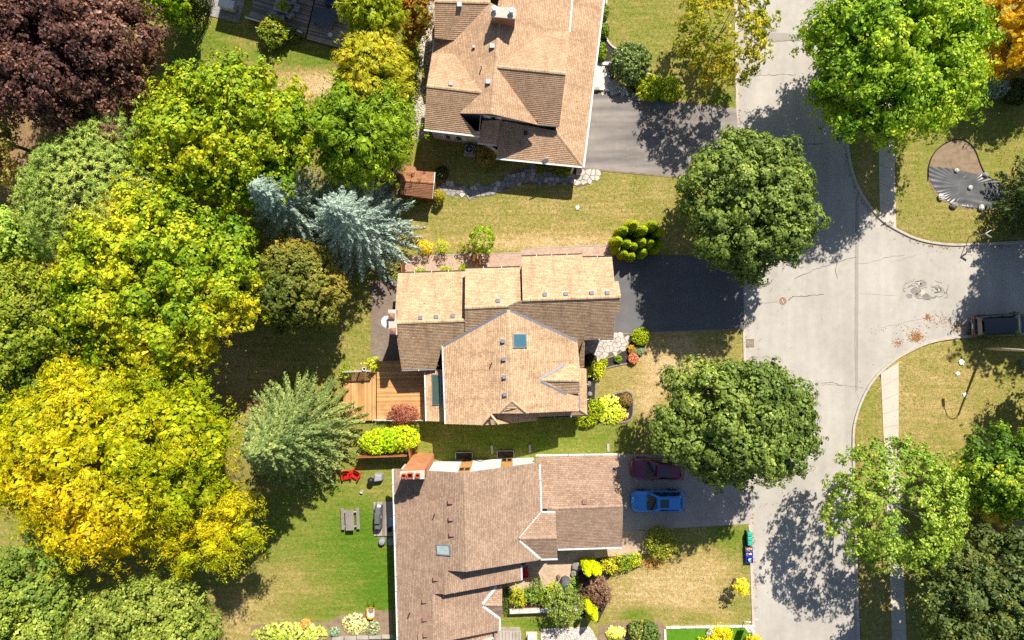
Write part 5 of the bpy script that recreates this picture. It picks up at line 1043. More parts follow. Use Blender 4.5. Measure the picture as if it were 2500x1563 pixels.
def make_tarp():
    pts = PX([(2268, 404), (2290, 408), (2330, 412), (2370, 422), (2402, 426), (2430, 440), (2465, 455), (2462, 475), (2440, 500), (2405, 512), (2360, 507), (2318, 496), (2292, 478), (2274, 452), (2265, 428)]); n = 90
    xs = [p[0] for p in pts]; ys = [p[1] for p in pts]; gx = np.linspace(min(xs), max(xs), n); gy = np.linspace(min(ys), max(ys), n); Xg, Yg = np.meshgrid(gx, gy); ins = inside_np(Xg, Yg, pts); d = dist_np(Xg, Yg, pts)
    c = W(2360, 455); rng = np.random.default_rng(2); Zg = .05 + .03 * np.sin(Xg * 1.7 + np.sin(Yg * 2.1) * 1.4) * np.cos(Yg * 1.3) ; a = np.arctan2(Yg - c.y, Xg - c.x); Zg += .035 * np.exp(-d * 1.6) * np.sin(a * 46 + 2 * np.sin(a * 7)) ; Zg += .012 * np.sin(Yg * 9 + np.sin(Xg * 1.5) * 2) * np.exp(-((Yg - W(0, 500).y) / .6) ** 2) * 2
    Zg = np.maximum(Zg, .02); idx_ = -np.ones(Xg.shape, int); idx_[ins] = np.arange(ins.sum()); V = np.stack([Xg[ins], Yg[ins], Zg[ins]], -1); F = [(int(idx_[j, i]), int(idx_[j, i + 1]), int(idx_[j + 1, i + 1]), int(idx_[j + 1, i])) for j in range(n - 1) for i in range(n - 1) if ins[j, i] and ins[j, i + 1] and ins[j + 1, i + 1] and ins[j + 1, i]]
    m, nt, b = nodes('black_plastic_sheet'); col = ramp(nt, noise(nt, .9, 4, .65), [(.35, (.075, .077, .08)), (.6, (.115, .115, .115)), (.78, (.26, .24, .21))]); nt.links.new(col, b.inputs['Base Color']); b.inputs['Roughness'].default_value = .38; b.inputs['Specular IOR Level'].default_value = .5  # lighter greys put sky reflection and dust into the base colour
    mesh('sheet', V, F, m, tarp, smooth=True)
make_tarp()
def rock(px, py, r, label, mat='rock', z=.0, seed=0, group='stones holding down the plastic sheet', cat='stone'):
    rn = random.Random(seed + px); c = W(px, py); k = r / S; prof = []
    v = []; f = []; n = 9; rings = [(.75, 0), (1.0, .35), (.85, .7), (.45, .95)]
    for q, h_ in rings: v += [(c.x + k * q * math.cos(6.283 * i / n) * rn.uniform(.8, 1.2), c.y + k * q * math.sin(6.283 * i / n) * rn.uniform(.8, 1.2), z + k * h_ * 1.1 * rn.uniform(.85, 1.1)) for i in range(n)]
    v.append((c.x, c.y, z + k * 1.05)); f = [(a * n + i, a * n + (i + 1) % n, (a + 1) * n + (i + 1) % n, (a + 1) * n + i) for a in range(3) for i in range(n)] + [(3 * n + i, 3 * n + (i + 1) % n, 4 * n) for i in range(n)]
    o = mesh('stone', v, f, M[mat]); return tag(o, label, cat, group)
for px, py, r, l in ((2334, 417, 6, 'pale stone on the upper hem of the black sheet'), (2404, 428, 7, 'grey stone where the black sheet meets the curved edging'), (2367, 459, 6, 'pale stone in the middle of the black sheet'), (2295, 482, 8, 'cream stone on the lower left hem of the black sheet'), (2326, 502, 9, 'dark grey stone on the lower hem of the black sheet'), (2393, 508, 8, 'whitish stone at the shaded end of the sheet hem')): rock(px, py, r, l, z=.03, mat='patch' if 'dark' in l or 'grey' in l else 'rock')
ee = smoothline([(2266, 440), (2266, 405), (2280, 372), (2305, 350), (2335, 339), (2360, 343), (2380, 362), (2390, 390), (2402, 422), (2425, 440)], 2); mb = MB(); mb.tube([W(*p, .05) for p in ee], .045, 6); tag(mb.build('bed_edging', M['black']), 'black plastic edging round the kidney shaped bed', 'edging')
# garden debris on lawns
for px, py, r, l in ((2347, 884, 7, 'largest white paper scrap on the lamp post lawn'), (2338, 912, 5, 'middle white paper scrap on the lamp post lawn'), (2355, 964, 5, 'white paper scrap beside the lamp post shadow'), (1410, 507, 5, 'white paper scrap on the lawn between the upper houses'), (483, 182, 9, 'crumpled white plastic on the bare patch of lawn')):
    c = W(px, py); rn = random.Random(px); k = r / S; v = []; n = 6
    for j in range(n):
        for i in range(n): v.append((c.x + (i / (n - 1) - .5) * 2 * k * rn.uniform(.7, 1.2), c.y + (j / (n - 1) - .5) * 2 * k * rn.uniform(.7, 1.2), .02 + rn.uniform(0, .09)))
    f = [(j * n + i, j * n + i + 1, (j + 1) * n + i + 1, (j + 1) * n + i) for j in range(n - 1) for i in range(n - 1) if (i, j) not in ((0, 0), (4, 4), (0, 4), (4, 1))]
    tag(mesh('paper_scrap', v, f, M['white']), l, 'litter', 'white scraps on the lawns')
# fallen leaves
def litter(name, label, spots, cols, seed, z=RZ + .012):
    rng = np.random.default_rng(seed); C = []
    for px, py, rx, ry, n in spots:
        c = W(px, py); q = rng.normal(size=(n, 2)) * np.array([rx, ry]) / S * .55; C.append(np.stack([c.x + q[:, 0], c.y + q[:, 1], z + rng.uniform(0, .03, n)], -1))
    C = np.concatenate(C); N = unit(np.array([0, 0, 1.0]) + rng.normal(size=C.shape) * .35); t = rng.random(len(C)); col = palette(cols, t) * rng.uniform(.6, 1.15, (len(C), 1)); e = thing(name, label, 'leaves', (0, 0, 0)); e['kind'] = 'stuff'
    leafmesh('leaves', C, N, .05, .04, col, e, M['leaf'], rng=rng)
OL = [(150, 98, 44), (190, 130, 66), (206, 152, 92), (172, 118, 72)]
litter('fallen_leaves', 'orange leaf piles on the side street by the kerb', [(2240, 822, 15, 13, 260), (2231, 828, 12, 8, 60), (2268, 776, 9, 8, 80), (2194, 838, 10, 10, 70), (2300, 784, 26, 14, 60), (2345, 800, 18, 14, 120), (2366, 815, 10, 10, 90), (2220, 805, 60, 16, 50)], OL, 1)
ks = []
for P_, n_, o_ in ((ROADW, 26, 6), (ROADE1, 30, -7), (ROADE2, 30, -7)):
    for i, (px, py) in enumerate(P_):
        if i and 0 < px < 2500 and 0 < py < 1563:
            qx, qy = P_[i - 1]; L_ = math.hypot(px - qx, py - qy); ux, uy = (px - qx) / L_, (py - qy) / L_; sx, sy = ((-uy, ux) if P_ is not ROADE1 else (-uy, ux)); rn = random.Random(i * 7 + n_)
            sg = -1 if P_ is ROADW else (1 if P_ is ROADE1 else -1)
            for k in range(int(L_ / 7)):
                d_ = k * 7 + rn.uniform(0, 7); a_ = rn.random() ** 2.2
                if a_ > .12: ks.append((qx + ux * d_ + sg * sx * 5, qy + uy * d_ + sg * sy * 5, 4, 4, int(a_ * 9)))
ks += [(1640 + k * 16, 252 + k * 1.7, 9, 3, 12) for k in range(10)] + [(1796, 265 + k * 9, 3, 6, 14) for k in range(6)]
litter('kerb_leaves', 'thin line of dry leaves lying in the gutter along the kerbs', ks, OL, 2)

litter('lawn_leaves', 'scattered dry leaves on the lawns', [(1560, 520, 160, 90, 160), (1640, 950, 120, 110, 140), (700, 1420, 160, 110, 240), (1680, 1420, 160, 80, 150), (2280, 980, 130, 120, 130), (1700, 150, 90, 90, 160), (2330, 560, 90, 50, 90), (700, 200, 160, 50, 140), (1860, 600, 60, 240, 60), (1900, 1200, 50, 260, 60), (1680, 720, 110, 60, 60), (1700, 340, 90, 50, 60), (1700, 1210, 90, 50, 60)], OL, 3, .025)

def grass():
    rng = np.random.default_rng(8); n = 190000; x = rng.uniform(-46.5, 46.5, n); y = rng.uniform(-29.2, 29.2, n)
    px = 1250 + x * S; py = 781.5 - y * S; ok = ~inside_np(x, y, road_poly) & (dist_np(x, y, road_poly) > .28)
    for q in ([(1400, 218), (1797, 265), (1808, 447), (1390, 408)], [(1470, 624), (1815, 624), (1817, 803), (1470, 816)], [(1490, 1108), (1830, 1116), (1833, 1280), (1490, 1298)], [(1050, -40), (1470, -40), (1420, 395), (1050, 330)], [(975, 600), (1490, 600), (1495, 820), (1425, 1010), (1090, 1030), (840, 1030), (840, 900), (905, 890), (905, 690)], [(960, 1130), (1510, 1115), (1510, 1340), (1240, 1560), (970, 1600)], [(0, 330), (560, 500), (600, 1000), (500, 1563), (0, 1563)], [(1330, 1296), (1585, 1296), (1460, 1420), (1240, 1440)], [(2140, -40), (2190, -40), (2192, 570), (2145, 540)], [(2148, 880), (2198, 880), (2216, 1600), (2170, 1600)], [(1005, -40), (1066, -40), (1040, 340), (1004, 340)], [(1068, 440), (1396, 405), (1400, 452), (1070, 484)], [(500, -10), (860, -10), (850, 118), (604, 44), (500, 36)], [(2264, 340), (2400, 340), (2470, 455), (2440, 512), (2290, 485)], [(0, 0), (330, 0), (370, 240), (0, 300)], [(1422, 812), (1580, 812), (1545, 888), (1440, 930), (1420, 990)], [(1628, 1528), (1845, 1528), (1845, 1563), (1628, 1563)], [(1410, 955), (1548, 955), (1548, 1030), (1410, 1035)], [(612, 1500), (960, 1490), (960, 1563), (612, 1563)], [(912, 1224), (975, 1224), (975, 1310), (912, 1310)], [(1244, 1440), (1420, 1440), (1420, 1500), (1244, 1500)], [(1320, 1528), (1625, 1518), (1625, 1563), (1320, 1563)]):
        ok &= ~inside_np(px, py, q)
    x, y = x[ok], y[ok]; gi = np.clip(((y + 42) / .25).round().astype(int), 0, ny - 1); gj = np.clip(((x + 64) / .25).round().astype(int), 0, nx - 1); d = DRY[gi, gj]; bare = BARE[gi, gj]
    k = rng.random(len(x)) > bare * .9; x, y, d, gi, gj = x[k], y[k], d[k], gi[k], gj[k]; z = Z[gi, gj]
    C = np.stack([x, y, z + .025], -1); m = len(C); cl = vnoise(C, 1.6, 4) * .3 + vnoise(C, 5, 6) * .25
    col = palette([(76, 112, 24), (108, 126, 40), (142, 134, 66), (176, 154, 98), (206, 180, 138)], d + cl + rng.normal(size=m) * .2) * rng.uniform(.7, 1.3, (m, 1))
    e = thing('grass', 'short mown grass covering the lawns', 'grass'); e['kind'] = 'stuff'
    leafmesh('blades', C, unit(np.array([0, 0, .75]) + rng.normal(size=C.shape) * .6), rng.uniform(.03, .075, m), rng.uniform(.012, .026, m), col, e, M['leaf'], rng=rng)
grass()
# ---- wooden decks
def deck(label, poly_px, z, mat, wdt, ang, group=None, name='deck', gap=.012, skirt=True, seed=0):
    area = [tuple(W(a, b, z)[:2]) for a, b in poly_px]; cx = sum(p[0] for p in area) / len(area); cy = sum(p[1] for p in area) / len(area); t = thing(name, label, 'deck', (cx, cy, 0), 0, group); rn = random.Random(seed)
    n = (-math.sin(ang), math.cos(ang)); ds = [p[0] * n[0] + p[1] * n[1] for p in area]; d = min(ds)
    while d < max(ds):
        c = clip(clip(area, (-n[0], -n[1]), -(d + gap / 2)), n, min(d + wdt - gap / 2, max(ds))); d += wdt
        if len(c) >= 3: mb = MB(); mb.prism(c, z - .035, z + rn.uniform(-.003, .003)); mb.build('plank', mat[rn.randrange(len(mat))] if isinstance(mat, list) else mat, t)
    if skirt: mb = MB(); mb.prism(inset(area, .04), -.05, z - .04); mb.build('skirt', M['brownwood'], t)
    return t
CW = [M['cedarwood'], pm('cedar_boards_pale', lin((208, 162, 108)), .2, 1.1, 26, .7, .15), pm('cedar_boards_dark', lin((184, 136, 84)), .2, 1.1, 26, .7, .15)]
GW = [M['greywood'], pm('weathered_boards_pale', lin((166, 154, 140)), .2, 1.2, 22, .85, .2), pm('weathered_boards_dark', lin((134, 122, 110)), .2, 1.2, 22, .85, .2)]
deck('main orange cedar deck behind the middle house', [(920, 882), (1000, 880), (1044, 880), (1044, 1024), (920, 1026)], .55, CW, .145, .02, seed=1)
deck('side strip of the cedar deck with upright boards', [(838, 908), (918, 905), (918, 1026), (838, 1030)], .42, CW, .145, math.pi / 2, seed=2)
# lattice screen on the deck
def lattice(label, a, b, z0, z1):
    pa, pb = W(*a), W(*b); t = thing('lattice_screen', label, 'screen', (pa.x, pa.y, z0)); d = (pb - pa); L = d.length; d.normalize(); nr = Vector((-d.y, d.x, 0)); mb = MB()
    k = 0; u = -(z1 - z0)
    while u < L:
        for sg in (1, -1):
            q0, q1 = (u, z0), (u + z1 - z0, z1)
            if sg < 0: q0, q1 = (u, z1), (u + z1 - z0, z0)
            t0, t1 = max(0, -q0[0] / (z1 - z0)), min(1, (L - q0[0]) / (z1 - z0))
            if t1 > t0:
                P = [pa + d * (q0[0] + (q1[0] - q0[0]) * t_) + Vector((0, 0, q0[1] + (q1[1] - q0[1]) * t_)) + nr * .01 * sg for t_ in (t0, t1)]; mb.tube(P, .018, 4, False)
        u += .14
    o = mb.build('lattice', M['brownwood'], t); o['kind'] = 'stuff'
    mb = MB(); c = pa.lerp(pb, .5); mb.box((c.x, c.y, z1 + .03), (L + .1, .16, .05), math.atan2(d.y, d.x)); mb.build('top_rail', M['greywood'], t)
    for s_ in (0, .5, 1): p = pa.lerp(pb, s_); mb = MB(); mb.box((p.x, p.y, z1 / 2), (.1, .1, z1)); mb.build('post', M['brownwood'], t)
lattice('lattice privacy screen with a flat rail on the cedar deck', (851, 904), (915, 902), .42, 1.65)
t = thing('white_pot', 'round white pot on the rail of the lattice screen', 'pot', W(890, 901, 1.72)); p = W(890, 901, 1.72); MB().lathe([(.1, 0), (.16, .18), (.18, .2), (.14, .2), (.12, .12)], p, 16).build('pot', M['white'], t); MB().lathe([(.01, .1), (.11, .13)], p, 16).build('soil', M['soil'], t)
tr = thing('trellis', 'pale wooden trellis at the lower edge of the cedar deck', 'trellis', W(980, 1025)); 
for py, z in ((1021, .7), (1029, 1.35)):
    a, b = W(914, py, z), W(1036, py - 5, z); a.y = b.y = W(980, 1024, .6).y; mb = MB(); mb.tube([a, b], .025, 4); mb.build('rail', M['trim'], tr)
for k in range(9):
    x = 915 + k * 15; a = W(x, 1024, .4); mb = MB(); mb.tube([a, a + Vector((0, 0, 1.1))], .022, 4); mb.build('post', M['trim'], tr)
for k in range(3):
    for j in range(3): a = W(1020 + j * 9, 1000 + 0, .6); 
fence_w = []
def fence(label, a, b, h, mat=None, cap_=True):
    pa, pb = W(*a), W(*b); t = thing('wood_fence', label, 'fence', (pa.x, pa.y, 0)); L = (pb - pa).length; n = max(2, round(L / .15)); rz_ = math.atan2(pb.y - pa.y, pb.x - pa.x); m_ = mat or M['brownwood']
    for k in range(n): c = pa.lerp(pb, (k + .5) / n); mb = MB(); mb.box((c.x, c.y, h / 2), (L / n - .012, .025, h + random.uniform(-.02, .02)), rz_); mb.build('board', m_, t)
    c = pa.lerp(pb, .5); mb = MB(); mb.box((c.x, c.y, h + .03), (L, .12, .04), rz_); mb.build('rail', m_, t); return t
fence('short brown fence beside the blue spruce and the paver path', (990, 628), (987, 680), 1.7); fence('brown fence between lime bush and brick chimney', (1004, 1080), (1010, 1118), 1.8); fence('grey wooden fence behind the garden shed', (978, 375), (968, 440), 1.7, M['greywood']); fence('brown fence hidden in shade behind the lime hedge', (880, 1108), (1000, 1104), 1.7)
ret = thing('retaining_wall', 'weathered timber retaining wall at the bottom edge of the yard', 'wall', W(900, 1570))
for k in range(5): a, b = W(812 + k * 30, 1558 - k * 1.2), W(841 + k * 30, 1557 - k * 1.2); c = (a + b) / 2; mb = MB(); mb.box((c.x, c.y, .12), ((b - a).length - .02, .3, .26)); mb.build('timber', M['greywood'], ret, bevel=.02)
# neighbour's decks and patio, top left
GA = math.radians(-14.6)
deck('larger weathered grey deck of the brown brick house', [(616, -40), (766, -40), (766, 0), (745, 91), (690, 76), (635, 56), (604, 44), (616, 14)], .45, GW, .145, math.radians(-17), seed=3)
deck('lower weathered grey deck under the games table', [(769, -40), (872, -40), (860, 105), (838, 119), (748, 95), (769, 0)], .3, GW, .145, GA, seed=4)
for k, (a, b, c, d) in enumerate(((598, 42, 636, 53), (697, 67, 709, 71), (725, 74, 737, 80))): pa, pb = W(a, b, .9), W(c, d, .9); mb = MB(); q = (pa + pb) / 2; mb.box(q, ((pb - pa).length, .14, .05), math.atan2(pb.y - pa.y, pb.x - pa.x)); rr = mb.build('deck_rail', M['trim']); tag(rr, ['long pale rail board at the corner of the grey deck', 'short pale rail board behind the yellow lit shrub', 'short pale rail board near the deck split'][k], 'rail', 'deck rails')
pt = thing('stone_patio', 'grey square slab patio beside the brown brick house', 'patio', W(545, 25)); pt['kind'] = 'structure'
for i in range(5):
    for j in range(4):
        o = W(584, 58, 0); ca, sa = math.cos(GA), math.sin(GA); u0, v0 = -i * .68, j * .68; q = [(o.x + (u0 + a) * ca - (v0 + b) * sa, o.y + (u0 + a) * sa + (v0 + b) * ca) for a, b in ((-.67, .01), (-.01, .01), (-.01, .67), (-.67, .67))]; mb = MB(); mb.prism(q, -.02, .05 + random.uniform(-.004, .004)); mb.build('slab', M['concrete'] if False else M['flagdark'], pt)
dk3 = deck('small weathered deck behind the brown shingle house', [(912, 1226), (972, 1224), (976, 1308), (913, 1309)], .14, GW, .145, math.pi / 2, seed=5, skirt=False)
# window wells, planks beside the white gable
for k, (a, b, c, d) in enumerate(((1113, 1104, 1153, 1120), (1214, 1100, 1254, 1116))):
    t = thing('window_well', ['dark window well under the first timber bay', 'dark window well under the second timber bay'][k], 'window well', W((a + c) / 2, (b + d) / 2), 0, 'window wells'); mb = MB()
    for q0, q1 in (((a, d), (a, b)), ((a, b), (c, b)), ((c, b), (c, d))): p0, p1 = W(*q0), W(*q1); mb = MB(); mb.box(((p0 + p1) / 2 + Vector((0, 0, .1))), ((p1 - p0).length, .05, .25), math.atan2(p1.y - p0.y, p1.x - p0.x)); mb.build('side', M['greymetal'], t)
    flat('pit', PX([(a, b), (c, b), (c, d), (a, d)]), .012, M['soil'], t)
for k, (px, py) in enumerate(((1201, 1098), (1294, 1096), (1485, 1093))): mb = MB(); p = W(px, py, .05); mb.box(p, (.22, .75, .06), .05); tag(mb.build('stepping_board', M['greywood']), ['weathered stepping board between the window wells', 'weathered stepping board right of the window wells', 'small weathered stepping board by the garage corner'][k], 'board', 'stepping boards beside the white gable')
# brick planter
pw = thing('brick_planter', 'long brick planter with pale cap stones in front of the patio', 'planter', W(1310, 1490))
a, b = W(1244, 1494, .75), W(1418, 1487, .75); d = (b - a).normalized(); L = (b - a).length; mb = MB(); c = (a + b) / 2; mb.box((c.x, c.y + .04, .33), (L, .3, .68), math.atan2(d.y, d.x)); mb.build('brick_wall', M['orangebrick'], pw)
for k in range(7): q = a.lerp(b, (k + .5) / 7); mb = MB(); mb.box((q.x, q.y, .71), (L / 7 - .015, .42, .08), math.atan2(d.y, d.x)); mb.build('cap_stone', M['capstone'], pw, bevel=.015)
mb = MB(); mb.box((c.x, c.y + .75, .25), (L, 1.1, .5), math.atan2(d.y, d.x)); mb.build('soil', M['soil'], pw)
# ------------------------------------------------------------------ shrubs and small plants
YG = [(110, 128, 16), (150, 158, 24), (186, 180, 36), (206, 192, 56)]
BOX = [(70, 96, 14), (104, 130, 18), (140, 158, 24), (168, 178, 40)]
def cedarclump(label, spec, seed, pal, group=None, name='cedar_shrub', cat='shrub'):
    px0 = sum(s[0] for s in spec) / len(spec); py0 = sum(s[1] for s in spec) / len(spec); t = thing(name, label, cat, W(px0, py0), 0, group)
    for i, (px, py, r, h) in enumerate(spec):
        c = W(px, py); crown_column(t, (c.x, c.y, -.05), h, r / S, pal, seed + i, n=int(900 + r * h * 38), L=.075, w=.035); MB().tube([(c.x, c.y, -.05), (c.x, c.y, h * .8)], [.06, .02], 6).build('trunk', M['bark'], t)
        o = MB(); o.lathe([(r / S * .8, 0), (r / S * .82, h * .4), (r / S * .6, h * .72), (r / S * .25, h * .92), (.02, h * .96)], (c.x, c.y, 0), 12); q = o.build('inner_foliage', M['leaf'], t, smooth=True); vcol(q, np.tile((*lin(pal[1]), 1), (len(o.v), 1)))
    return t
cedarclump('clump of rounded bright green cedars beside the black driveway', [(1500, 595, 15, 3.2), (1512, 572, 14, 3.6), (1533, 560, 15, 4.2), (1556, 572, 15, 3.8), (1578, 562, 15, 4.2), (1596, 575, 14, 3.6), (1520, 600, 15, 3.0), (1540, 606, 13, 2.6), (1556, 598, 14, 3.2), (1576, 600, 14, 3.0), (1600, 600, 13, 2.6), (1594, 612, 11, 2.2), (1515, 622, 13, 2.4), (1535, 628, 13, 2.2), (1563, 620, 13, 2.4), (1500, 612, 12, 2.2)], 200, LIME)
LM2 = [(120, 148, 4), (160, 178, 6), (190, 198, 10), (208, 208, 30)]
cedarclump('pair of lime green cedar columns above the purple bush', [(1427, 1372, 13, 3.4), (1444, 1372, 12, 3.2), (1456, 1378, 9, 2.6)], 220, LM2, 'lime cedar columns'); cedarclump('lime green cedar columns below the purple bush', [(1430, 1462, 12, 3.2), (1444, 1478, 12, 3.2), (1436, 1500, 7, 1.2)], 230, LM2, 'lime cedar columns')
def S_(name, label, px, py, r, h, pal, seed, **k): return shrub(name, label, px, py, r, h, pal, seed, **k)
RHO = [(54, 78, 30), (84, 108, 50), (118, 138, 78), (156, 160, 110)]
S_('rhododendron', 'large round glossy green shrub beside the entry walk', 1540, 154, 45, 2.6, RHO, 40, size=.075, rc=.24, patch=.4, dens=1.3, var=.3)
S_('juniper_shrub', 'bright lime shrub left of its twin beside the grey driveway', 1588, 216, 34, 1.3, LIME, 41, size=.05, ry=30); S_('juniper_shrub', 'bright lime shrub right of its twin beside the grey driveway', 1632, 218, 29, 1.2, LIME, 42, size=.05, ry=29)
for k, (px, py, r, pal, l) in enumerate(((1473, 28, 12, BOX, 'upper olive clipped shrub against the tan house gutter'), (1474, 74, 12, BOX, 'lower olive clipped shrub against the tan house gutter'), (1466, 126, 14, [(90, 124, 10), (124, 150, 16), (158, 174, 26)], 'bright green shrub against the tan house gutter'))): S_('boxwood', l, px, py, r, 1.1, pal, 43 + k, ry=r * 1.5, rc=.12, size=.045)
S_('yew_shrub', 'yellowish shrub in shade beside the air conditioner', 1187, 380, 24, 1.6, [(86, 86, 30), (124, 118, 40), (156, 140, 56)], 50, kind='open', size=.06); S_('boxwood', 'small round shrub under the shaded porch eave', 1320, 415, 9, .6, BOX, 51, rc=.1, size=.04); S_('boxwood', 'round shrub near the porch post in shade', 1364, 419, 11, .7, BOX, 52, rc=.1, size=.04); S_('boxwood', 'low shrub beside the stone urn at the porch corner', 1388, 418, 9, .5, BOX, 521, rc=.1, size=.04)
S_('boxwood', 'yellow green ball shrub beside the garden shed', 1072, 479, 13, 1.5, [(120, 124, 24), (150, 146, 36), (178, 164, 52)], 53, rc=.1, size=.04); S_('dark_shrub', 'dark shrub in the shade behind the garden shed', 1080, 422, 15, 1.2, [(40, 56, 22), (60, 76, 30), (84, 98, 40)], 54, rc=.12, size=.045)
S_('perennial', 'small perennial in shade at the shed front, beside the spruce', 1006, 493, 10, .5, BOX, 55, kind='open', size=.05); S_('perennial', 'small perennial in shade at the shed front, nearer the ball shrub', 1040, 494, 8, .4, OLIVE, 56, kind='open', size=.05)
for k, (px, py, r, h, pal, l, z) in enumerate(((1040, 603, 14, 1.3, [(190, 170, 10), (222, 196, 14), (236, 214, 40)], 'bright yellow young shrub beside the paver path', .9), (1081, 601, 13, 1.5, LIME, 'lime green young shrub beside the paver path', 1.0), (1133, 602, 11, 1.3, [(84, 104, 20), (116, 130, 28), (146, 150, 40)], 'thin wispy green shrub beside the paver path', .9))): S_('young_shrub', l, px, py, r, h, pal, 57 + k, z=z, kind='open', size=.05, ry=r * 1.15)
S_('young_tree', 'small round green tree beside the paver path', 1178, 585, 28, 2.4, [(86, 122, 14), (120, 150, 22), (154, 174, 32), (180, 184, 50)], 60, z=2.0, ry=31, cat='tree', size=.065, rc=.22)
for k, (px, py, r) in enumerate(((1030, 668, 15), (1092, 664, 12), (1132, 660, 7))): S_('lime_groundcover', ['widest lime plant peeking from under the upper eave', 'middle lime plant peeking from under the upper eave', 'smallest lime plant peeking from under the upper eave'][k], px, py, r, .5, LIME, 61 + k, kind='open', size=.06, ry=10)
# front beds of the middle house
S_('boxwood', 'clipped lime green ball at the end of the front walk', 1564, 822, 20, 1.0, [(110, 138, 8), (140, 160, 10), (170, 182, 18)], 70, rc=.09, size=.035, dens=1.2)
for k, (px, py, r, pal, l, nm) in enumerate(((1543, 851, 9, [(150, 130, 40), (190, 156, 56), (206, 150, 80)], 'small golden pink spirea in the front bed', 'spirea'), (1560, 858, 10, [(100, 120, 90), (130, 150, 112), (156, 172, 130)], 'small blue green plant in the front bed', 'sedum'), (1546, 875, 12, [(150, 96, 60), (196, 128, 96), (206, 150, 110), (170, 140, 60)], 'coral pink flowering mound in the front bed', 'flower_mound'), (1510, 877, 8, MED, 'small green mound in the middle of the front bed', 'perennial'), (1474, 885, 9, BOX, 'small green mound beside the lime shrub', 'perennial'), (1441, 880, 16, [(36, 46, 26), (54, 62, 34), (74, 78, 44)], 'dark shrub in the shade of the porch roof', 'dark_shrub'))): S_(nm, l, px, py, r, r / S * 1.3, pal, 71 + k, rc=.08, size=.038)
S_('lime_shrub', 'yellow green leafy shrub below the porch roof', 1451, 902, 21, .8, [(130, 150, 10), (170, 178, 16), (200, 198, 40)], 78, ry=17, kind='open', size=.07)
def hosta(label, px, py, r, pal, seed, n=260, leaf=.15, name='hosta', ry=None, h=.5, cat='plant', asp=.65):
    c = W(px, py); t = thing(name, label, cat, (c.x, c.y, 0)); rng = np.random.default_rng(seed); q = np.sqrt(rng.random(n)); a = rng.uniform(0, 6.28, n); R_ = r / S; Ry = (ry or r) / S
    C = np.stack([c.x + q * R_ * np.cos(a), c.y + q * Ry * np.sin(a), h * (1.05 - q ** 2 * .75) * rng.uniform(.75, 1.1, n)], -1); o = np.stack([np.cos(a), np.sin(a), a * 0], -1)
    N = unit(np.array([0, 0, 1.0]) + o * q[:, None] * .7 + rng.normal(size=C.shape) * .3); ci = np.arange(n)
    leafmesh('leaves', C, N, leaf * rng.uniform(.7, 1.3, n), leaf * asp * rng.uniform(.8, 1.2, n), leafcol(pal, C, ci, rng, seed, .3, .4, .16), t, M['waxy'], T=o + rng.normal(size=o.shape) * .4, rng=rng, curl=.25)
    mb = MB()
    for k in range(8): an = k * .785; mb.tube([(c.x, c.y, 0), (c.x + R_ * .5 * math.cos(an), c.y + Ry * .5 * math.sin(an), h * .7)], [.02, .01], 4)
    mb.build('stems', M['leaf'], t); vcol(t.children[-1], np.tile((.1, .16, .03, 1), (len(mb.v), 1))); return t
hosta('large lime hosta mound in the stone edged bed', 1490, 1000, 37, [(150, 172, 30), (186, 198, 56), (206, 214, 90)], 80, 420, .14, ry=36)
S_('lime_shrub', 'bright green shrub between the house corner and the hostas', 1452, 1000, 22, 1.0, LIME, 81, ry=24, size=.05); S_('lime_shrub', 'low bright green shrub at the house corner in half shade', 1428, 1027, 22, .8, LIME, 82, ry=13, size=.05)
S_('brown_shrub', 'brown dried ball shrub in the stone edged bed', 1528, 977, 14, .7, [(110, 92, 50), (140, 118, 64), (166, 140, 80)], 83, rc=.09, size=.035); hosta('small yellow hosta in the stone edged bed', 1521, 1012, 13, [(190, 180, 60), (214, 200, 90), (196, 170, 60)], 84, 90, .09, h=.3)
for k, (px, py, r) in enumerate(((1437, 938, 7), (1440, 962, 6))): rock(px, py, r, ['flat stone in the narrow front bed, upper', 'flat stone in the narrow front bed, lower'][k], 'patch', group='stones in the narrow bed')
# around the cedar deck
S_('barberry', 'red purple barberry against the trellis', 985, 1012, 38, 1.5, [(84, 40, 38), (124, 66, 58), (156, 96, 80), (120, 110, 50)], 86, ry=22, kind='open', size=.05, dens=1.2, z=1.2)
for k, (px, py, r) in enumerate(((920, 1078, 36), (985, 1068, 38), (955, 1074, 34))): S_('lime_hedge_shrub', ['lime green clipped hedge shrub nearest the spruce', 'lime green clipped hedge shrub nearest the brown fence', 'middle lime green clipped hedge shrub'][k], px, py, r, 2.2, [(112, 150, 4), (146, 180, 8), (178, 204, 18), (200, 210, 40)], 87 + k, ry=28, size=.06, rc=.2)
for k, (px, py, r, z) in enumerate(((908, 890, 13, .9), (846, 906, 12, .9))):
    t = S_('potted_plant', ['light green potted plant at the deck corner by the patio', 'green potted plant at the end of the lattice screen'][k], px, py, r, .9, [LIME, BOX][k], 90 + k, z=z, kind='open', size=.07, cat='potted plant'); c = W(px, py); MB().lathe([(.14, 0), (.2, .45), (.22, .5), (.16, .5)], (c.x, c.y, 0), 14).build('pot', M['brownwood'], t)
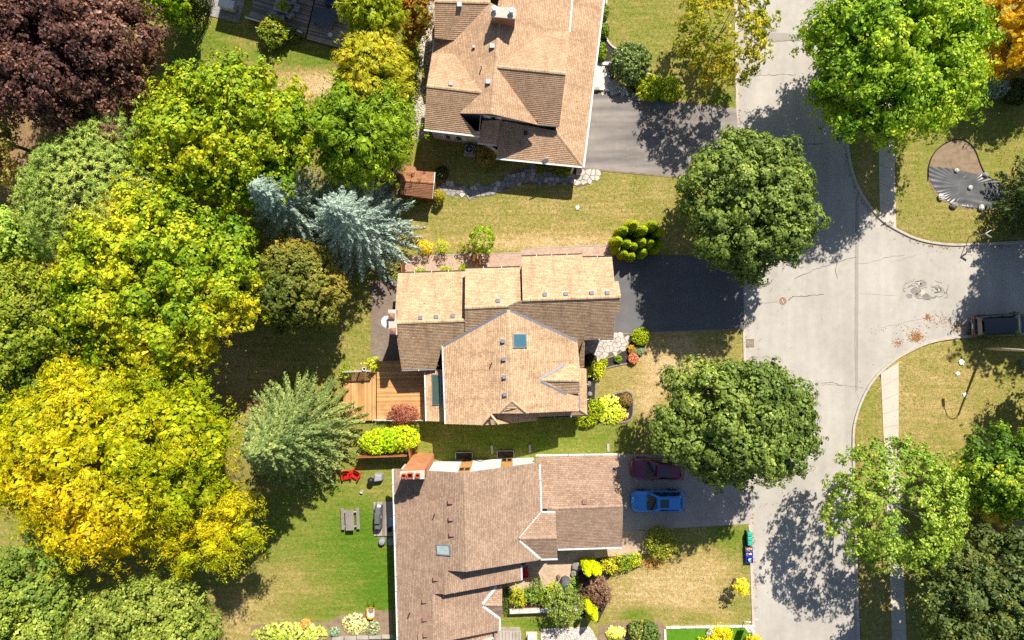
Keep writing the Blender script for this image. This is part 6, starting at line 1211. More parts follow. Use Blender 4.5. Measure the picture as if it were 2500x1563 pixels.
# bottom garden
hosta('sprawling squash vine with big leaves along the bottom edge', 710, 1546, 95, [(110, 140, 30), (146, 168, 54), (184, 196, 100), (206, 206, 130)], 92, 520, .17, 'squash_vine', 27, .5); hosta('blue green cabbage like plant in the bottom bed', 818, 1541, 13, [(104, 136, 104), (134, 166, 130), (160, 184, 150)], 93, 90, .1, 'cabbage_plant'); hosta('cream variegated hosta beside the wheelbarrow', 868, 1522, 32, [(170, 176, 90), (204, 204, 140), (220, 216, 170)], 94, 330, .11, ry=26); hosta('silvery green leafy plant below the wheelbarrow', 910, 1532, 20, [(120, 146, 100), (150, 170, 124), (176, 190, 150)], 95, 160, .11, 'artichoke_plant', asp=.35); S_('orange_flowers', 'orange blossom in the squash vine', 745, 1524, 6, .7, [(200, 120, 40), (226, 150, 70), (230, 180, 120)], 96, kind='open', size=.06, cat='flower')
# around the brown shingle house front
for k, (px, py, r, pal) in enumerate(((1486, 1381, 17, YG), (1508, 1377, 16, YG), (1530, 1374, 15, BOX), (1549, 1368, 12, LIME))): S_('hedge_shrub', ['hedge shrub next to the lime cedar columns', 'second hedge shrub from the cedar columns', 'third hedge shrub from the cedar columns', 'last hedge shrub at the driveway end'][k], px, py, r, 1.1, pal, 100 + k, ry=16, kind='open', size=.055, group='hedge below the garage')
S_('serviceberry', 'small olive bush half in shade beside the driveway', 1612, 1325, 36, 1.9, [(60, 78, 22), (96, 108, 30), (140, 144, 40), (186, 176, 60)], 105, kind='open', size=.06, dens=1.2); S_('ornamental_grass', 'straw coloured ornamental grass tuft by the driveway', 1592, 1376, 28, .5, [(170, 128, 50), (200, 156, 70), (214, 176, 96)], 106, ry=11, kind='open', size=.07, asp=.15)
S_('purple_bush', 'dark purple bush between the lime cedar columns', 1462, 1445, 27, 1.6, [(64, 44, 40), (92, 66, 56), (120, 92, 76), (140, 118, 96)], 107, ry=34, kind='open', size=.055, dens=1.3); S_('purple_bush', 'shaded purple plant beside the covered grill', 1425, 1440, 16, 1.0, [(54, 40, 36), (78, 58, 50), (100, 78, 66)], 108, ry=26, kind='open', size=.05)
for k, (px, py, r, h, pal) in enumerate(((1266, 1458, 20, 1.2, YG), (1300, 1452, 18, 1.3, MED), (1330, 1455, 20, 1.4, BOX), (1310, 1432, 14, 1.5, GREY_G), (1354, 1440, 16, 1.5, LIME))): S_('planter_shrub', ['yellow green shrub at the house end of the planter', 'green shrub second from the house in the planter', 'bushy green shrub in the middle of the planter', 'upright grey green shrub behind the planter', 'lime green shrub behind the planter tree'][k], px, py, r, h, pal, 110 + k, kind='open', size=.055, z=h * .7)
S_('apple_tree', 'small grey green tree growing out of the brick planter', 1378, 1478, 38, 2.6, GREY_G, 116, z=2.3, ry=42, kind='open', size=.06, cat='tree', dens=1.1); S_('planter_shrub', 'small green shrub beside the covered grill', 1400, 1428, 15, 1.4, MED, 117, kind='open', size=.05)
for k, (px, py) in enumerate(((1237, 1450), (1236, 1478))): S_('dark_shrub', ['dark shrub at the house wall beside the planter, upper', 'dark shrub at the house wall beside the planter, lower'][k], px, py, 9, 1.0, [(46, 62, 24), (64, 84, 32), (90, 108, 46)], 118 + k, ry=16, kind='open', size=.05)
hosta('cream yellow hosta at the bottom edge', 1502, 1543, 26, [(196, 190, 70), (220, 212, 110), (234, 226, 150)], 120, 260, .12, ry=17); S_('dark_shrub', 'dark green glossy bush at the bottom edge', 1571, 1545, 36, 1.3, [(50, 78, 34), (76, 104, 46), (104, 128, 58), (170, 150, 50)], 121, ry=30, size=.07, rc=.2); 
mb = MB(); c = W(1500, 1570, .5); mb.box((c.x, c.y, .35), (1.9, .7, .7)); 
S_('clipped_hedge', 'flat clipped hedge at the bottom edge', 1500, 1572, 27, .9, BOX, 122, ry=12, size=.04, rc=.1)
for k, (px, py, r, ry) in enumerate(((1762, 1556, 24, 22), (1740, 1572, 30, 14), (1842, 1566, 18, 12))): S_('golden_shrub', ['tallest golden yellow shrub in the bright turf', 'lower golden yellow shrub in the bright turf', 'golden yellow shrub beside the sign at the bottom'][k], px, py, r, 1.2, [(170, 150, 8), (206, 186, 12), (226, 206, 30)], 123 + k, ry=ry, kind='open', size=.06)
rock(1736, 1546, 12, 'white boulder beside the golden shrub in the turf', 'capstone', group=None)
S_('sapling', 'small yellow sapling on the dry front lawn', 1810, 1434, 15, 1.4, [(170, 168, 20), (200, 190, 30), (216, 204, 60)], 127, z=2.0, kind='open', size=.07, cat='tree')
c = W(1795, 1412); t = thing('sapling_stake', 'thin dark stake with tie holding the yellow sapling', 'stake', (c.x, c.y, 0)); MB().tube([(c.x, c.y, -.1), (c.x + .02, c.y, 2.2)], .025, 6).build('stake', M['black'], t); p = W(1810, 1434, 1.9); MB().tube([(c.x, c.y, 1.8), (p.x, p.y, 1.75)], .012, 5).build('tie', M['black'], t)
S_('leafy_shrub', 'green shrub with yellow lit top beside the grey deck', 667, 76, 32, 1.9, [(60, 90, 14), (92, 118, 20), (150, 150, 24), (206, 180, 20)], 128, kind='open', size=.075, patch=.9, dens=1.3); S_('leafy_shrub', 'small dark shrub against the middle of the grey deck', 719, 82, 17, 1.0, [(56, 76, 24), (80, 100, 34), (106, 120, 44)], 129, kind='open', size=.06); S_('undergrowth', 'light green undergrowth beside the gravel strip', 1000, 135, 18, 1.2, LIME, 130, ry=60, kind='open', size=.06); S_('undergrowth', 'green undergrowth between hemlock and gravel', 1000, 300, 14, 1.4, MED, 131, ry=55, kind='open', size=.06)
for k, (px, py, rx, ry) in enumerate(((2460, 640, 60, 30), )): pass
# ------------------------------------------------------------------ cars
def carpaint(name, c):
    m, nt, b = nodes(name); nt.links.new(mix(nt, c, tuple(x * .88 for x in c), noise(nt, 3, 2)), b.inputs['Base Color']); b.inputs['Roughness'].default_value = .28; b.inputs['Metallic'].default_value = .1; b.inputs['Coat Weight'].default_value = .8; b.inputs['Coat Roughness'].default_value = .05; return m
M['lens'] = glass('headlight_lens', (.45, .47, .5), .1); M['redlens'] = glass('tail_lens', (.3, .01, .01), .1); M['rim'] = pm('alloy', (.4, .4, .42), .1, 4, 20, .3, .0, .8); M['tyre'] = pm('tyre', (.02, .02, .02), .2, 6, 20, .85, .2)
def car(label, px, py, rz, paint, L=4.6, Wd=1.86, Hh=1.66, sun=True, van=False, roofc=None):
    c = W(px, py); t = thing('parked_suv' if not van else 'parked_van', label, 'car', (c.x, c.y, .012), rz, 'parked cars', local=True); hw = Wd / 2
    st = []; N = 27
    for i in range(N):
        u = i / (N - 1); x = -L / 2 + L * u; e0 = min(1, (u / .07)) ** .5 if u < .07 else 1; e1 = (max(0, (1 - u) / .13)) ** .55 if u > .87 else 1
        w = hw * (.80 + .20 * min(e0, 1)) * (1 if u <= .87 else .74 + .26 * e1); hood = u > (.70 if not van else .80)
        if hood: uu = (u - .7) / .3; zt = 1.02 - .20 * uu ** 2.0 - (.14 * max(0, (u - .95) / .05) ** 2)
        else: zt = 1.04
        if u < .05: zt -= .12 * (1 - u / .05) ** 2
        zb = .24 + (.1 * (1 - e0)) + (.08 * (1 - e1)); cr = .045 if hood else .0
        half = [(0, zb), (w * .9, zb), (w * .985, zb + .14), (w, .58), (w * .985, zt - .14), (w * .945, zt - .04), (w * .86, zt + .0), (w * .6, zt + cr * .7), (0, zt + cr)]
        ring = [(x, y, z) for y, z in half] + [(x, -y, z) for y, z in half[-2:0:-1]]; st.append(ring)
    v, f = loft(st); body = mesh('body', v, f, paint, t, smooth=True)
    # cabin
    if not van: xs0, xs1, xr0, xr1 = -.475 * L, .225 * L, -.405 * L, .045 * L
    else: xs0, xs1, xr0, xr1 = -.492 * L, .32 * L, -.46 * L, .14 * L
    wb, wt = hw * .93, hw * (.70 if not van else .76); zb, zt = 1.0, Hh; rings = []
    for s_, z in ((0, zb), (.5, zb + (zt - zb) * .52), (.86, zt - .06), (.96, zt - .015), (1.0, zt)):
        k = s_ if s_ < .9 else .86 + (s_ - .86) * 1.5; a0 = xs0 + (xr0 - xs0) * k; a1 = xs1 + (xr1 - xs1) * k; w = wb + (wt - wb) * k; r_ = []
        for sx, sy in ((1, 1), (-1, 1), (-1, -1), (1, -1)):
            cx_, cy_ = (a1 if sx > 0 else a0), w * sy; rr = .22
            cors = [(cx_ - sx * rr, cy_), (cx_ - sx * rr * .3, cy_ - sy * rr * .1), (cx_ - sx * .02, cy_ - sy * rr)]
            if sx * sy < 0: cors = cors[::-1]
            r_ += cors
        rings.append([(x, y, z + (.03 * (1 - (y / wt) ** 2) if s_ == 1 else 0)) for x, y in r_])
    v, f = loft(rings); cab = mesh('cabin', v, f, paint, t, smooth=False, bevel=.02)
    # roof skin with crown
    V = []; F = []; n = 9
    for i in range(n):
        for j in range(7): V.append((xr0 + .1 + (xr1 - xr0 - .2) * i / (n - 1), (wt - .14) * (j / 3 - 1), zt + .012 + .035 * (1 - (j / 3 - 1) ** 2) * (1 - (2 * i / (n - 1) - 1) ** 4)))
    F = [(i * 7 + j, (i + 1) * 7 + j, (i + 1) * 7 + j + 1, i * 7 + j + 1) for i in range(n - 1) for j in range(6)]; mesh('roof', V, F, roofc or paint, t, smooth=True)
    def lerp(a, b, k): return a + (b - a) * k
    def band(k0, k1, which, name, inn=.05, m_=None):
        # glass quads following the cabin faces, a few mm proud
        def pt(k, s): return lerp(xs0, xr0, k), lerp(xs1, xr1, k), lerp(wb, wt, k), lerp(zb, zt, k)
        A0, A1, w0, z0 = pt(k0, 0); B0, B1, w1, z1 = pt(k1, 0); o = .012
        if which == 'front': P = [(A1 + o, -w0 + .1, z0 + o), (A1 + o, w0 - .1, z0 + o), (B1 + o, w1 - .12, z1 + o), (B1 + o, -w1 + .12, z1 + o)]; 
        if which == 'front': P = [P[0], (A1 + .07, 0, z0 + .015), P[1], P[2], (B1 + .035, 0, z1 + .02), P[3]]; return mesh(name, P, [(0, 1, 4, 5), (1, 2, 3, 4)], M['glass'], t, smooth=True)
        if which == 'rear': P = [(A0 - o, w0 - .12, z0 + o), (A0 - o, -w0 + .12, z0 + o), (B0 - o, -w1 + .12, z1 + o), (B0 - o, w1 - .12, z1 + o)]; return mesh(name, P, [(0, 1, 2, 3)], M['glass'], t)
    band(.12, .88, 'front', 'windshield'); band(.3, .86, 'rear', 'rear_window')
    for sg in (-1, 1):
        cuts = ((.03, .34), (.37, .66), (.69, .93)) if not van else ((.03, .27), (.3, .58), (.61, .9))
        for a, b in cuts:
            P = []
            for k, kk in ((.1, a), (.1, b), (.84, b), (.84, a)):
                x0, x1 = lerp(xs0, xr0, k) + .12, lerp(xs1, xr1, k) - .16; P.append((lerp(x0, x1, kk), sg * (lerp(wb, wt, k) + .008), lerp(zb, zt, k) + .006))
            mesh('side_window', P, [(0, 1, 2, 3) if sg < 0 else (3, 2, 1, 0)], M['glass'], t)
        MB().tube([(xr0 + .25, sg * (wt - .06), zt + .02), (xr0 + .32, sg * (wt - .06), zt + .075), (xr1 - .3, sg * (wt - .06), zt + .075), (xr1 - .2, sg * (wt - .06), zt + .02)], .02, 6).build('roof_rail', M['black'], t)
        mb = MB(); mb.box((xs1 - .55, sg * (hw + .07), 1.08), (.12, .2, .14)); mr = mb.build('mirror', paint, t, bevel=.03)
        mb = MB(); P = [(L * .42, sg * hw * .92, .72), (L * .485, sg * hw * .60, .70), (L * .462, sg * hw * .58, .80), (L * .40, sg * hw * .93, .86)]
        mesh('headlight', [(p[0] + .02, p[1] + sg * .015, p[2] + .02) for p in P] + [(p[0] - .1, p[1] - sg * .06, p[2] - .06) for p in P], [(0, 1, 2, 3), (0, 4, 5, 1), (1, 5, 6, 2), (2, 6, 7, 3), (3, 7, 4, 0)], M['lens'], t)
        mb = MB(); mb.box((-L * .485, sg * hw * .78, .86), (.16, .3, .2)); mb.build('tail_light', M['redlens'], t, bevel=.03)
        for xw in (.30 * L, -.29 * L):
            wv = MB(); wv.lathe([(.20, -.02), (.33, 0), (.345, .05), (.345, .17), (.33, .22), (.2, .23)], (0, 0, 0), 22); w_ = mesh('wheel', [(p[0] + xw, sg * (hw - .2 + p[2]), p[1] + .345) for p in wv.v], wv.f, M['tyre'], t)
            wv = MB(); wv.lathe([(.05, .2), (.215, .225), (.22, .235), (.04, .245)], (0, 0, 0), 16); mesh('rim', [(p[0] + xw, sg * (hw - .2 + p[2]), p[1] + .345) for p in wv.v], wv.f, M['rim'], w_)
            arch = MB(); arch.tube([(xw + .40 * math.cos(a), sg * (hw - .012), .345 + .40 * math.sin(a)) for a in [math.pi * k / 12 for k in range(13)]], .035, 5); arch.build('wheel_arch', M['black'], t)
    if sun: mb = MB(); mb.box(((xr0 + xr1) / 2 + .42, 0, zt + .04), (.78, wt * 1.12, .03)); mb.build('sunroof', M['glass'], t, bevel=.012)
    mb = MB(); mb.box((L * .497, 0, .6), (.05, 1.1, .2)); mb.build('grille', M['black'], t, bevel=.02); mb = MB(); mb.box((-L * .503, 0, .72), (.02, .4, .12)); mb.build('licence_plate', M['white'], t)
    mb = MB(); mb.tube([(xr0 + .12, .0, zt + .04), (xr0 + .02, 0, zt + .1)], .03, 6); mb.build('antenna', M['black'], t)
    for sg in (-1, 1): MB().tube([(L * .27, sg * hw * .66, 1.055), (L * .36, sg * hw * .6, 1.03), (L * .45, sg * hw * .5, .92)], .008, 4).build('hood_crease', paint, t)
    mb = MB(); mb.tube([(xs1 + .05, -.5, 1.04), (xs1 - .25, -.05, 1.17)], .012, 5); mb.tube([(xs1 + .05, .3, 1.04), (xs1 - .3, .6, 1.17)], .012, 5); mb.build('wipers', M['black'], t)
    if van: mb = MB(); mb.box((-L * .49, 0, .62), (.2, 1.7, .12)); mb.build('rear_bumper', pm('brown_chrome', (.3, .25, .21), .2, 3, 20, .25, 0, .7), t, bevel=.05)
    return t
car('blue SUV with a dark sunroof on the grey driveway', 1601, 1218, math.radians(180.5), carpaint('blue_paint', (.05, .32, .8)), 4.75, 1.88)
car('dark red SUV partly hidden under the maple crown', 1600, 1141, math.radians(178.5), carpaint('burgundy_paint', (.2, .025, .06)), 4.7, 1.88)
car('black van with brown bumper in shade at the right edge', 2429, 793, math.radians(3.5), carpaint('black_paint', (.01, .01, .011)), 5.0, 1.95, 1.78, False, True)
# ------------------------------------------------------------------ bins, sign, lamp, street sign
def bin_(px, py, k):
    c = W(px, py); t = thing('compost_bin', ['green lidded bin farthest from the recycling boxes', 'middle green lidded bin of three', 'green lidded bin next to the recycling boxes'][k], 'bin', (c.x, c.y, 0), 0, 'green bins at the kerb'); g = pm('bin_green', lin((38, 128, 104)), .08, 3, 20, .45, .02) if 'bin' not in M else M['bin']; M['bin'] = g
    mb = MB(); v, f = loft([[(c.x + sx * a, c.y + sy * b, z) for sx, sy in ((-1, -1), (1, -1), (1, 1), (-1, 1))] for a, b, z in ((.15, .14, .02), (.2, .17, .62), (.21, .18, .66))]); mesh('tub', v, f, g, t, bevel=.03)
    v, f = loft([[(c.x + sx * a, c.y + sy * b, z) for sx, sy in ((-1, -1), (1, -1), (1, 1), (-1, 1))] for a, b, z in ((.22, .19, .66), (.22, .19, .70), (.17, .14, .76))]); mesh('lid', v, f, pm('bin_lid', lin((62, 170, 140)), .06, 3, 20, .4, .02) if 'binlid' not in M else M['binlid'], t, bevel=.04)
    mb = MB(); mb.tube([(c.x + .22, c.y - .14, .6), (c.x + .3, c.y - .14, .62), (c.x + .3, c.y + .14, .62), (c.x + .22, c.y + .14, .6)], .018, 6); mb.build('handle', g, t)
    MB().tube([(c.x - .17, c.y - .2, .08), (c.x - .17, c.y + .2, .08)], .07, 10).build('wheels', M['black'], t)
for k, (px, py) in enumerate(((1824, 1299), (1824.5, 1310), (1825, 1321))): bin_(px, py, k)
def rbox(px, py, k):
    c = W(px, py); t = thing('recycling_box', ['slate blue recycling box next to the green bins', 'middle blue recycling box full of cartons', 'blue recycling box of white paper at the end of the row'][k], 'box', (c.x, c.y, 0), .1 if k == 0 else 0, 'recycling boxes at the kerb', True); g = pm('box_blue_%d' % k, lin(((70, 100, 130), (30, 62, 170), (22, 56, 160))[k]), .08, 3, 20, .45, .02); mb = MB(); a, b, hh = .28, .2, .42
    for sx in (-1, 1): mb.box((sx * a, 0, hh / 2), (.025, b * 2 + .025, hh)); mb.box((0, sx * b, hh / 2), (a * 2 - .026, .025, hh))
    mb.box((0, 0, .02), (a * 2 - .03, b * 2 - .03, .03)); mb.build('tub', g, t); mb = MB()
    for sx in (-1, 1): mb.box((sx * (a + .02), 0, hh), (.05, b * 2 + .09, .03)); mb.box((0, sx * (b + .02), hh), (a * 2 - .012, .05, .03))
    mb.build('rim', g, t); rn = random.Random(k); cl = [[(200, 120, 110), (226, 206, 196), (170, 70, 60), (210, 170, 150)], [(226, 220, 214), (190, 110, 60), (230, 226, 224), (120, 100, 150)], [(236, 236, 238), (226, 230, 236), (150, 190, 120), (60, 70, 150)]][k]
    for i in range(12):
        mb = MB(); mb.box((rn.uniform(-.2, .2), rn.uniform(-.13, .13), .28 + i * .012), (rn.uniform(.1, .22), rn.uniform(.08, .18), rn.uniform(.02, .06)), rn.uniform(0, 3), rn.uniform(-.4, .4), rn.uniform(-.4, .4)); c_ = cl[i % 4]; kx = 'rc%d%d%d' % c_
        if kx not in M: M[kx] = pm('carton_%d_%d_%d' % c_, lin(c_), .1, 4, 20, .7, .02)
        mb.build('carton', M[kx], t)
for k, (px, py) in enumerate(((1825, 1337), (1825.5, 1350), (1826, 1364))): rbox(px, py, k)
# yard sign at the bottom right: white panel hanging on an arm
def yard_sign():
    b = W(1816, 1517); t = thing('yard_sign', 'white yard sign panel on a thin post at the bottom right', 'sign', (b.x, b.y, 0)); z1 = 2.15
    top = W(1828, 1532, z1) ; MB().tube([(b.x, b.y, -.1), (b.x, b.y, z1)], .03, 6).build('post', M['trim'], t)
    P = [W(1822, 1531.5, 2.0), W(1839, 1531.5, 2.0)]; x0, x1 = b.x - .32, b.x + .32; y = b.y - .06
    mb = MB(); mb.box(((x0 + x1) / 2, y, 1.45), (x1 - x0, .04, 1.05)); pn = mb.build('panel', M['white'], t)
    for z in (1.98,): mb = MB(); mb.box(((x0 + x1) / 2, y, z), (x1 - x0, .05, .03)); mb.build('frame', M['trim'], t)
    bl = pm('sign_blue', lin((50, 70, 170)), .05, 3, 20, .5, 0); pk = pm('sign_pink', lin((220, 170, 180)), .05, 3, 20, .5, 0)
    yf = y + .023
    mb = MB(); mb.box(((x0 + x1) / 2, yf, 1.83), (.38, .006, .16)); mb.build('print_band', pk, pn)
    for dx, w in ((-.2, .12), (-.02, .1), (.2, .14)): mb = MB(); mb.box(((x0 + x1) / 2 + dx, yf + .002, 1.7), (w, .006, .07)); mb.build('print_block', bl, pn)
    for dx, ch in ((-.16, 'I'), (.0, 'i'), (.18, 'V')):
        cu = bpy.data.curves.new('lettering', 'FONT'); cu.body = ch; cu.size = .22; cu.extrude = .003; oo = bpy.data.objects.new('lettering', cu); COL.objects.link(oo); dg = bpy.context.evaluated_depsgraph_get(); me_ = bpy.data.meshes.new_from_object(oo.evaluated_get(dg)); bpy.data.objects.remove(oo); o = bpy.data.objects.new('lettering', me_); COL.objects.link(o); o.parent = pn; o.location = Vector(((x0 + x1) / 2 - dx, yf + .004, 1.38)) - OFF[t.name]; o.rotation_euler = (math.radians(90), 0, math.radians(180)); me_.materials.clear(); me_.materials.append(M['greymetal'])
yard_sign()
# street lamp: base inside the picture, head beyond the edge, shadow with a curved arm on the lawn
b = W(2402, 850); t = thing('street_lamp', 'pale concrete lamp post leaning out of the right edge', 'street lamp', (b.x, b.y, 0)); zt_ = 7.2
MB().tube([(b.x, b.y, -.1), (b.x, b.y, 3.5), (b.x, b.y, zt_)], [.15, .12, .08], 12).build('pole', M['concrete'], t, smooth=True)
arm = [(b.x, b.y, zt_ - .4), (b.x - .08, b.y - .1, zt_ + .15), (b.x - .35, b.y, zt_ + .45), (b.x - .8, b.y + .25, zt_ + .5), (b.x - 1.2, b.y + 1.2, zt_ + .4)]
MB().tube(arm, .04, 8).build('arm', M['greymetal'], t); mb = MB(); mb.box((b.x - 1.22, b.y + 1.45, zt_ + .38), (.28, .7, .16), .1); hd = mb.build('lamp_head', M['greymetal'], t, bevel=.05); mb = MB(); mb.box((b.x - 1.22, b.y + 1.45, zt_ + .29), (.2, .5, .03), .1); mb.build('lens', M['milky'], hd)
# street name sign
b = W(2366, 578); t = thing('street_sign', 'street sign with pale angled blades on a thin post at the corner', 'sign', (b.x, b.y, 0)); zt_ = 2.2
MB().tube([(b.x, b.y, -.1), (b.x, b.y, zt_)], .035, 8).build('post', M['greymetal'], t)
for k, a in enumerate((.55, -.55)): mb = MB(); mb.box((b.x + .3 * math.cos(a), b.y + .3 * math.sin(a), zt_ - .12), (.6, .02, .22), a); mb.build('blade', M['trim'], t)
# utility pedestal at the right edge
c = W(2497, 885); t = thing('utility_box', 'small green utility box at the right edge', 'utility box', (c.x, c.y, 0)); mb = MB(); mb.box((c.x, c.y, .4), (.6, .6, .8)); mb.build('cabinet', pm('utility_green', lin((96, 140, 130)), .1, 3, 20, .6, .02), t, bevel=.03); mb = MB(); mb.box((c.x, c.y, .82), (.66, .66, .05)); mb.build('lid', M['bin'], t, bevel=.015)
# ------------------------------------------------------------------ garden furniture
def chair(label, px, py, rz, mat, z=0.0, group=None, s=1.0, arms=True, name='patio_chair'):
    c = W(px, py, z); t = thing(name, label, 'chair', (c.x, c.y, z), rz, group, True)
    mb = MB(); mb.box((0, 0, .42 * s), (.52 * s, .5 * s, .05)); mb.build('seat', mat, t, bevel=.02); mb = MB(); mb.box((0, .29 * s, .72 * s), (.52 * s, .05, .6 * s), 0, -.2); mb.build('backrest', mat, t, bevel=.02)
    for sx in (-1, 1):
        for sy in (-1, 1): MB().tube([(sx * .23 * s, sy * .22 * s, 0), (sx * .22 * s, sy * .2 * s, .4 * s)], .018, 6).build('leg', mat if name != 'patio_chair' else M['greymetal'], t)
        if arms: mb = MB(); mb.box((sx * .28 * s, 0, .62 * s), (.07, .5 * s, .03)); mb.build('armrest', mat, t, bevel=.01); MB().tube([(sx * .28 * s, -.2 * s, .4 * s), (sx * .28 * s, -.2 * s, .61 * s)], .015, 6).build('arm_post', mat if name != 'patio_chair' else M['greymetal'], t)
    return t
cl = pm('pale_cushion', lin((170, 170, 176)), .08, 3, 20, .9, .05)
for k, (px, py, a, l) in enumerate(((721, 9, -1.6, 'patio chair at the right upper side of the glass table'), (728, 27, -1.9, 'patio chair at the right of the glass table'), (714, 43, -2.6, 'patio chair at the lower right of the glass table'), (690, 50, -3.3, 'patio chair at the bottom of the glass table'), (671, 39, 2.7, 'patio chair at the lower left of the glass table'))): chair(l, px, py, a, cl, .45, 'chairs round the patio table')
c = W(687, 14, 1.2); t = thing('patio_table', 'rounded pale patio table with a plant on the grey deck', 'table', (c.x, c.y, .45), GA); OFF[t.name] = Vector((0, 0, 0)); mb = MB(); mb.box((0, 0, .72), (1.3, 1.1, .04)); mb.build('tabletop', pm('table_top', lin((180, 182, 186)), .06, 3, 20, .35, .02), t, bevel=.18)
for sx in (-1, 1):
    for sy in (-1, 1): MB().tube([(sx * .5, sy * .4, 0), (sx * .5, sy * .4, .7)], .025, 6).build('leg', M['greymetal'], t)
S_('table_plant', 'leafy plant standing on the patio table', 689, 13, 13, .4, BOX, 140, z=1.45, kind='open', size=.06, ry=9, cat='potted plant')
c = W(790, 41, 1.1); t = thing('games_table', 'dark grey folding games table on the lower deck', 'table', (c.x, c.y, .3), GA); OFF[t.name] = Vector((0, 0, 0)); mb = MB(); mb.box((0, 0, .76), (2.0, 1.42, .05)); mb.build('tabletop', pm('games_top', lin((92, 98, 112)), .1, 3, 20, .5, .02), t, bevel=.01)
for sx in (-1, 1):
    for sy in (-1, 1): MB().tube([(sx * .8, sy * .6, 0), (sx * .85, sy * .6, .74)], .035, 6).build('leg', M['black'], t)
c = W(806, 85, .6); t = thing('garden_stool', 'round white stool on the lower deck', 'stool', (c.x, c.y, .3)); MB().lathe([(.13, .3), (.19, .42), (.2, .55), (.17, .7), (.14, .73), (.05, .73)], (c.x, c.y, 0), 18).build('drum', M['white'], t, smooth=True); MB().lathe([(.03, .73), (.02, .745)], (c.x, c.y, 0), 8).build('hole', M['black'], t)
c = W(809, 8, .6); t = thing('storage_bin', 'dark blue storage bin on the lower deck at the top edge', 'bin', (c.x, c.y, .3), GA, None, True); v, f = loft([[(sx * a, sy * b, z) for sx, sy in ((-1, -1), (1, -1), (1, 1), (-1, 1))] for a, b, z in ((.38, .26, 0), (.44, .32, .5), (.46, .34, .5), (.46, .34, .56))]); mesh('tub', v, f, pm('navy_plastic', lin((40, 62, 96)), .1, 3, 20, .4, .02), t, bevel=.02); mb = MB(); mb.box((0, 0, .585), (.9, .66, .05)); mb.build('lid', pm('navy_lid', lin((58, 80, 112)), .1, 3, 20, .4, .02), t, bevel=.02)
c = W(552, 9, .8); t = thing('storage_chest', 'large white lidded chest on the slab patio at the top edge', 'chest', (c.x, c.y, .05), GA, None, True); mb = MB(); mb.box((0, 0, .35), (1.35, .7, .7)); mb.build('chest', M['trim'], t, bevel=.03); mb = MB(); mb.box((0, 0, .74), (1.42, .76, .08)); mb.build('lid', M['white'], t, bevel=.03)
chair('brown armchair with folded back at the top edge of the slab patio', 505, 10, .4, M['greywood'], .05, None, 1.3, name='lounge_chair')
c = W(834, 148); t = thing('fire_pit', 'stone ring fire pit on bare soil beside the golden cedar', 'fire pit', (c.x, c.y, 0))
for k in range(9): a = k * .698; mb = MB(); mb.box((c.x + .3 * math.cos(a), c.y + .3 * math.sin(a), .1), (.2, .16, .2), a + 1.57); mb.build('stone', M['patch'], t, bevel=.03)
MB().lathe([(.2, .01), (.05, .03)], (c.x, c.y, 0), 12).build('ash', M['soil'], t)
# lower yard
M['pic'] = pm('grey_planks', lin((140, 130, 122)), .2, 1.5, 22, .85, .2)
c = W(855, 1268, .5); t = thing('picnic_table', 'weathered grey picnic table with two benches on the lower lawn', 'table', (c.x, c.y, 0), math.radians(2), None, True)
for k in range(5): mb = MB(); mb.box((-.26 + k * .15 - .04, 0, .75), (.142, 1.85, .04)); mb.build('top_plank', M['pic'], t, bevel=.008)
for sx, l in ((-1, 1.95), (1, 1.95)):
    for j in range(2): mb = MB(); mb.box((sx * .68 + (j - .5) * .15, .05, .45), (.14, l, .04)); mb.build('bench_plank', M['pic'], t, bevel=.008)
for sy in (-.65, .65):
    mb = MB(); mb.box((0, sy, .42), (1.5, .09, .09)); mb.build('bench_beam', M['greywood'], t)
    for sx in (-1, 1): MB().tube([(sx * .62, sy, 0), (sx * .24, sy, .72)], .05, 4).build('leg', M['greywood'], t)
c = W(924, 1262, .6); t = thing('covered_grill', 'long grill under a grey fabric cover on the small deck', 'grill', (c.x, c.y, .14), math.radians(-1), None, True); gc = pm('grill_cover', lin((96, 96, 98)), .15, 2, 30, .85, .3)
v, f = loft([[(-.32, y0, z), (.32, y0, z), (.3, y0, z + h_ * .7), (.2, y0, z + h_), (-.2, y0, z + h_), (-.32, y0, z + h_ * .75)] for y0, z, h_ in ((-1.0, .1, .72), (-.98, .1, .78), (-.45, .1, .82), (-.42, .1, 1.08), (.4, .1, 1.1), (.44, .1, .85), (1.0, .1, .78), (1.02, .1, .7))]); mesh('cover', v, f, gc, t, bevel=.03)
for sx in (-1, 1):
    for sy in (-1, 1): mb = MB(); mb.box((sx * .24, sy * .8, .06), (.08, .08, .12)); mb.build('leg', M['black'], t)
mb = MB(); mb.box((.3, .1, .8), (.03, .24, .1)); mb.build('tag', M['white'], t)
c = W(926, 1234, .9); t = thing('metal_bowl', 'shiny white bowl at the end of the covered grill', 'bowl', (c.x, c.y, .8)); MB().lathe([(.08, .1), (.17, .22), (.18, .24), (.14, .2), (.05, .14)], (c.x, c.y, .8), 16).build('bowl', M['white'], t)
red = pm('red_plastic', (.62, .012, .012), .08, 3, 20, .4, .02)
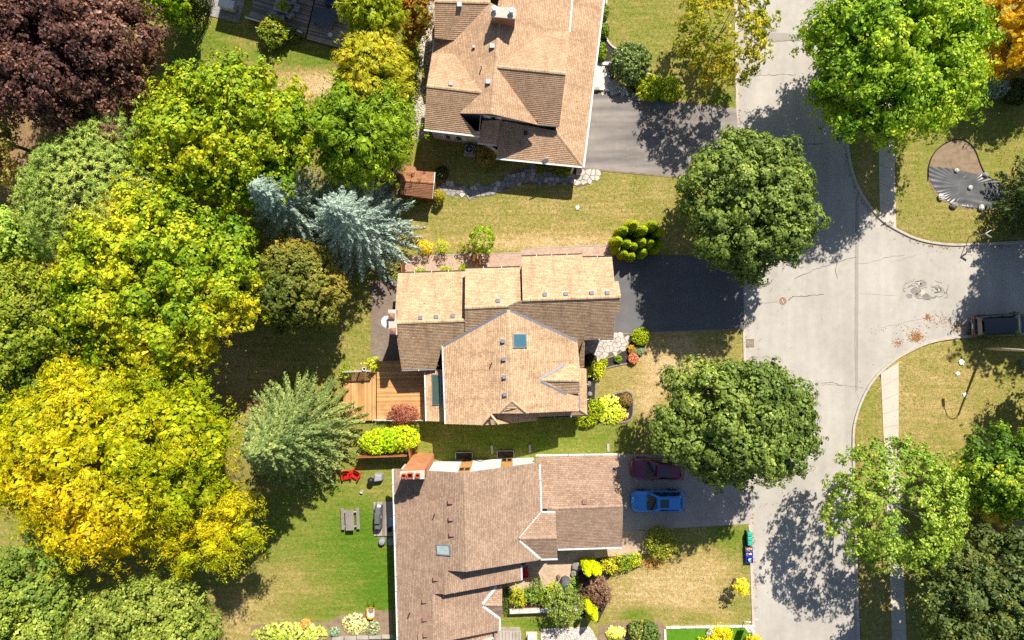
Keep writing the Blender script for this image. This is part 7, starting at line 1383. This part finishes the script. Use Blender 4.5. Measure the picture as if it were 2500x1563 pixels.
def adir(label, px, py, rz):
    c = W(px, py, .3); t = thing('garden_chair', label, 'chair', (c.x, c.y, 0), rz, 'red chairs under the spruce', True)
    for k in range(5): mb = MB(); mb.box((-.24 + k * .12, .38, .66), (.11, .04, .78 + (.06 if k in (1, 2, 3) else 0)), 0, -.35); mb.build('back_slat', red, t, bevel=.01)
    for k in range(5): mb = MB(); mb.box((0, -.3 + k * .12, .34 - (k * .02)), (.58, .11, .03)); mb.build('seat_slat', red, t, bevel=.01)
    for sx in (-1, 1):
        mb = MB(); mb.box((sx * .38, 0, .56), (.14, .72, .035)); mb.build('armrest', red, t, bevel=.015)
        for y in (-.3, .3): mb = MB(); mb.box((sx * .36, y, .27), (.06, .09, .55)); mb.build('leg', red, t)
adir('red plastic garden chair half under the spruce', 846, 1160, .15); adir('red plastic garden chair turned sideways, right of its twin', 868, 1158, -.5)
t = thing('kettle_grill', 'black kettle grill half covered with a grey sheet near the chimney', 'grill', W(915, 1170)); c = W(905, 1174, .7)
MB().lathe([(.05, .45), (.22, .5), (.29, .62), (.3, .7), (.27, .82), (.15, .92), (.03, .95)], (c.x, c.y, 0), 20).build('kettle', M['black'], t, smooth=True)
for k in range(3): a = k * 2.09; MB().tube([(c.x + .3 * math.cos(a), c.y + .3 * math.sin(a), 0), (c.x + .1 * math.cos(a), c.y + .1 * math.sin(a), .5)], .018, 5).build('leg', M['greymetal'], t)
MB().tube([(c.x + .26 * math.cos(k * .52), c.y + .26 * math.sin(k * .52), .3) for k in range(13)], .012, 5).build('ring', M['greymetal'], t)
c2_ = W(922, 1168, .7); mb = MB(); v, f = loft([[(c2_.x + sx * a, c2_.y + sy * b, z) for sx, sy in ((-1, -1), (1, -.7), (1, .8), (-.9, 1))] for a, b, z in ((.42, .42, .02), (.36, .36, .6), (.28, .28, .72))]); mesh('cover', v, f, pm('grey_sheet', lin((150, 150, 152)), .1, 2, 20, .7, .2), t, bevel=.06)
c = W(884, 1199); t = thing('small_pail', 'small metal pail on the lower lawn', 'pail', (c.x, c.y, 0)); MB().lathe([(.1, 0), (.14, .3), (.15, .3), (.12, .28), (.09, .05)], (c.x, c.y, 0), 16).build('pail', M['trim'], t); MB().tube([(c.x - .14, c.y, .3), (c.x - .08, c.y + .1, .38), (c.x + .14, c.y, .3)], .008, 4).build('handle', M['greymetal'], t)
for k, (px, py) in enumerate(((932, 1323), (954, 1324))): c = W(px, py, .4); t = thing('covered_stool', ['grey draped stool standing apart below the small deck', 'grey draped stool tucked against the house wall'][k], 'stool', (c.x, c.y, 0), 0, 'draped stools'); MB().lathe([(.34, 0), (.33, .35), (.27, .52), (.1, .58), (.02, .6)], (c.x, c.y, 0), 9).build('cover', M['kettlegrey'] if 'kettlegrey' in M else pm('grey_drape', lin((140, 142, 146)), .12, 2, 20, .8, .3), t); MB().tube([(c.x, c.y, 0), (c.x, c.y, .5)], .05, 6).build('post', M['black'], t)
c = W(956, 1275, .5); t = thing('cooler_box', 'pale blue cooler against the house wall', 'cooler', (c.x, c.y, .14)); mb = MB(); mb.box((c.x, c.y, .36), (.42, .6, .42)); mb.build('box', M['white'], t, bevel=.03); mb = MB(); mb.box((c.x, c.y, .6), (.45, .64, .06)); mb.build('lid', pm('cooler_blue', lin((130, 176, 206)), .05, 3, 20, .4, .02), t, bevel=.02)
c = W(952, 1293, .4); t = thing('black_planter', 'small black planter beside the cooler', 'planter', (c.x, c.y, .14)); MB().lathe([(.16, .14), (.2, .5), (.22, .52), (.17, .5)], (c.x, c.y, 0), 14).build('pot', M['black'], t); MB().lathe([(.17, .45), (.02, .47)], (c.x, c.y, 0), 14).build('soil', M['soil'], t)
# wheelbarrow
c = W(906, 1494, .4); t = thing('wheelbarrow', 'yellow wheelbarrow holding soil beside the cream hosta', 'wheelbarrow', (c.x, c.y, 0), 0, None, True); ye = pm('barrow_yellow', lin((226, 150, 24)), .06, 3, 20, .4, .02)
def tub(s_, z): return [(s_ * x, s_ * y + .0, z) for x, y in ((-.32, .45), (.32, .45), (.36, .3), (.36, -.25), (.26, -.48), (.1, -.56), (-.1, -.56), (-.26, -.48), (-.36, -.25), (-.36, .3))]
v, f = loft([tub(.6, .28), tub(.98, .6), tub(1.05, .61), tub(1.05, .64), tub(.95, .64), tub(.88, .58)]); mesh('tray', v, f[:-1] , ye, t, smooth=False, bevel=.01)
v = tub(.86, .56) + [(0, -.2, .56)]; mesh('tray_floor', [(p[0], p[1], .5) for p in tub(.84, .5)], [tuple(range(9, -1, -1))], M['white'], t); mb = MB(); mb.lathe([(.26, .5), (.2, .6), (.05, .63)], (0, .16, 0), 12); mb.build('soil', M['dryground'], t)
for sx in (-1, 1): MB().tube([(sx * .18, -.6, .25), (sx * .22, .4, .4), (sx * .3, 1.0, .62)], .022, 6).build('handle', M['black'], t); MB().tube([(sx * .22, .35, .35), (sx * .26, .45, 0)], .02, 6).build('leg', M['black'], t)
wv = MB(); wv.lathe([(.05, -.05), (.19, -.04), (.2, 0), (.19, .04), (.05, .05)], (0, 0, 0), 16); mesh('wheel', [(p[2], p[0] - .66, p[1] + .2) for p in wv.v], wv.f, M['tyre'], t)
# front patio things
c = W(1281, 1402, .8); t = thing('red_wagon', 'red cart under the roof edge on the paver patio', 'wagon', (c.x, c.y, 0), .15, None, True)
v, f = loft([[(sx * a, sy * b, z) for sx, sy in ((-1, -1), (1, -1), (1, 1), (-1, 1))] for a, b, z in ((.26, .38, .3), (.3, .42, .62), (.26, .38, .62), (.24, .34, .42))]); mesh('tub', v, f, red, t); 
for sx in (-1, 1):
    for sy in (-1, 1): wv = MB(); wv.lathe([(.03, -.04), (.14, -.03), (.14, .03), (.03, .04)], (0, 0, 0), 12); mesh('wheel', [(sx * .28 + p[2], sy * .3 + p[0], p[1] + .15) for p in wv.v], wv.f, M['tyre'], t)
MB().tube([(.0, .4, .3), (.1, .7, .6)], .015, 5).build('handle', M['black'], t)
c = W(1381, 1424, .6); t = thing('covered_barbecue', 'round barbecue under a dark grey cover on the paver patio', 'grill', (c.x, c.y, 0)); MB().lathe([(.5, 0), (.5, .5), (.42, .9), (.2, 1.02), (.02, 1.05)], (c.x, c.y, 0), 8).build('cover', gc, t, bevel=.04); MB().tube([(c.x, c.y, 0), (c.x, c.y, .9)], .1, 6).build('stand', M['black'], t)
for k, (px, py, col, l) in enumerate(((1360, 1422, (170, 168, 190), 'silvery garden ornament on the paver patio'), (1363, 1410, (120, 96, 86), 'small brown garden ornament on the paver patio'))):
    c = W(px, py, .2); t = thing('garden_ornament', l, 'ornament', (c.x, c.y, 0), 0, 'ornaments on the patio'); MB().lathe([(.14, 0), (.17, .1), (.12, .3), (.07, .38), (.12, .48), (.09, .6), (.01, .64)], (c.x, c.y, 0), 14).build('figure', pm('ornament_%d' % k, lin(col), .15, 4, 20, .4, .1), t, smooth=True); MB().lathe([(.2, 0), (.2, .05), (.05, .06)], (c.x, c.y, 0), 14).build('base', M['patch'], t)
rock(1408, 1382, 13, 'large grey boulder beside the lime cedar columns', 'patch', group='boulders at the patio edge'); rock(1402, 1398, 10, 'smaller dark boulder at the patio edge', 'patch', group='boulders at the patio edge')
# air conditioners
def aircon(label, px, py, white, rz=0.0):
    c = W(px, py, .5); t = thing('air_conditioner', label, 'air conditioner', (c.x, c.y, 0), rz, None, True); m_ = M['white'] if white else M['greymetal']; mb = MB(); mb.box((0, 0, .04), (1.0, 1.0, .08)); mb.build('pad', M['concrete'], t); mb = MB(); mb.box((0, 0, .44), (.74, .74, .7)); mb.build('case', m_, t, bevel=.06)
    MB().lathe([(.3, .79), (.32, .81), (.27, .82), (.26, .8)], (0, 0, 0), 24).build('fan_ring', M['black'] if not white else M['trim'], t); MB().lathe([(.26, .785), (.02, .795)], (0, 0, 0), 24).build('fan_well', M['black'], t)
    for k in range(4): mb = MB(); a = k * 1.57; mb.box((.13 * math.cos(a), .13 * math.sin(a), .80), (.22, .1, .012), a, .3); mb.build('fan_blade', M['greymetal'], t)
aircon('round topped air conditioner in shade beside the tan house', 1146, 366, False, -.1); aircon('white air conditioner at the bottom edge', 1298, 1562, True)
# stone urn at the porch corner and side bench
c = W(1410, 420); t = thing('stone_urn', 'dark half round planter at the porch corner', 'planter', (c.x, c.y, 0)); MB().lathe([(.28, 0), (.36, .4), (.38, .42), (.3, .42), (.26, .3)], (c.x, c.y, 0), 18).build('bowl', M['darktrim'], t); MB().lathe([(.29, .36), (.02, .38)], (c.x, c.y, 0), 16).build('soil', M['soil'], t)
c = W(1164, 636, .25); t = thing('garden_bench', 'dark wooden bench in the shade beside the paver path', 'bench', (c.x, c.y, 0), .45, None, True)
for k in range(3): mb = MB(); mb.box((-.24 + k * .18 + (.2 if k == 2 else 0), 0, .42), (.16, 1.2, .04)); mb.build('seat_slat', M['brownwood'], t)
for sx in (-1, 1):
    for sy in (-1, 1): mb = MB(); mb.box((sx * .28, sy * .5, .2), (.07, .07, .4)); mb.build('leg', M['brownwood'], t)

# a few dry leaves lying on the roofs
def roof_litter():
    rng = np.random.default_rng(9); P = []
    for pl, x0, x1, y0, y1, n in ((aN, 980, 1130, 680, 780, 40), (cN, 1290, 1480, 640, 715, 30), (dW, 1095, 1235, 850, 1000, 40), (dE, 1260, 1400, 870, 990, 30), (w3, 980, 1120, 1180, 1500, 60), (e3, 1145, 1300, 1170, 1300, 30), (gN, 1330, 1490, 1130, 1230, 60), (lowE, 1400, 1430, 60, 300, 20), (sP, 985, 1060, 800, 890, 20)):
        for _ in range(n): P.append(on(pl, rng.uniform(x0, x1), rng.uniform(y0, y1)) + Vector((0, 0, .05)))
    C = np.array(P); e = thing('roof_leaves', 'stray dry leaves lying on the roofs', 'leaves'); e['kind'] = 'stuff'
    leafmesh('leaves', C, unit(np.array([0, 0, 1.0]) + rng.normal(size=C.shape) * .3), .05, .035, palette(OL, rng.random(len(C))) * rng.uniform(.4, 1, (len(C), 1)), e, M['leaf'], rng=rng)
roof_litter()
